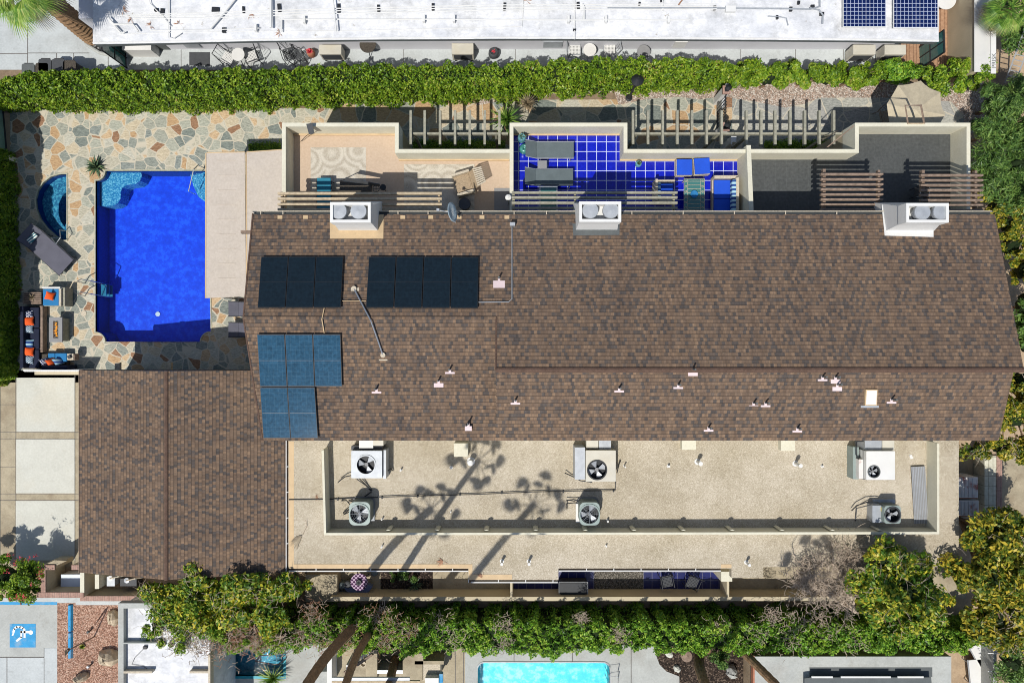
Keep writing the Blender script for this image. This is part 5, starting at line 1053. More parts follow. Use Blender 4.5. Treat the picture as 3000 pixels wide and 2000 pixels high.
ottoman('square cobalt cushioned ottoman, left of the pair near the outer wall', 2006, 489, .66, 0); ottoman('square cobalt cushioned ottoman, right of the pair and slightly turned', 2058, 486, .66, .06)
c = W(2125, 565, 3.4); r_ = thing('armchair', 'pale wicker loveseat with cobalt seat and striped back cushion', 'armchair', (c.x, c.y, 3.0)); x0, y1 = w2(2090, 516, 3.45); x1, y0 = w2(2150, 632, 3.45)
mb = MB(); mb.box(x0, y0, 3.03, x1, y1-.12, 3.28); mb.box(x0, y1-.12, 3.03, x1+.12, y1, 3.6); mb.box(x0, y0-.1, 3.03, x1+.12, y0, 3.6); mb.box(x1, y0, 3.03, x1+.12, y1-.12, 3.75); mb.build('frame', M['wicker_pale'], r_, bevel=.02)
mb = MB(); mb.box(x0+.04, y0+.70, 3.282, x1-.1, y1-.14, 3.42); mb.build('seat_cushion', M['bluefab'], r_, bevel=.03); mb = MB(); mb.box(x0+.04, y0+.02, 3.282, x1-.1, y0+.69, 3.42); mb.build('seat_cushion', M['bluefab'], r_, bevel=.03)
mb = MB(); mb.rbox(x1-.06, (y0+y1)/2-.06, 3.43, .20, y1-y0-.25, .30); mb.build('back_cushion', M['stripe_blue'], r_, bevel=.06)
c = W(1945, 565, 3.4); r_ = thing('armchair', 'pale wicker chair with cobalt seat half under the right end of the grey green pergola', 'armchair', (c.x, c.y, 3.0)); x0, y1 = w2(1917, 528, 3.5); x1, y0 = w2(1976, 592, 3.5)
mb = MB(); mb.box(x0, y0, 3.03, x1, y1, 3.26); mb.box(x0+.1, y1-.09, 3.262, x1, y1, 3.6); mb.box(x0+.1, y0, 3.262, x1, y0+.09, 3.6); mb.box(x0, y0, 3.262, x0+.1, y1, 3.75); mb.build('frame', M['wicker_pale'], r_, bevel=.02)
mb = MB(); mb.box(x0+.24, y0+.1, 3.265, x1-.03, y1-.1, 3.40); mb.build('seat_cushion', M['bluefab'], r_, bevel=.03); mb = MB(); mb.box(x0+.11, y0+.12, 3.3, x0+.23, y1-.12, 3.66); mb.build('back_cushion', M['stripe_blue'], r_, bevel=.03)
# scrollwork glass table
zt = 3.5; x0, y1 = w2(2004, 524, zt); x1, y0 = w2(2064, 616, zt); r_ = thing('glass_table', 'teal glass table with pale scrollwork frame between wicker chairs', 'table', ((x0+x1)/2, (y0+y1)/2, 3.0))
mb = MB(); mb.box(x0, y0, zt-.012, x1, y1, zt); mb.build('glass_top', M['glass'], r_)
mb = MB(); zz = zt+.006
def loop(a, b, c2, d): mb.tube([(a, b, zz), (c2, b, zz), (c2, d, zz), (a, d, zz), (a, b, zz)], .011, 4)
loop(x0, y0, x1, y1); loop(x0+.15, y0+.02, x1-.15, y1-.02)
for i in range(8): y = y0+.1+i*(y1-y0-.2)/7; mb.tube([(x0+.15, y, zz), (x1-.15, y, zz)], .009, 4)
for xx, sg in ((x0+.075, 1), (x1-.075, -1)):
    for i in range(6):
        y = y0+.1+i*(y1-y0-.2)/5; mb.tube([(xx+sg*.05*math.cos(a)*(1-a/14), y+.055*math.sin(a)*(1-a/14), zz) for a in np.linspace(0, 9, 14)], .008, 4)
mb.build('scroll_frame', M['wicker_pale'], r_)
for x in (x0+.05, x1-.05):
    for y in (y0+.05, y1-.05): mb = MB(); mb.cyl(x, y, 3.0, zt-.015, .015, n=6); mb.build('leg', M['wicker_pale'], r_)
q = W(2034, 569, 3.56); mb = MB(); mb.lathe(q.x, q.y, [(.05, 3.515), (.12, 3.53), (.155, 3.57), (.14, 3.565), (.1, 3.54), (0, 3.535)], 24); tag(mb.build('bowl', M['bluefab2'], smooth=True), 'round blue bowl on the scrollwork glass table', 'bowl')
# wicker recliner and its stool
c = W(1362, 537, 3.4); r_ = thing('wicker_recliner', 'tilted brown wicker recliner with slatted head extension on the beige terrace', 'recliner', (0, 0, 0))
mb = MB(); mb.box(-.34, -.36, .05, .30, .36, .36); mb.build('seat', M['wicker'], r_, bevel=.02)
for s in (-1, 1): mb = MB(); mb.box(-.38, s*.36, .05, .36, s*.46, .56); mb.build('armrest', M['wicker_pale'], r_, bevel=.02)
mb = MB(); mb.slab([(.30, -.36, .36), (.30, .36, .36), (.55, .38, .78), (.55, -.38, .78)], .05); mb.build('backrest', M['wicker'], r_)
for i in range(9): y = -.34+i*.085-.0; mb = MB(); mb.slab([(.5, y-.025, .80), (.5, y+.025, .80), (.86, y*.85+.025, .92), (.86, y*.85-.025, .92)], .02); mb.build('slat', M['wicker_pale'], r_)
r_.location = (c.x-.05, c.y, 3.0); r_.rotation_euler[2] = math.radians(17)
q = W(1361, 597, 3.4); r_ = thing('round_stool', 'round dark wicker stool in the shade beside the recliner', 'stool', (q.x, q.y, 3.0)); mb = MB(); mb.cyl(q.x, q.y, 3.0, 3.38, .2, .24, 22); mb.build('base', M['wicker_dark'], r_); mb = MB(); mb.cyl(q.x, q.y, 3.382, 3.42, .25, .23, 22); mb.build('seat', M['darkgrey'], r_)
# dark porch swing/daybed with tilted canopy under pergola shade
r_ = thing('porch_swing', 'dark porch swing seat with tilted canopy in the pergola shade', 'swing seat', (*w2(1050, 555, 3.5), 3.0))
mb = MB(); mb.slab([W(1012, 521, 4.2), W(1113, 541, 4.2), W(1112, 547, 4.05), W(1010, 529, 4.05)], .03); mb.build('canopy', M['darkgrey'], r_); mb = MB(); mb.prism([ppoly([(996, 531), (1088, 541), (1086, 562), (994, 562)], 3.5)], 3.35, 3.5); mb.build('seat', M['wicker_dark'], r_)
for (a, b) in (((996, 531), (1010, 526)), ((1088, 543), (1112, 545))): mb = MB(); mb.tube([W(*a, 3.0), W(*b, 4.1)], .02, 6); mb.build('upright', M['black'], r_)
c = W(1102, 553, 3.55); mb = MB(); mb.tube([(c.x+.13*math.cos(a), c.y+.13*math.sin(a), 3.55) for a in np.linspace(0, 2*math.pi, 15)], .012, 5); mb.tube([(c.x-.12, c.y, 3.55), (c.x+.12, c.y, 3.55)], .008, 4); mb.tube([(c.x, c.y-.12, 3.55), (c.x, c.y+.12, 3.55)], .008, 4); mb.build('scroll_arm', M['black'], r_)
q = W(1122, 549, 3.6); mb = MB(); mb.lathe(q.x, q.y, [(.02, 3.0), (.02, 3.58), (.13, 3.6), (.0, 3.62)], 16); mb.build('tray', M['black'], r_)
# grey terrace chairs
for lab, a in (('grey framed chair in the shade between the two brown pergolas', (2684, 547, 2700, 577)), ('grey slatted chair under the left edge of the far right pergola', (2711, 547, 2727, 620))):
    x0, y1 = w2(a[0], a[1], 3.5); x1, y0 = w2(a[2], a[3], 3.5); r_ = thing('terrace_chair', lab, 'chair', ((x0+x1)/2, (y0+y1)/2, 3.0)); mb = MB(); mb.box(x0, y0, 3.4, x1, y1, 3.46); mb.build('seat', M['metal'], r_, bevel=.02)
    for x in (x0+.02, x1-.02):
        for y in (y0+.03, y1-.03): mb = MB(); mb.cyl(x, y, 3.0, 3.4, .015, n=6); mb.build('leg', M['black'], r_)
    mb = MB(); mb.box(x0-.04, y0, 3.4, x0-.012, y1, 3.8); mb.build('backrest', M['darkgrey'], r_)
# wooden frame rail sticking out over the umbrella
r_ = thing('towel_frame', 'brown wooden hoop frame projecting from the grey terrace parapet over the parasol', 'frame', (*w2(2675, 362, 4.0), 4.0))
mb = MB(); mb.tube([W(2660, 362, 4.0), W(2652, 309, 4.5), W(2698, 309, 4.5), W(2708, 362, 4.0)], .04, 4); mb.build('hoop', M['wood_brown'], r_); mb = MB(); mb.tube([W(2660, 362, 4.05), W(2708, 362, 4.05)], .03, 4); mb.build('bottom_rail', M['wood_beam'], r_)
# cactus stem and black bracket on the beige terrace corner
r_ = thing('wall_bracket', 'black bracket and cable at the outer corner of the beige terrace parapet', 'bracket', (*w2(905, 390, 4.0), 4.0)); mb = MB(); mb.slab([W(897, 364, 4.3), W(915, 361, 4.3), W(921, 392, 4.02), W(905, 394, 4.02)], .02); mb.build('plate', M['darkgrey'], r_); mb = MB(); mb.tube([W(906, 392, 4.0), W(893, 402, 3.4), W(881, 415, 3.1)], .012); mb.build('cable', M['black'], r_)
r_ = thing('leaning_pole', 'long thin brown pole leaning on the corner of the grey terrace', 'pole', (*w2(2420, 436, 0), 0)); mb = MB(); mb.tube([W(2418, 436, 3.6), W(2502, 368, 4.1)], .025, 5); mb.build('shaft', M['wood_brown'], r_); mb = MB(); mb.tube([W(2408, 412, 3.3), W(2455, 382, 3.3)], .02, 5); mb.build('strut', M['wicker_dark'], r_)

# ================================================================ GARDEN BY THE POOL
lounger('charcoal lounger with teal striped pillow lying askew near the spa', 130, 724, math.radians(-42), 'charfab', 'darkgrey', 1.9, .95, 0, 'stripe_teal', backang=.35)
for lab, py in (('navy lounger peeking from under the main roof, upper of two by the pool', 905), ('navy lounger peeking from under the main roof, lower of two by the pool', 966)): lounger(lab, 725, py, math.radians(0), 'charfab', 'darkgrey', 1.5, .62, 0, backang=.2)
for lab, px, py in (('round white drain lid, left of the touching pair by the pool edge', 202, 766), ('round white drain lid, right of the touching pair by the pool edge', 220, 766), ('round white drain lid alone beside the fire table', 246, 918)):
    q = W(px, py); mb = MB(); mb.cyl(q.x, q.y, .0, .03, .13, n=20); mb.cyl(q.x+.02, q.y+.03, .03, .033, .012, n=8); mb.cyl(q.x-.03, q.y-.02, .03, .033, .012, n=8); tag(mb.build('drain_lid', M['wicker_pale']), lab, 'drain lid', 'round lids in the flagstones')
def sofa_box(root, name, px, z0, z1, mat, bev=.03):
    x0, y1 = w2(px[0], px[1], z1); x1, y0 = w2(px[2], px[3], z1); mb = MB(); mb.box(x0, y0, z0, x1, y1, z1); return mb.build(name, M[mat], root, bevel=bev)
r_ = thing('corner_sofa', 'long navy corner sofa with patterned cushions against the left hedge', 'sofa', (*w2(90, 1000), 0))
sofa_box(r_, 'base', (68, 897, 120, 1080), .05, .30, 'wicker_dark'); sofa_box(r_, 'backrest', (58, 897, 68, 1078), .05, .78, 'navyfab'); sofa_box(r_, 'seat_cushion', (70, 900, 114, 960), .302, .44, 'navyfab'); sofa_box(r_, 'seat_cushion', (70, 962, 114, 1022), .302, .44, 'navyfab'); sofa_box(r_, 'seat_cushion', (70, 1024, 114, 1078), .302, .44, 'navyfab')
sofa_box(r_, 'front_rail', (115, 895, 125, 1032), .05, .36, 'wood_brown'); sofa_box(r_, 'side_section', (121, 1036, 196, 1080), .05, .30, 'wicker_dark'); sofa_box(r_, 'seat_cushion', (140, 1034, 160, 1048), .302, .44, 'bluefab2'); sofa_box(r_, 'seat_cushion', (161, 1034, 195, 1060), .302, .44, 'bluefab2'); sofa_box(r_, 'arm_shelf', (197, 1036, 219, 1055), .3, .62, 'wood_brown'); sofa_box(r_, 'backrest', (121, 1070, 196, 1082), .05, .78, 'navyfab')
def cushion(label, px, py, s, rz, mat, z=.45, tilt=.3):
    c = W(px, py, z+.1); n = 9; vs = []; fs = []
    for sgn in (1, -1):
        for i in range(n):
            for j in range(n):
                a, b = i/(n-1)*2-1, j/(n-1)*2-1; pinch = 1-.08*(1-abs(a*b)); vs.append((a*s/2*(1-.10*(1-b*b)*abs(a)), b*s/2*(1-.10*(1-a*a)*abs(b)), sgn*.075*(1-a*a)**.5*(1-b*b)**.5))
    for k in range(2):
        for i in range(n-1):
            for j in range(n-1): f = (k*81+i*n+j, k*81+(i+1)*n+j, k*81+(i+1)*n+j+1, k*81+i*n+j+1); fs.append(f if k == 0 else f[::-1])
    mb = MB(); mb.add(vs, fs); o = mb.build('cushion', M[mat], None, smooth=True); o.location = (c.x, c.y, z+.10); o.rotation_euler = (0, tilt, rz); return tag(o, label, 'cushion', 'cushions on the garden seats')
cushion('navy cushion with white lattice at the top end of the corner sofa', 83, 921, .36, .1, 'lattice_navy', tilt=.5); cushion('orange cushion near the top of the corner sofa', 84, 941, .38, .05, 'orange', .5, .5); cushion('grey blue cushion with white rings just below the upper orange cushion', 83, 963, .38, 0, 'lattice_grey', tilt=.5)
cushion('white and navy zigzag cushion in the middle of the corner sofa', 83, 1007, .40, -.05, 'stripe_blue', tilt=.5); cushion('orange cushion near the inner corner of the sofa', 84, 1030, .38, -.1, 'orange', .5, .5); cushion('grey blue marbled cushion in the sofa corner', 84, 1053, .38, -.15, 'lattice_grey', tilt=.5)
cushion('white edged navy cushion leaning on the short side of the sofa, left of three', 132, 1060, .38, .5, 'lattice_navy', tilt=.9); cushion('orange cushion leaning in the middle of the short sofa side', 149, 1061, .36, .6, 'orange', .5, .9); cushion('purple white striped cushion at the end of the short sofa side', 170, 1058, .38, .6, 'stripe_blue', tilt=.9)
r_ = thing('garden_armchair', 'grey garden armchair with blue seat beside the slatted bench', 'armchair', (*w2(150, 868), 0)); sofa_box(r_, 'base', (125, 842, 176, 897), .05, .3, 'wood_grey'); sofa_box(r_, 'seat_cushion', (125, 846, 172, 895), .302, .42, 'bluefab2'); sofa_box(r_, 'armrest', (122, 840, 176, 845), .05, .6, 'white', .01); sofa_box(r_, 'backrest', (172, 846, 179, 896), .05, .72, 'wicker_pale', .01); sofa_box(r_, 'back_panel', (180, 842, 190, 896), .05, .62, 'wood_grey', .01)
cushion('orange cushion lying on the blue garden armchair', 146, 867, .36, -.3, 'orange', .5, .8)
r_ = thing('slatted_bench', 'dark slatted wooden bench in the hedge shade', 'bench', (*w2(95, 873), 0))
for i in range(6): y = 856+i*6; sofa_box(r_, 'slat', (66, y, 121, y+4.2), .36, .40, 'wood_brown', 0)
for x in (70, 112): sofa_box(r_, 'leg', (x, 858, x+4, 890), 0, .355, 'wicker_dark', 0)
spiky('agave', 'small dry spiky potted plant on the slatted bench', W(94, 871, .4), 14, .22, .05, M['drypalm'])
r_ = thing('fire_table', 'rectangular grey fire table with orange flame trough among the sofas', 'fire table', (*w2(165, 965), 0)); zt = .6; o_ = prect(144, 929, 182, 1002, zt); i_ = prect(156, 940, 171, 990, zt); mb = MB(); mb.prism([o_, i_], zt-.06, zt); mb.build('tabletop', M['greytop'], r_)
o2 = shrink(o_, .05); mb = MB(); mb.prism([o2], 0, zt-.061); mb.build('base', M['wood_grey'], r_); mb = MB(); mb.poly([i_], zt-.055); mb.build('fire_bed', M['pebbledark'], r_)
fm = NM('flame', .5); fm.b.inputs['Base Color'].default_value = (.9, .35, .02, 1); fm.b.inputs['Emission Color'].default_value = (1, .4, .03, 1); fm.b.inputs['Emission Strength'].default_value = .8
mb = MB(); a = W(163, 965, zt)
for i in range(9): y = a.y-.28+i*.07; mb.cyl(a.x+random.uniform(-.03, .03), y, zt-.05, zt+random.uniform(.03, .1), .03, .004, 6)
mb.build('flames', fm.m, r_)
r_ = thing('side_shelf', 'square tray with white black ornament at the sofa end', 'tray', (*w2(207, 1046, .63), .63)); mb = MB(); q = W(207, 1045, .63); mb.rbox(q.x, q.y, .63, .28, .28, .03); mb.build('tray', M['wicker_pale'], r_); mb = MB(); mb.rbox(q.x, q.y, .662, .12, .14, .1, .4); mb.build('ornament', M['darkgrey'], r_)
spiky('agave', 'green agave rosette at the top left corner of the blue pool', W(282, 490, .02), 34, .58, .10, M['agave'], elev=(.15, 1.4))
# fence behind the sofa, window frames at far left
r_ = thing('white_fence', 'white board fence between the garden sofa and the pale side paving', 'fence', (*w2(140, 1090), 0)); mb = MB(); x0, y1 = w2(68, 1083, 1.1); x1, y0 = w2(232, 1085, 1.1); mb.box(x0, y1-.06, 0, x1, y1, 1.1); mb.build('panel', M['white'], r_)
mb = MB()
for i in range(24): x = x0+.02+i*(x1-x0)/24; mb.box(x, y1-.085, 0, x+.085, y1-.061, 1.06)
tag(mb.build('pickets', M['white'], r_), kind='stuff'); mb = MB(); mb.box(x0-.1, y1-.12, 0, x1, y1-.26, .25); mb.build('plinth', M['stucco_wall'], r_)
r_ = thing('glazed_screen', 'dark framed green glass screen at the far left edge below the hedge', 'glass screen', (*w2(10, 390), 0)); p0, p1 = W(10, 318, 0), W(22, 455, 0)
for a, b in (((p0.x, p0.y, 0), (p0.x, p0.y, 2)), ((p1.x, p1.y, 0), (p1.x, p1.y, 2)), ((p0.x, p0.y, .05), (p1.x, p1.y, .05)), ((p0.x, p0.y, 2), (p1.x, p1.y, 2)), ((p0.x, (p0.y+p1.y)/2, 0), (p1.x, (p0.y+p1.y)/2, 2))): mb = MB(); mb.tube([a, b], .05, 4); mb.build('frame_bar', M['black'], r_)
mb = MB(); mb.slab([(p0.x, p0.y, .1), (p1.x, p1.y, .1), (p1.x-.02, p1.y, 1.95), (p0.x-.02, p0.y, 1.95)], .01); mb.build('glass', plain('pale_green_glass', (.22, .36, .30), .15, spec=.6), r_)
mb = MB(); q = W(14, 462, .5); mb.box(q.x-.5, q.y-.1, 0, q.x+.2, q.y+.1, .5); mb.build('wall_end', M['stucco'], r_)

# ================================================================ NORTH WALK: pillars, lamps, parasol
def lantern(root, x, y, z, s=1.0):
    mb = MB(); mb.lathe(x, y, [(.05*s, z), (.05*s, z+.06*s), (.11*s, z+.08*s), (.13*s, z+.3*s), (.18*s, z+.32*s), (.05*s, z+.44*s), (.02*s, z+.5*s), (0, z+.5*s)], 14); mb.build('lantern', M['black'], root)
for lab, px, py, h in (('brick capped gate pillar with black lantern, standing closer to the hedge', 2129, 263, 1.5), ('brick capped gate pillar with black lantern, under the cross beam', 2127, 371, 1.5)):
    c = W(px, py, h); r_ = thing('gate_pillar', lab, 'pillar', (c.x, c.y, 0), 'gate pillars'); mb = MB(); mb.rbox(c.x, c.y, 0, .28, .30, h-.1); mb.build('shaft', M['white'], r_); mb = MB(); mb.rbox(c.x, c.y, h-.098, .34, .36, .1); mb.build('cap', M['bricktop'], r_); mb = MB(); mb.rbox(c.x, c.y, h+.003, .17, .18, .03); mb.build('lamp_base', M['black'], r_); lantern(r_, c.x+.01, c.y, h+.03, .75)
r_ = thing('garden_gate', 'black barred iron gate hung between the two brick capped pillars', 'gate', (*w2(2128, 320), 0)); xg = W(2129, 0, 1.5).x; ya, yb = W(0, 275, 1.5).y, W(0, 358, 1.5).y
for z in (.1, .7, 1.35): mb = MB(); mb.box(xg-.02, yb, z, xg+.02, ya, z+.04); mb.build('rail', M['black'], r_)
for i in range(9): y = yb+.05+i*(ya-yb-.1)/8; mb = MB(); mb.box(xg-.012, y-.012, .05, xg+.012, y+.012, 1.5); mb.build('bar', M['black'], r_)
r_ = thing('gate_wing_wall', 'white sloping wing wall meeting the hedge side gate pillar', 'wall', (*w2(2105, 290), 0)); mb = MB(); q = W(2130, 0, 1.3); ya_, yb_ = W(0, 248, 1.3).y, W(0, 312, .9).y; mb.add([(q.x-.08, yb_, 0), (q.x+.05, yb_, 0), (q.x+.05, ya_, 0), (q.x-.08, ya_, 0), (q.x-.08, yb_, .75), (q.x+.05, yb_, .75), (q.x+.05, ya_, 1.4), (q.x-.08, ya_, 1.4)], [(3, 2, 1, 0), (4, 5, 6, 7), (0, 1, 5, 4), (1, 2, 6, 5), (2, 3, 7, 6), (3, 0, 4, 7)]); mb.build('wall', M['white'], r_)
r_ = thing('low_white_post', 'short white pillar by the terrace wall under the pergola cross beam', 'post', (*w2(2150, 410), 0)); c = W(2150, 408, 1.6); mb = MB(); mb.rbox(c.x, c.y, 0, .22, .26, 1.6); mb.build('post', M['white'], r_); mb = MB(); mb.slab([W(2129, 408, 1.2), W(2142, 401, 1.6), W(2142, 424, 1.6)], .05); mb.build('bracket', M['white'], r_)
r_ = thing('garden_lamp', 'short black garden lamp post on pink gravel in front of the long hedge', 'lamp post', (*w2(1842, 288), 0)); c = W(1842, 288, 0); mb = MB(); mb.lathe(c.x, c.y, [(.16, 0), (.16, .06), (.1, .1), (.07, .3), (.045, .4), (.045, 1.6), (.07, 1.62), (.05, 1.7)], 14); mb.build('post', M['black'], r_); lantern(r_, c.x, c.y, 1.7, 1.5)
mb = MB(); mb.tube([(c.x-.2, c.y, 1.62), (c.x+.2, c.y, 1.62)], .015); mb.build('crossbar', M['black'], r_)
# parasol
PV = [(2598, 305), (2631, 250), (2697, 237), (2755, 271), (2769, 337), (2745, 395), (2675, 412), (2610, 385)]
zt = 2.55; cz = W(2683, 322, zt+.35); rimv = [W(x, y, zt) for x, y in PV]; r_ = thing('parasol', 'large beige octagonal cantilever parasol by the grey terrace corner', 'parasol', (cz.x, cz.y, 0)); n = 8; rings_ = 5; vs = [cz]; fs = []
for k in range(1, rings_+1):
    f = k/rings_
    for i in range(n):
        a, b = rimv[i], rimv[(i+1) % n]
        for s_ in range(4): p = a.lerp(b, s_/4); sag = .05*math.sin(math.pi*s_/4)*f; q = cz.lerp(p, f); q.z -= sag*1.3; qq = q.lerp(Vector((cz.x, cz.y, q.z)), sag*.6); vs.append(qq)
m_ = n*4
for i in range(m_): fs.append((0, 1+i, 1+(i+1) % m_))
for k in range(rings_-1):
    for i in range(m_): fs.append((1+k*m_+i, 1+(k+1)*m_+i, 1+(k+1)*m_+(i+1) % m_, 1+k*m_+(i+1) % m_))
mb = MB(); mb.add(vs, fs); o = mb.build('canopy', plain('parasol_cloth', (.43, .37, .26), .9, var=.1, scale=6, fine=20), r_); sd = o.modifiers.new('s', 'SOLIDIFY'); sd.thickness = .01
for p in rimv: mb = MB(); mb.tube([cz-Vector((0, 0, .04)), p-Vector((0, 0, .04))], .014, 5); mb.build('rib', M['darkgrey'], r_)
mb = MB(); mb.cyl(cz.x, cz.y, 0, cz.z-.05, .035, n=10); mb.build('pole', M['darkgrey'], r_); mb = MB(); mb.cyl(cz.x, cz.y, .0, .1, .3, n=20); mb.build('base', M['greytop'], r_)
strap_chair('tan slatted garden chair tucked under the left edge of the parasol', 2592, 342, .2, 'wood_brown', 'wicker')

# ================================================================ EAST SIDE
r_ = thing('deck_wall', 'dark brown rail wall along the outer edge of the timber deck', 'wall', (*w2(2815, 80), 0)); mb = MB(); a = W(2811, 0, .32); mb.box(a.x, W(0, 205, .3).y, 0, a.x+.20, 25, .32); mb.build('wall', plain('dark_rail', (.10, .055, .045), .8), r_); mb = MB(); mb.box(a.x+.202, W(0, 212, .3).y, 0, a.x+.32, 25, .28); mb.build('planter_side', M['fascia'], r_)
round_table('round white table on the timber deck at the top edge', 2772, -2, .45, .75+.15, 'white', legs='metal')
r_ = thing('corrugated_roof', 'white corrugated shed roof with a painted end board by the fan palm', 'shed', (*w2(2880, 110), 0)); zc = 2.0; x0, y1 = w2(2854, -300, zc); x1, y0 = w2(2915, 212, zc); mb = MB(); nn = 22; 
for i in range(nn):
    a, b = x0+i*(x1-x0)/nn, x0+(i+.5)*(x1-x0)/nn; c3 = x0+(i+1)*(x1-x0)/nn; mb.add([(a, y0, zc), (b, y0, zc+.035), (b, y1, zc+.035), (a, y1, zc)], [(0, 1, 2, 3)]); mb.add([(b, y0, zc+.035), (c3, y0, zc), (c3, y1, zc), (b, y1, zc+.035)], [(0, 1, 2, 3)])
mb.build('roof', M['white'], r_); mb = MB(); mb.box(x0+.05, y0+.1, 0, x1-.05, 20, zc-.02); mb.build('wall', M['stucco_wall'], r_); mb = MB(); mb.box(x1-.22, y0-.08, zc+.04, x1, y1, zc+.07); mb.build('end_board', M['white'], r_)
fc = bpy.data.curves.new('lettering', 'FONT'); fc.body = 'PRISK'; fc.size = .26; fc.extrude = .002; fc.align_x = 'CENTER'; fc.align_y = 'CENTER'; fc.materials.append(M['fascia']); fo = text_mesh(fc); q = W(2909, 180, zc); fo.parent = r_; fo.location = Vector((q.x, q.y, zc+.073))-rootloc(r_); fo.rotation_euler[2] = math.radians(90)
r_ = thing('ladder', 'aluminium ladder leaning over the sandy slope at the right edge', 'ladder', (*w2(2945, 240), 0)); A1, A2 = W(2944, 243, .6), W(3008, 70, 2.3); B1, B2 = W(2972, 250, .6), W(3036, 77, 2.3)
for p, q in ((A1, A2), (B1, B2)): mb = MB(); mb.tube([p, q], .035, 4); mb.build('rail', M['metal'], r_)
for i in range(11): f = (i+.5)/11; mb = MB(); mb.tube([A1.lerp(A2, f), B1.lerp(B2, f)], .02, 5); mb.build('rung', M['metal'], r_)
r_ = thing('block_wall', 'pale block wall with pink brick capping beside the rusty white cabinet', 'wall', (*w2(2900, 1430), 0)); zt = 1.2; x0, y1 = w2(2898, 1335, zt); x1, y0 = w2(2919, 1520, zt); mb = MB(); mb.box(x0-.2, y0, 0, x1, y1, zt-.002); mb.build('wall', M['blockwall'], r_); x2, _ = w2(2935, 0, zt); mb = MB(); mb.box(x1+.003, y0, 0, x2, y1, zt+.02); mb.build('brick_capping', M['bricktop'], r_)
for lab, a in (('rust spotted white metal cabinet by the flat roof edge, upper one', (2812, 1397, 2866, 1458)), ('rust spotted white metal cabinet half under the yellow green tree, lower one', (2812, 1465, 2868, 1510))):
    zt = 1.5; x0, y1 = w2(a[0]-10, a[1], zt); x1, y0 = w2(a[2], a[3], zt); r_ = thing('metal_cabinet', lab, 'cabinet', ((x0+x1)/2, (y0+y1)/2, 0), 'rusty white cabinets'); mb = MB(); mb.box(x0, y0, 0, x1, y1, zt); mb.build('body', M['rust'], r_, bevel=.02); mb = MB(); mb.box(x0+.02, y0-.03, zt-.05, x1, y0-.003, zt-.01); mb.build('red_trim', M['terracotta'], r_)
    for k in range(4): mb = MB(); x = x0+.2+k*.16; mb.box(x, y0+.04, zt+.001, x+.012, y1-.04, zt+.012); mb.build('seam', M['metal'], r_)
r_ = thing('yard_shed_recess', 'low dark brown lean to box beside the flat roof right edge', 'box', (*w2(2830, 1370), 0)); mb = MB(); mb.prism([prect(2800, 1344, 2850, 1393, .5)], 0, .5); mb.build('box', M['concrete_tan'], r_)
# south patio wall
r_ = thing('patio_wall', 'long low beige garden wall along the shaded south side of the house', 'wall', (*w2(1600, 1757), 0)); zt = .95; yo = W(0, 1758, zt).y
mb = MB(); mb.box(W(985, 0).x, yo-.02, 0, W(2600, 0).x, yo+.16, zt); mb.build('wall', M['stucco_wall'], r_)
for px in (1498, 2137): q = W(px, 0, 1.2); mb = MB(); mb.box(q.x-.05, yo+.162, 0, q.x+.05, -10.3, 1.0); mb.build('cross_wall', M['stucco_wall'], r_)
mb = MB(); q = W(2130, 1675, 1.8); mb.box(q.x-.25, q.y-.4, 0, q.x+.22, q.y+.02, 1.8); mb.build('pier', M['stucco'], r_)
r_ = thing('planter_box', 'grey raised planter at the left end of the shaded patio', 'planter', (*w2(940, 1720), 0)); mb = MB(); mb.prism([prect(895, 1682, 988, 1762, .7)], 0, .7); mb.build('box', M['concrete_tan'], r_)
round_table('round table under a plum cloth with white lattice in the shaded patio', 1052, 1704, .38, .75, 'lattice_plum')
q = W(1052, 1704, .78); mb = MB(); mb.lathe(q.x, q.y, [(.1, .755), (.13, .85), (.10, .86), (0, .80)], 18); tag(mb.build('dark_bowl', M['black'], smooth=True), 'dark bowl in the middle of the plum lattice cloth', 'bowl')
r_ = thing('curved_sofa', 'curved blue grey bench sofa around the plum covered table', 'sofa', (*w2(1052, 1728), 0)); c = W(1048, 1698, .45); mb = MB(); out = circ(c.x, c.y, .72, 16, math.radians(205), math.radians(335)); inn = circ(c.x, c.y, .45, 16, math.radians(205), math.radians(335))[::-1]; mb.prism([out+inn], .15, .42); mb.build('seat', plain('denim', (.10, .13, .22), .85), r_, bevel=.03)
for lab, px, py in (('grey cushioned stool left of the plum covered table', 1000, 1716), ('dark round stool between grey stool and plum covered table', 1018, 1712), ('grey round stool tucked under the roof edge right of the plum table', 1096, 1677)):
    q = W(px, py, .45); r_ = thing('patio_stool', lab, 'stool', (q.x, q.y, 0), 'stools around the plum table'); mb = MB(); mb.lathe(q.x, q.y, [(.14, 0), (.16, .3), (.17, .42), (.1, .46), (0, .465)], 16); mb.build('seat', M['darkgrey' if px == 1018 else 'greyfab'], r_, smooth=True)
mb = MB(); mb.prism([prect(1640, 1707, 1722, 1739, .72)], .05, .72); mb2 = thing('dark_bench', 'long black rectangular bench box between navy tiles and pebble floor', 'bench', (*w2(1680, 1722), 0)); mb.build('box', M['black'], mb2, bevel=.02); mb = MB()
for a, b in (((1638, 1704), (1638, 1740)), ((1638, 1704), (1722, 1704)), ((1722, 1704), (1722, 1740))): mb.tube([W(*a, .74), W(*b, .74)], .015, 4)
mb.build('rail', M['metal'], mb2)
strap_chair('dark metal chair on the right navy tiles, nearer the pebbles', 1953, 1702, .2, 'black', 'darkgrey'); strap_chair('dark metal chair on the right navy tiles, nearer the beige pier', 2028, 1706, -.4, 'black', 'darkgrey')
spiky('agave', 'green star shaped agave in the shaded patio bed', W(1218, 1712, .05), 22, .42, .05, M['agave'])
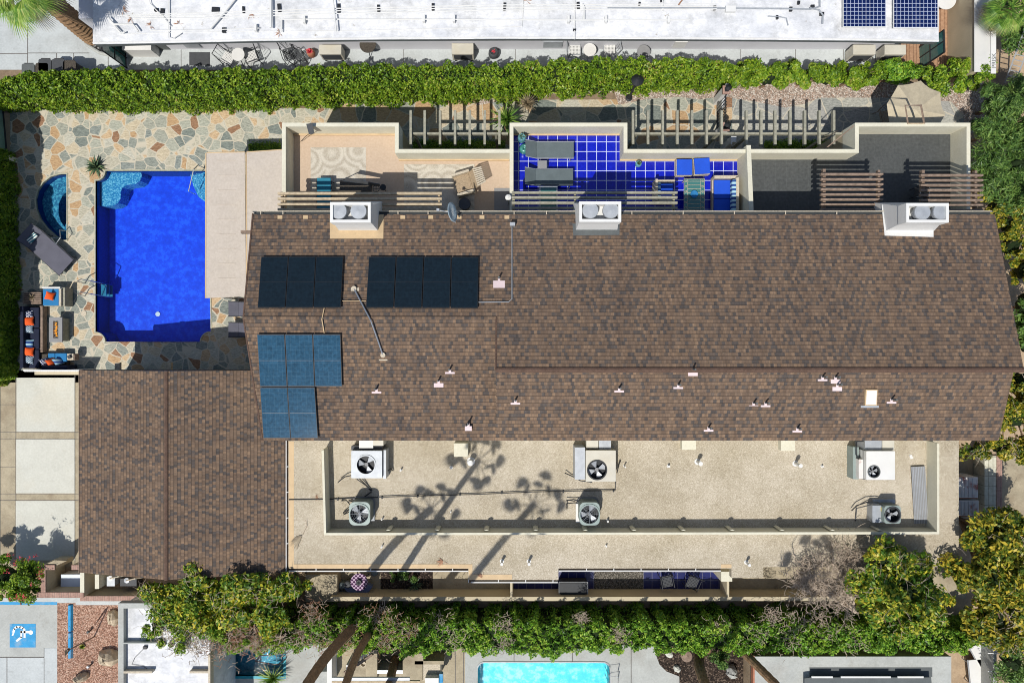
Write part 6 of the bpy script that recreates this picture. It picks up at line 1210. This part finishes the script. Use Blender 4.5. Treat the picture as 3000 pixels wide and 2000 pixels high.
r_ = thing('low_shrub', 'low dark shrub in the shaded patio bed left of the agave', 'shrub', W(1175, 1692, 0)); a = W(1175, 1690, .25); crown([(a.x, a.y, .2, .6, .35, .3)], 2500, .05, M['oleander'], r_, .4, .15)

# ================================================================ SOUTH WEST
r_ = thing('brick_enclosure', 'pink brick capped bin enclosure in front of the garage', 'enclosure wall', (*w2(200, 1700), 0)); zt = 1.3
for px in ((122, 1655, 160, 1668), (210, 1655, 235, 1668), (120, 1668, 133, 1735), (108, 1735, 244, 1749), (235, 1677, 246, 1735)): mb = MB(); mb.prism([prect(*px, zt)], 0, zt-.06); mb.build('wall', M['stucco_wall'], r_); mb = MB(); mb.prism([prect(px[0]-.5, px[1]-.5, px[2]+.5, px[3]+.5, zt)], zt-.058, zt); mb.build('brick_capping', M['bricktop' if px[0] != 235 else 'stucco'], r_)
r_ = thing('brick_planter_wall', 'pink brick capped low wall right of the bin enclosure', 'wall', (*w2(350, 1752), 0)); mb = MB(); mb.prism([prect(235, 1746, 470, 1759, 1.0)], 0, .94); mb.build('wall', M['stucco_wall'], r_); mb = MB(); mb.prism([prect(234, 1745, 471, 1760, 1.0)], .942, 1.0); mb.build('brick_capping', M['bricktop'], r_)
mb = MB(); mb.prism([prect(278, 1682, 290, 1724, 1.2)], 0, 1.2); mb.build('stub_wall', M['stucco'], r_)
r_ = thing('cabinet_bin', 'flat white lidded bin inside the brick enclosure', 'bin', (*w2(205, 1705), 0)); mb = MB(); mb.prism([prect(179, 1683, 236, 1728, .55)], 0, .5); mb.build('body', M['white'], r_); mb = MB(); mb.prism([prect(178, 1682, 236, 1729, .56)], .502, .56); mb.build('lid', plain('lid_white', (.62, .70, .80), .5, var=.04), r_, bevel=.01)
r_ = thing('stone_ledge', 'tan stone ledge leaning above the bin enclosure', 'ledge', (*w2(180, 1650), 0)); mb = MB(); mb.slab([W(130, 1654, 1.2), W(160, 1640, 1.3), W(196, 1642, 1.3), W(165, 1656, 1.2)], .08); mb.build('slab', M['concrete_tan'], r_)
for lab, px, py, a in (('grey white electric box in the gap beside the garage', 322, 1700, (313, 1688, 336, 1716, .8)), ('dark pump unit in the shade below the garage eave', 370, 1706, (352, 1694, 400, 1716, .5))):
    r_ = thing('pump_unit', lab, 'equipment', (*w2(px, py), 0)); mb = MB(); mb.prism([prect(*a[:4], a[4])], 0, a[4]); mb.build('body', M['metal' if px == 322 else 'darkgrey'], r_, bevel=.03); mb = MB(); q = W(px, py-6, a[4]+.1); mb.lathe(q.x, q.y, [(.1, a[4]), (.12, a[4]+.08), (.0, a[4]+.1)], 14); mb.build('cap', M['white' if px == 322 else 'metal'], r_); mb = MB(); mb.tube([q, q+Vector((.4, .1, 0)), q+Vector((.6, .05, -.3))], .03); mb.build('hose', M['wicker_pale'], r_)
for lab, y0, y1 in (('blue concrete wheel stop, upper of the two in the red gravel', 1772, 1850), ('blue concrete wheel stop crossed by the sign post, lower of the two', 1853, 1929)):
    x0, ya = w2(198, y0, .12); x1, yb = w2(208, y1, .12); r_ = thing('wheel_stop', lab, 'wheel stop', ((x0+x1)/2, (ya+yb)/2, 0), 'blue wheel stops'); mb = MB(); mb.add([(x0-.03, yb, 0), (x1+.03, yb, 0), (x1+.03, ya, 0), (x0-.03, ya, 0), (x0+.02, yb+.02, .12), (x1-.02, yb+.02, .12), (x1-.02, ya-.02, .12), (x0+.02, ya-.02, .12)], [(3, 2, 1, 0), (4, 5, 6, 7), (0, 1, 5, 4), (1, 2, 6, 5), (2, 3, 7, 6), (3, 0, 4, 7)]); mb.build('block', M['paintblue'], r_)
    for t in (.2, .8): q = ((x0+x1)/2, ya+(yb-ya)*t); mb = MB(); mb.cyl(*q, .1, .13, .015, n=8); mb.build('bolt', M['black'], r_)
b = W(276, 1864); r_ = thing('sign_post', 'brown sign post with its panel leaning over the lower blue wheel stop', 'sign', b); t = W(197, 1905, 2.0); mb = MB(); mb.tube([b, t], .028, 6); mb.build('post', M['wood_brown'], r_); mb = MB(); mb.slab([W(190, 1906, 2.0), W(204, 1896, 2.0), W(205, 1904, 1.5), W(191, 1921, 1.5)], .02); mb.build('panel', M['wicker_dark'], r_)
def boulder(label, px, py, sx_, sy_, h, mat='rock'):
    c = W(px, py, 0); bm_v = []; n1, n2 = 10, 7; mb = MB(); seed = random.random()*9
    for j in range(n2+1):
        ph = math.pi*j/n2
        for i in range(n1):
            a = 2*math.pi*i/n1; k = 1+.2*math.sin(a*2+seed)+.13*math.sin(a*5+seed*2+ph*3); mb.v.append((c.x+sx_*k*math.sin(ph)*math.cos(a), c.y+sy_*k*math.sin(ph)*math.sin(a), max(-.03, h*.15+h*.85*math.cos(ph)*(1+.1*math.sin(a*3+seed)))))
    for j in range(n2):
        for i in range(n1): mb.f.append((j*n1+i, (j+1)*n1+i, (j+1)*n1+(i+1) % n1, j*n1+(i+1) % n1)); mb.m.append(0)
    return tag(mb.build('boulder', M[mat]), label, 'boulder', 'boulders')
boulder('pale boulder at the top right corner of the red gravel bed', 336, 1806, .22, .42, .4); boulder('large tan boulder against the grey parapet in the red gravel', 325, 1920, .42, .42, .6); boulder('tan boulder at the bottom of the red gravel bed', 243, 1980, .30, .22, .5)
boulder('round flat pale stone at the hedge foot in the dark mulch', 1960, 1915, .17, .17, .1, 'paverwhite'); boulder('small craggy pale stone in the dark mulch', 1983, 1956, .15, .2, .2, 'paverwhite'); boulder('pale grey boulder among twigs between the two palm trunks', 2141, 1962, .30, .26, .5, 'concrete')
mb = MB(); q = W(2012, 1922, .02); mb.lathe(q.x, q.y, [(.25, 0), (.25, .03), (.05, .08), (.0, .08)], 22); tag(mb.build('ground_lamp', M['wood_brown'], smooth=False), 'round brown ground lamp with pale centre in the dark mulch', 'lamp')
spiky('barrel_cactus', 'yellow barrel cactus crossed by the sign post', W(242, 1892, .05), 60, .17, .03, M['ygleaf'], 'cactus', (.2, 1.5))
for lab, px, py in (('small dark path light in the red gravel above the sign post', 257, 1851), ('small white topped path light in the red gravel below the sign post', 257, 1953)): q = W(px, py, .25); r_ = thing('path_light', lab, 'path light', (q.x, q.y, 0)); mb = MB(); mb.cyl(q.x, q.y, 0, .2, .03); mb.build('stem', M['black'], r_); mb = MB(); mb.cyl(q.x, q.y, .2, .27, .07, .05); mb.build('cap', M['metal' if py > 1900 else 'fascia'], r_)

# ================================================================ SOUTH NEIGHBOURS
SB = thing('flat_roof_bungalow', 'white flat roofed bungalow with grey parapets at the bottom left', 'building', (*w2(480, 1900), 0)); z = 2.6; L_ = prect(350, 1779, 616, 2400, z); mb = MB(); mb.prism([L_], 0, z); mb.build('roof_block', M['whiteroof'], SB)
for a in ((346, 1766, 470, 1781), (346, 1781, 362, 2400), (610, 1915, 616, 2400), (362, 1881, 460, 1885), (362, 1965, 445, 1971), (555, 1965, 610, 1971)): mb = MB(); mb.prism([prect(*a, z+.22)], z-.1, z+.22+.001*(a[0] % 7)); mb.build('parapet', M['concrete' if a[2]-a[0] > 90 or a[0] == 346 else 'wicker_pale'], SB)
mb = MB(); mb.tube([W(x, y, z+.03) for x, y in ((423, 1897), (395, 1925), (386, 1945), (420, 1950), (436, 1962))], .01, 4); mb.box(*w2(418, 1893, z+.1), z, *w2(429, 1901, z+.1), z+.1); mb.build('roof_cable', M['black'], SB)
SE = thing('parapet_roof_house', 'pale flat roofed house with sunken grey awning at the bottom right', 'building', (*w2(2500, 1990), 0)); z = 1.5; mb = MB(); mb.prism([prect(2212, 1923, 2786, 2500, z)], 0, z-.06); mb.build('wall', M['dirt'], SE); mb = MB(); mb.prism([prect(2211, 1922, 2787, 2500, z)], z-.058, z); mb.build('roof_slab', M['concrete'], SE)
mb = MB(); mb.prism([prect(2206, 1920, 2210.5, 2500, z)], z-.25, z+.02); mb.build('red_fascia', M['terracotta'], SE); mb = MB(); mb.prism([prect(2372, 1954, 2732, 1982, z+.02)], z, z+.005); mb.build('roof_well', M['fascia'], SE)
mb = MB(); mb.prism([ppoly([(2357, 1986), (2378, 1983), (2728, 1983), (2735, 2060), (2357, 2060)], z+.3)], z+.27, z+.3); AW = mb.build('metal_awning', M['fascia'], SE)
for a in ((2378, 2440), (2464, 2610), (2630, 2706)): mb = MB(); mb.prism([prect(a[0], 1980, a[1], 1985, z+.35)], z+.31, z+.35); mb.build('awning_trim', M['white'], AW)
DP = thing('patio_shade_frame', 'dark timber framed counter and shade structure behind the bottom hedge', 'patio structure', (*w2(1150, 1980), 0)); z = .95
for a, m_ in (((1072, 1905, 1105, 1990), 'concrete_tan'), ((1105, 1962, 1180, 1972), 'metal'), ((1180, 1905, 1240, 1990), 'concrete_tan'), ((1215, 1935, 1300, 1945), 'concrete_tan'), ((1238, 1945, 1290, 1992), 'wicker_pale')): mb = MB(); mb.prism([prect(*a, z)], 0, z); mb.build('counter', M[m_], DP)
mb = MB(); mb.prism([prect(972, 1984, 1200, 1992, 2.3)], 2.2, 2.3); mb.build('roof_rail', M['metal'], DP); mb = MB(); mb.prism([prect(972, 1994, 1230, 2000, 2.3)], 2.2, 2.29); mb.build('roof_beam', M['wood_beam'], DP); mb = MB(); mb.prism([ppoly([(1006, 1968), (1088, 1915), (1094, 1918), (1014, 1975)], 1.5)], 1.4, 1.5); mb.build('stair_rail', M['wood_brown'], DP)
for i in range(7): mb = MB(); q = W(1018+i*11, 1950-i*7, 1.2); mb.box(q.x-.03, q.y-.1, .1, q.x+.03, q.y+.1, 1.3); mb.build('baluster', M['white'], DP)
r_ = thing('red_seat', 'plum red bucket seat on the dark patio at the bottom', 'chair', W(1225, 1972, 0)); q = W(1225, 1972, .5); mb = MB(); mb.lathe(q.x, q.y, [(.16, .1), (.2, .45), (.17, .5), (.13, .3), (0, .28)], 18); mb.build('bucket', plain('plum', (.09, .03, .03), .7), r_, smooth=True); mb = MB(); mb.tube([(q.x-.15, q.y-.05, .5), (q.x, q.y-.28, .55), (q.x+.15, q.y-.05, .5)], .012); mb.build('handle', M['black'], r_)
r_ = thing('cool_box', 'white cool box with blue side next to the plum red seat', 'cool box', W(1278, 1990, 0)); mb = MB(); mb.prism([prect(1245, 1985, 1285, 2020, .95+.35)], .96, 1.3); mb.build('box', M['white'], r_, bevel=.02); mb = MB(); mb.prism([prect(1287, 1973, 1297, 2000, 1.2)], .96, 1.2); mb.build('blue_side', M['paintblue'], r_)
for lab, px, py in (('pair of pale planters behind the rail, left one', 1064, 1945), ('pair of pale planters behind the rail, right one', 1083, 1945)): q = W(px, py, .4); r_ = thing('plant_pot', lab, 'plant pot', (q.x, q.y, 0), 'pale planters'); mb = MB(); mb.lathe(q.x, q.y, [(.08, 0), (.13, .4), (.1, .4), (.09, .3), (0, .3)], 16); mb.build('pot', M['wicker_pale'], r_)
r_ = thing('steps', 'pale stone steps below the left leaning palm trunk', 'steps', (*w2(935, 1975), 0))
for i in range(5): mb = MB(); y = 1966+i*9; mb.prism([prect(922, y, 958, y+9, .12*(5-i))], 0, .12*(5-i)); mb.build('step', M['concrete'], r_)
mb = MB(); mb.prism([prect(958, 1905, 972, 2010, .9)], 0, .9); mb.build('side_wall', M['white'], r_)
r_ = thing('lounge_frame', 'bent black metal lounger frame across the plunge pool', 'lounger', (*w2(800, 1935), 0)); mb = MB(); mb.tube([W(x, y, zz) for x, y, zz in ((748, 1936, .4), (762, 1920, .7), (842, 1912, .7), (838, 1928, .6), (815, 1946, .4), (748, 1936, .4))], .025, 5); mb.build('frame', M['black'], r_)
for a in ((762, 1920), (815, 1946)): mb = MB(); mb.tube([W(*a, .5), W(a[0]*1.0+3, a[1]-5, 0)], .02, 5); mb.build('leg', M['black'], r_)
for i, (lab, px, py, rz) in enumerate((('white slatted patio lounger at the bottom right corner, upper one', 2880, 1925, .5), ('white patio lounger at the bottom right corner, lower one', 2862, 1985, .1))):
    lounger(lab, px, py, rz+math.pi/2, 'white', 'metal', 1.2, .65, 0, backang=.6, group='white loungers')
r_ = thing('screen_wall', 'weathered white board screen in the bottom right corner', 'fence', (*w2(2915, 1940), 0)); mb = MB(); mb.prism([prect(2910, 1870, 2920, 2100, 1.2)], 0, 1.2); mb.build('panel', M['concrete'], r_)
for y in (1913, 1965): mb = MB(); q = W(2895, y, 1.25); mb.box(q.x, q.y-.02, 1.2, q.x+.5, q.y+.02, 1.24); mb.build('rail', M['white'], r_)

# ================================================================ HEDGES
nb = [w2(x, y) for x, y in ((-120, 325), (60, 328), (300, 331), (560, 333), (760, 327), (900, 318), (1120, 312), (1350, 304), (1480, 302), (1600, 290), (1850, 278), (2050, 272), (2138, 262))]
nt_ = [w2(x, y, 2.5) for x, y in ((-120, 245), (30, 226), (70, 208), (200, 199), (400, 202), (760, 199), (900, 190), (1120, 184), (1350, 184), (1430, 190), (1520, 176), (1850, 166), (2000, 166), (2100, 172), (2142, 195))]
hedge('long_hedge', 'very long clipped bright green hedge running from the left edge to the gate pillars', nb, nt_, lambda u: np.full_like(u, 2.5)+.08*np.sin(u*40), 95000, .064, M['hedge'], .24, rough=1.35, tmax=.95)
ws = [w2(x, y) for x, y in ((50, 448), (58, 620), (62, 760), (62, 850))]; wt = [(x-1.7, y) for x, y in ws]
hedge('side_hedge', 'tall dark clipped hedge along the left edge beside the spa', wt, ws, lambda u: np.full_like(u, 4.2), 30000, .055, M['hedge'], .15, tmin=.35)
ws = [w2(x, y) for x, y in ((62, 852), (58, 960), (55, 1060), (48, 1105), (25, 1130))]; wt = [(x-1.9, y+.2) for x, y in ws]
hedge('side_hedge', 'lower sunlit clipped hedge at the left edge behind the corner sofa', wt, ws, lambda u: np.where(u < .5, 3.6, 1.5)+.1*np.sin(u*9), 26000, .055, M['hedge'], .15, tmin=.25)
sn = [w2(x, y) for x, y in ((760, 1766), (1000, 1766), (1500, 1768), (2000, 1770), (2400, 1774), (2700, 1790), (2850, 1810))]
ss = [w2(x, y, 2.1) for x, y in ((640, 1912), (800, 1910), (960, 1905), (1180, 1915), (1400, 1918), (1600, 1922), (1800, 1912), (1950, 1908), (2200, 1915), (2450, 1910), (2700, 1915), (2830, 1905))]
def holes(P): f = fbm(P, 1.9)+.5*fbm(P, 5.5); return (f > -.78) & ~((f < -.45) & (rng.random(len(P)) < .6))
SHd = hedge('south_hedge', 'long rough green hedge with dead grey patches along the bottom', sn, ss, lambda u: 2.1+.12*np.sin(u*33), 105000, .062, M['hedge_s'], .34, rough=1.5, tmax=.85, keep=holes)
cl = []
for px, py, s in ((915, 1795, .3), (880, 1860, .35), (1110, 1800, .3), (1150, 1840, .35), (1130, 1880, .3), (1200, 1860, .3), (1290, 1830, .3), (1330, 1870, .35), (1475, 1880, .28), (1480, 1825, .25), (1700, 1815, .15), (1810, 1860, .2), (2110, 1840, .2), (2220, 1860, .4), (2260, 1800, .2), (2320, 1870, .35), (2330, 1820, .3), (2440, 1850, .35), (2500, 1870, .35), (2400, 1810, .2), (1020, 1870, .3), (950, 1880, .3)):
    q = W(px, py, 2.15); cl.append((q.x, q.y, 2.1, s))
tag(twigs('dead_twigs', cl, 1500, .30, M['greybark'], SHd, .010), kind='stuff')
tag(twigs('brown_twigs', cl[2:6]+cl[:2]+cl[-2:], 500, .26, M['brown_twig'], SHd, .010), kind='stuff')
# ================================================================ SHRUBS AND TREES
def shrub(label, ells_px, n, size, mat, cat='shrub', group=None, clump=.3, aspect=.5, r=.06, core=True, name='shrub'):
    E = []
    for px, py, z, rx, ry, rz in ells_px: q = W(px, py, z); E.append((q.x, q.y, z, rx*(H-z)/F, ry*(H-z)/F, rz))
    b = Vector((E[0][0], E[0][1], 0)); return tree(name, label, b, E, n, size, M[mat], r, aspect, clump, group, cat, core)
shr = [('leafy shrub right after the gate pillars', [(2165, 225, .9, 28, 30, .7), (2185, 205, .9, 25, 18, .6)], 3500), ('leafy green shrub left of the parasol row start', [(2250, 232, 1.0, 42, 32, .8), (2300, 215, 1, 35, 28, .8)], 6000), ('leafy green shrub in the middle of the row above the gravel', [(2365, 222, 1.1, 40, 32, .8), (2420, 232, 1.0, 40, 30, .7)], 6500), ('leafy green shrub just left of the parasol', [(2495, 225, 1.1, 42, 38, .8), (2545, 235, 1.0, 38, 34, .7)], 6500), ('yellow tinged shrub behind the parasol top', [(2610, 215, 1.1, 40, 28, .8), (2655, 225, 1.0, 35, 25, .7)], 5000), ('leafy shrub at the deck corner', [(2725, 225, 1.1, 42, 28, .8), (2760, 255, 1.0, 30, 22, .7)], 4500), ('leafy shrub between deck and corrugated shed', [(2815, 205, 1.2, 30, 25, .8), (2835, 240, 1.2, 42, 36, .8), (2870, 215, 1.2, 28, 30, .8)], 6000)]
for lab, e, n in shr: shrub(lab, e, int(n*1.2), .075, 'hedge' if 'yellow' not in lab else 'hedge_s', group='shrubs in the row above the gravel', clump=.28)
OL = 'oleander bushes down the right edge'
for lab, e, n in (('oleander bush below the ladder at the right edge', [(2930, 300, 1.5, 70, 50, 1.2), (2985, 290, 1.6, 50, 60, 1.2)], 9000), ('oleander bush beside the parasol gravel', [(2905, 385, 1.5, 60, 55, 1.2), (2975, 400, 1.8, 55, 60, 1.3)], 9500), ('oleander bush beside the grey terrace parapet', [(2900, 480, 1.5, 50, 55, 1.2), (2970, 490, 1.8, 60, 55, 1.3)], 9500), ('oleander bush above the yellow shrub at the right edge', [(2915, 560, 1.6, 45, 40, 1.2), (2985, 585, 1.8, 50, 60, 1.3)], 7500)):
    shrub(lab, e, n, .13, 'oleander', group=OL, clump=.42, aspect=.16, r=.09)
shrub('bright yellow leaved shrub past the pergola end', [(2920, 610, 1.5, 42, 48, 1.0), (2950, 655, 1.4, 35, 45, 1)], 5500, .07, 'yellowleaf')
shrub('yellow flecked shrub lower down beside the gable corner', [(2962, 720, 1.4, 40, 60, 1), (3000, 790, 1.4, 35, 60, 1)], 4500, .07, 'yellowleaf')
r_ = thing('bare_bush', 'grey leafless bush at the right edge beside the yellow shrub', 'shrub', W(2985, 640, 0)); q = W(2985, 640, 1.2); twigs('branches', [(q.x, q.y, 1.1, .45)], 320, .5, M['greybark'], r_, .012); mb = MB(); mb.tube([(q.x, q.y, 0), (q.x, q.y, 1.2)], .05); mb.build('stem', M['greybark'], r_)
shrub('narrow dark bush squeezed past the long gable edge', [(3005, 900, 1.5, 40, 90, 1), (3010, 1000, 1.5, 30, 70, 1)], 4000, .08, 'oleander')
tree_e = [('yellow green tree past the lower right gable corner', [(2985, 1120, 2.6, 45, 60, 1), (2965, 1220, 2.6, 50, 65, 1.1), (2930, 1310, 2.3, 60, 30, .8), (2990, 1310, 2.4, 45, 35, .9), (2860, 1318, 2.0, 45, 18, .5)], 16000)]
for lab, e, n in tree_e: shrub(lab, e, n, .075, 'yellowleaf', 'tree', None, .35, .5, .12, name='ficus_tree')
shrub('large yellow green tree covering the lower right corner', [(2890, 1560, 3.2, 85, 70, 1.3), (2975, 1560, 3.0, 60, 70, 1.3), (2880, 1680, 3.4, 90, 80, 1.4), (2975, 1690, 3.2, 70, 80, 1.4), (2900, 1800, 3.0, 80, 60, 1.2), (2980, 1810, 3, 60, 60, 1.2), (2930, 1860, 2.6, 45, 30, .9)], 34000, .10, 'yellowleaf', 'tree', None, .42, .5, .22, name='ficus_tree')
shrub('yellow green tree leaning over the gravel roof edge and patio', [(2600, 1640, 4.0, 72, 50, .9), (2560, 1710, 3.9, 62, 60, 1.0), (2650, 1720, 4.0, 80, 70, 1.1), (2600, 1790, 3.4, 75, 55, 1.0), (2720, 1780, 3.4, 70, 45, 1.0), (2680, 1650, 3.6, 45, 30, .7)], 26000, .095, 'ygleaf', 'tree', None, .40, .5, .18, name='ficus_tree')
r_ = thing('bare_tree', 'leafless pale grey tree reaching over the shaded patio', 'tree', W(2440, 1740, 0)); cl = []
for px, py, s in ((2400, 1680, .5), (2440, 1650, .55), (2380, 1720, .45), (2450, 1720, .5), (2360, 1690, .3), (2480, 1760, .35), (2500, 1640, .3)): q = W(px, py, 3.4); cl.append((q.x, q.y, 3.3, s))
twigs('twigs', cl, 1100, .55, M['greybark'], r_, .012, .6); b = r_.location; mb = MB(); mb.tube([b, b+Vector((0, 0, 2)), Vector(cl[1][:3])], [.1, .08, .04]); mb.build('trunk', M['greybark'], r_); mb = MB()
for c in cl: mb.tube([b+Vector((0, 0, 1.9)), Vector(c[:3])+Vector((0, 0, .1))], [.05, .02], 5)
mb.build('limbs', M['greybark'], r_)
shrub('yellow and green tree overlapping the garage roof corner', [(500, 1765, 3.0, 55, 42, .8), (570, 1720, 3.2, 50, 48, .9), (650, 1745, 3.2, 60, 40, .8), (720, 1715, 3.3, 55, 32, .8), (810, 1725, 3.1, 60, 34, .8), (570, 1800, 2.8, 60, 36, .8), (680, 1800, 2.9, 66, 40, .8), (780, 1790, 2.8, 60, 40, .8), (862, 1705, 3.0, 36, 26, .6), (570, 1680, 3.3, 26, 26, .5), (460, 1730, 2.8, 30, 26, .5)], 30000, .09, 'ygleaf', 'tree', None, .38, .55, .18, name='ficus_tree')
shrub('dark green bush with dead brown branches below the yellow tree', [(470, 1830, 2.4, 50, 50, .9), (540, 1860, 2.3, 55, 45, .8), (640, 1850, 2.3, 65, 45, .8), (740, 1850, 2.3, 60, 45, .8), (820, 1860, 2.2, 50, 45, .7)], 15000, .06, 'hedge', 'bush', None, .3, .55, .1)
last = [o for o in C.objects if o.name.startswith('shrub') and 'dead brown' in o.get('label', '')][0]; cl = []
for px, py, s in ((500, 1850, .4), (560, 1880, .4), (640, 1875, .4), (700, 1865, .4), (760, 1870, .35), (600, 1850, .4), (820, 1880, .35)): q = W(px, py, 2.9); cl.append((q.x, q.y, 2.85, s))
tag(twigs('dead_twigs', cl, 800, .34, M['greybark'], last, .012), kind='stuff'); tag(twigs('brown_twigs', cl[2:5], 350, .3, M['brown_twig'], last, .012), kind='stuff')
bg_ = shrub('dense bougainvillea with pink flowers at the left edge above the parking bay', [(30, 1690, 1.3, 70, 55, .9), (90, 1680, 1.3, 35, 50, .8), (-20, 1680, 1.3, 60, 60, .9), (60, 1730, 1.1, 50, 30, .7)], 17000, .055, 'hedge', 'bush', None, .25, .55, .08, name='bougainvillea')
P = []; 
for px, py in ((24, 1626), (60, 1632), (84, 1634), (104, 1630), (114, 1690), (112, 1680), (92, 1712), (40, 1650), (30, 1752), (50, 1748), (66, 1755), (20, 1676), (72, 1745), (118, 1672)): q = W(px, py, 2.1); P += [(q.x+random.gauss(0, .06), q.y+random.gauss(0, .06), 2.0+random.random()*.15) for _ in range(12)]
tag(leafmesh('flowers', np.array(P), np.tile([0, 0, 1.], (len(P), 1)), .04, M['redleaf'], bg_), kind='stuff')
shrub('green rounded bush between the two leaning palm trunks', [(2103, 1930, .7, 22, 30, .5)], 1800, .05, 'oleander', clump=.2, r=.03)
for lab, e in (('dense green shrub at the bottom right corner', [(2960, 1935, 1.6, 45, 50, 1.0), (3000, 1990, 1.5, 50, 50, 1.0)]), ('feathery green shrub at the top right corner', [(2950, 30, 1.5, 40, 40, 1), (2990, 90, 1.5, 35, 45, 1), (2960, 130, 1.2, 30, 30, .8)])): shrub(lab, e, 6000, .08, 'oleander', clump=.35, aspect=.3)
spiky('grass_tuft', 'tuft of long green blades at the bottom beside the plunge pool', W(800, 1985, .3), 90, 1.0, .035, M['palmleaf'], 'grass tuft', (.3, 1.45))
spiky('yucca', 'green spiky yucca beside the blue terrace corner', W(1482, 352, 1.3), 80, .85, .045, M['palmleaf'], 'yucca', (-.2, 1.4)); spiky('dry_yucca', 'dry tan yucca head against the long hedge', W(1545, 305, .9), 80, .55, .03, M['drypalm'], 'yucca', (-.3, 1.3))
mb = MB(); q = W(1482, 352, 1.3); mb.cyl(q.x, q.y, 0, 1.3, .08, .06); mb.build('trunk', M['palmbark'], [o for o in C.objects if o.name == 'yucca'][0])
for i, (lab, x0, x1) in enumerate((('low green ground cover strip under the first wall pergola', 1210, 1480), ('low green ground cover strip under the third wall pergola', 2240, 2430), ('low green planting at the terrace foot beside the awnings', 728, 822))):
    r_ = thing('ground_cover', lab, 'ground cover', W((x0+x1)/2, 425, 0)); r_['kind'] = 'stuff'; n = (x1-x0)*14; y = 425 if i < 2 else 432
    pts = np.array([list(W(random.uniform(x0, x1), random.gauss(y, 7), .12+random.random()*.15)) for _ in range(n)]); leafmesh('foliage', pts, np.tile([0, 0, 1.], (n, 1)), .05, M['hedge'], r_)
# ================================================================ PALMS
palm('palm_tree', 'fan palm with curved trunk whose green crown hangs over the top left corner', [(-18.9, 14.15, 0), (-18.5, 13.6, 3), (-17.7, 12.65, 6.6)], .17, 1.55, 44, 5, 'fan palms')
palm('palm_tree', 'thick trunked palm beside the white roof corner at the top left', [(-19.0, 13.85, 0), (-19.25, 14.25, 3), (-19.4, 15.2, 9)], .36, 1.6, 34, 8, 'fan palms')
palm('palm_tree', 'ringed palm trunk rising from the bottom hedge and leaning left', [(-6.3, -12.3, 0), (-7.35, -12.3, 7), (-6.48, -12.9, 15)], .17, 1.25, 30, 6, 'fan palms')
palm('palm_tree', 'slimmer palm trunk just right of the ringed leaning one', [(-6.0, -12.7, 0), (-5.9, -12.0, 6), (-4.52, -10.9, 15)], .13, 1.25, 30, 6, 'fan palms')
palm('palm_tree', 'straight pale palm trunk beside the dark patio counter', [(-5.3, -14.4, 0), (-4.6, -14.5, 9), (-3.3, -14.7, 19)], .15, 1.3, 30, 6, 'fan palms')
palm('palm_tree', 'curving dark palm trunk in the mulch bed at the bottom', [(8.9, -13.9, 0), (8.0, -14.3, 4), (9.2, -15.0, 15)], .19, 1.25, 30, 6, 'fan palms')
palm('palm_tree', 'brown palm trunk leaning right across the corner of the pale roofed house', [(9.7, -13.3, 0), (10.9, -13.9, 5), (12.7, -14.6, 15)], .15, 1.25, 30, 6, 'fan palms')
palm('palm_tree', 'small fan palm beside the corrugated shed at the top right', [(20.6, 13.2, 0), (20.3, 13.3, 2.4), (20.2, 13.5, 3.4)], .12, 1.1, 26, 10, 'fan palms')
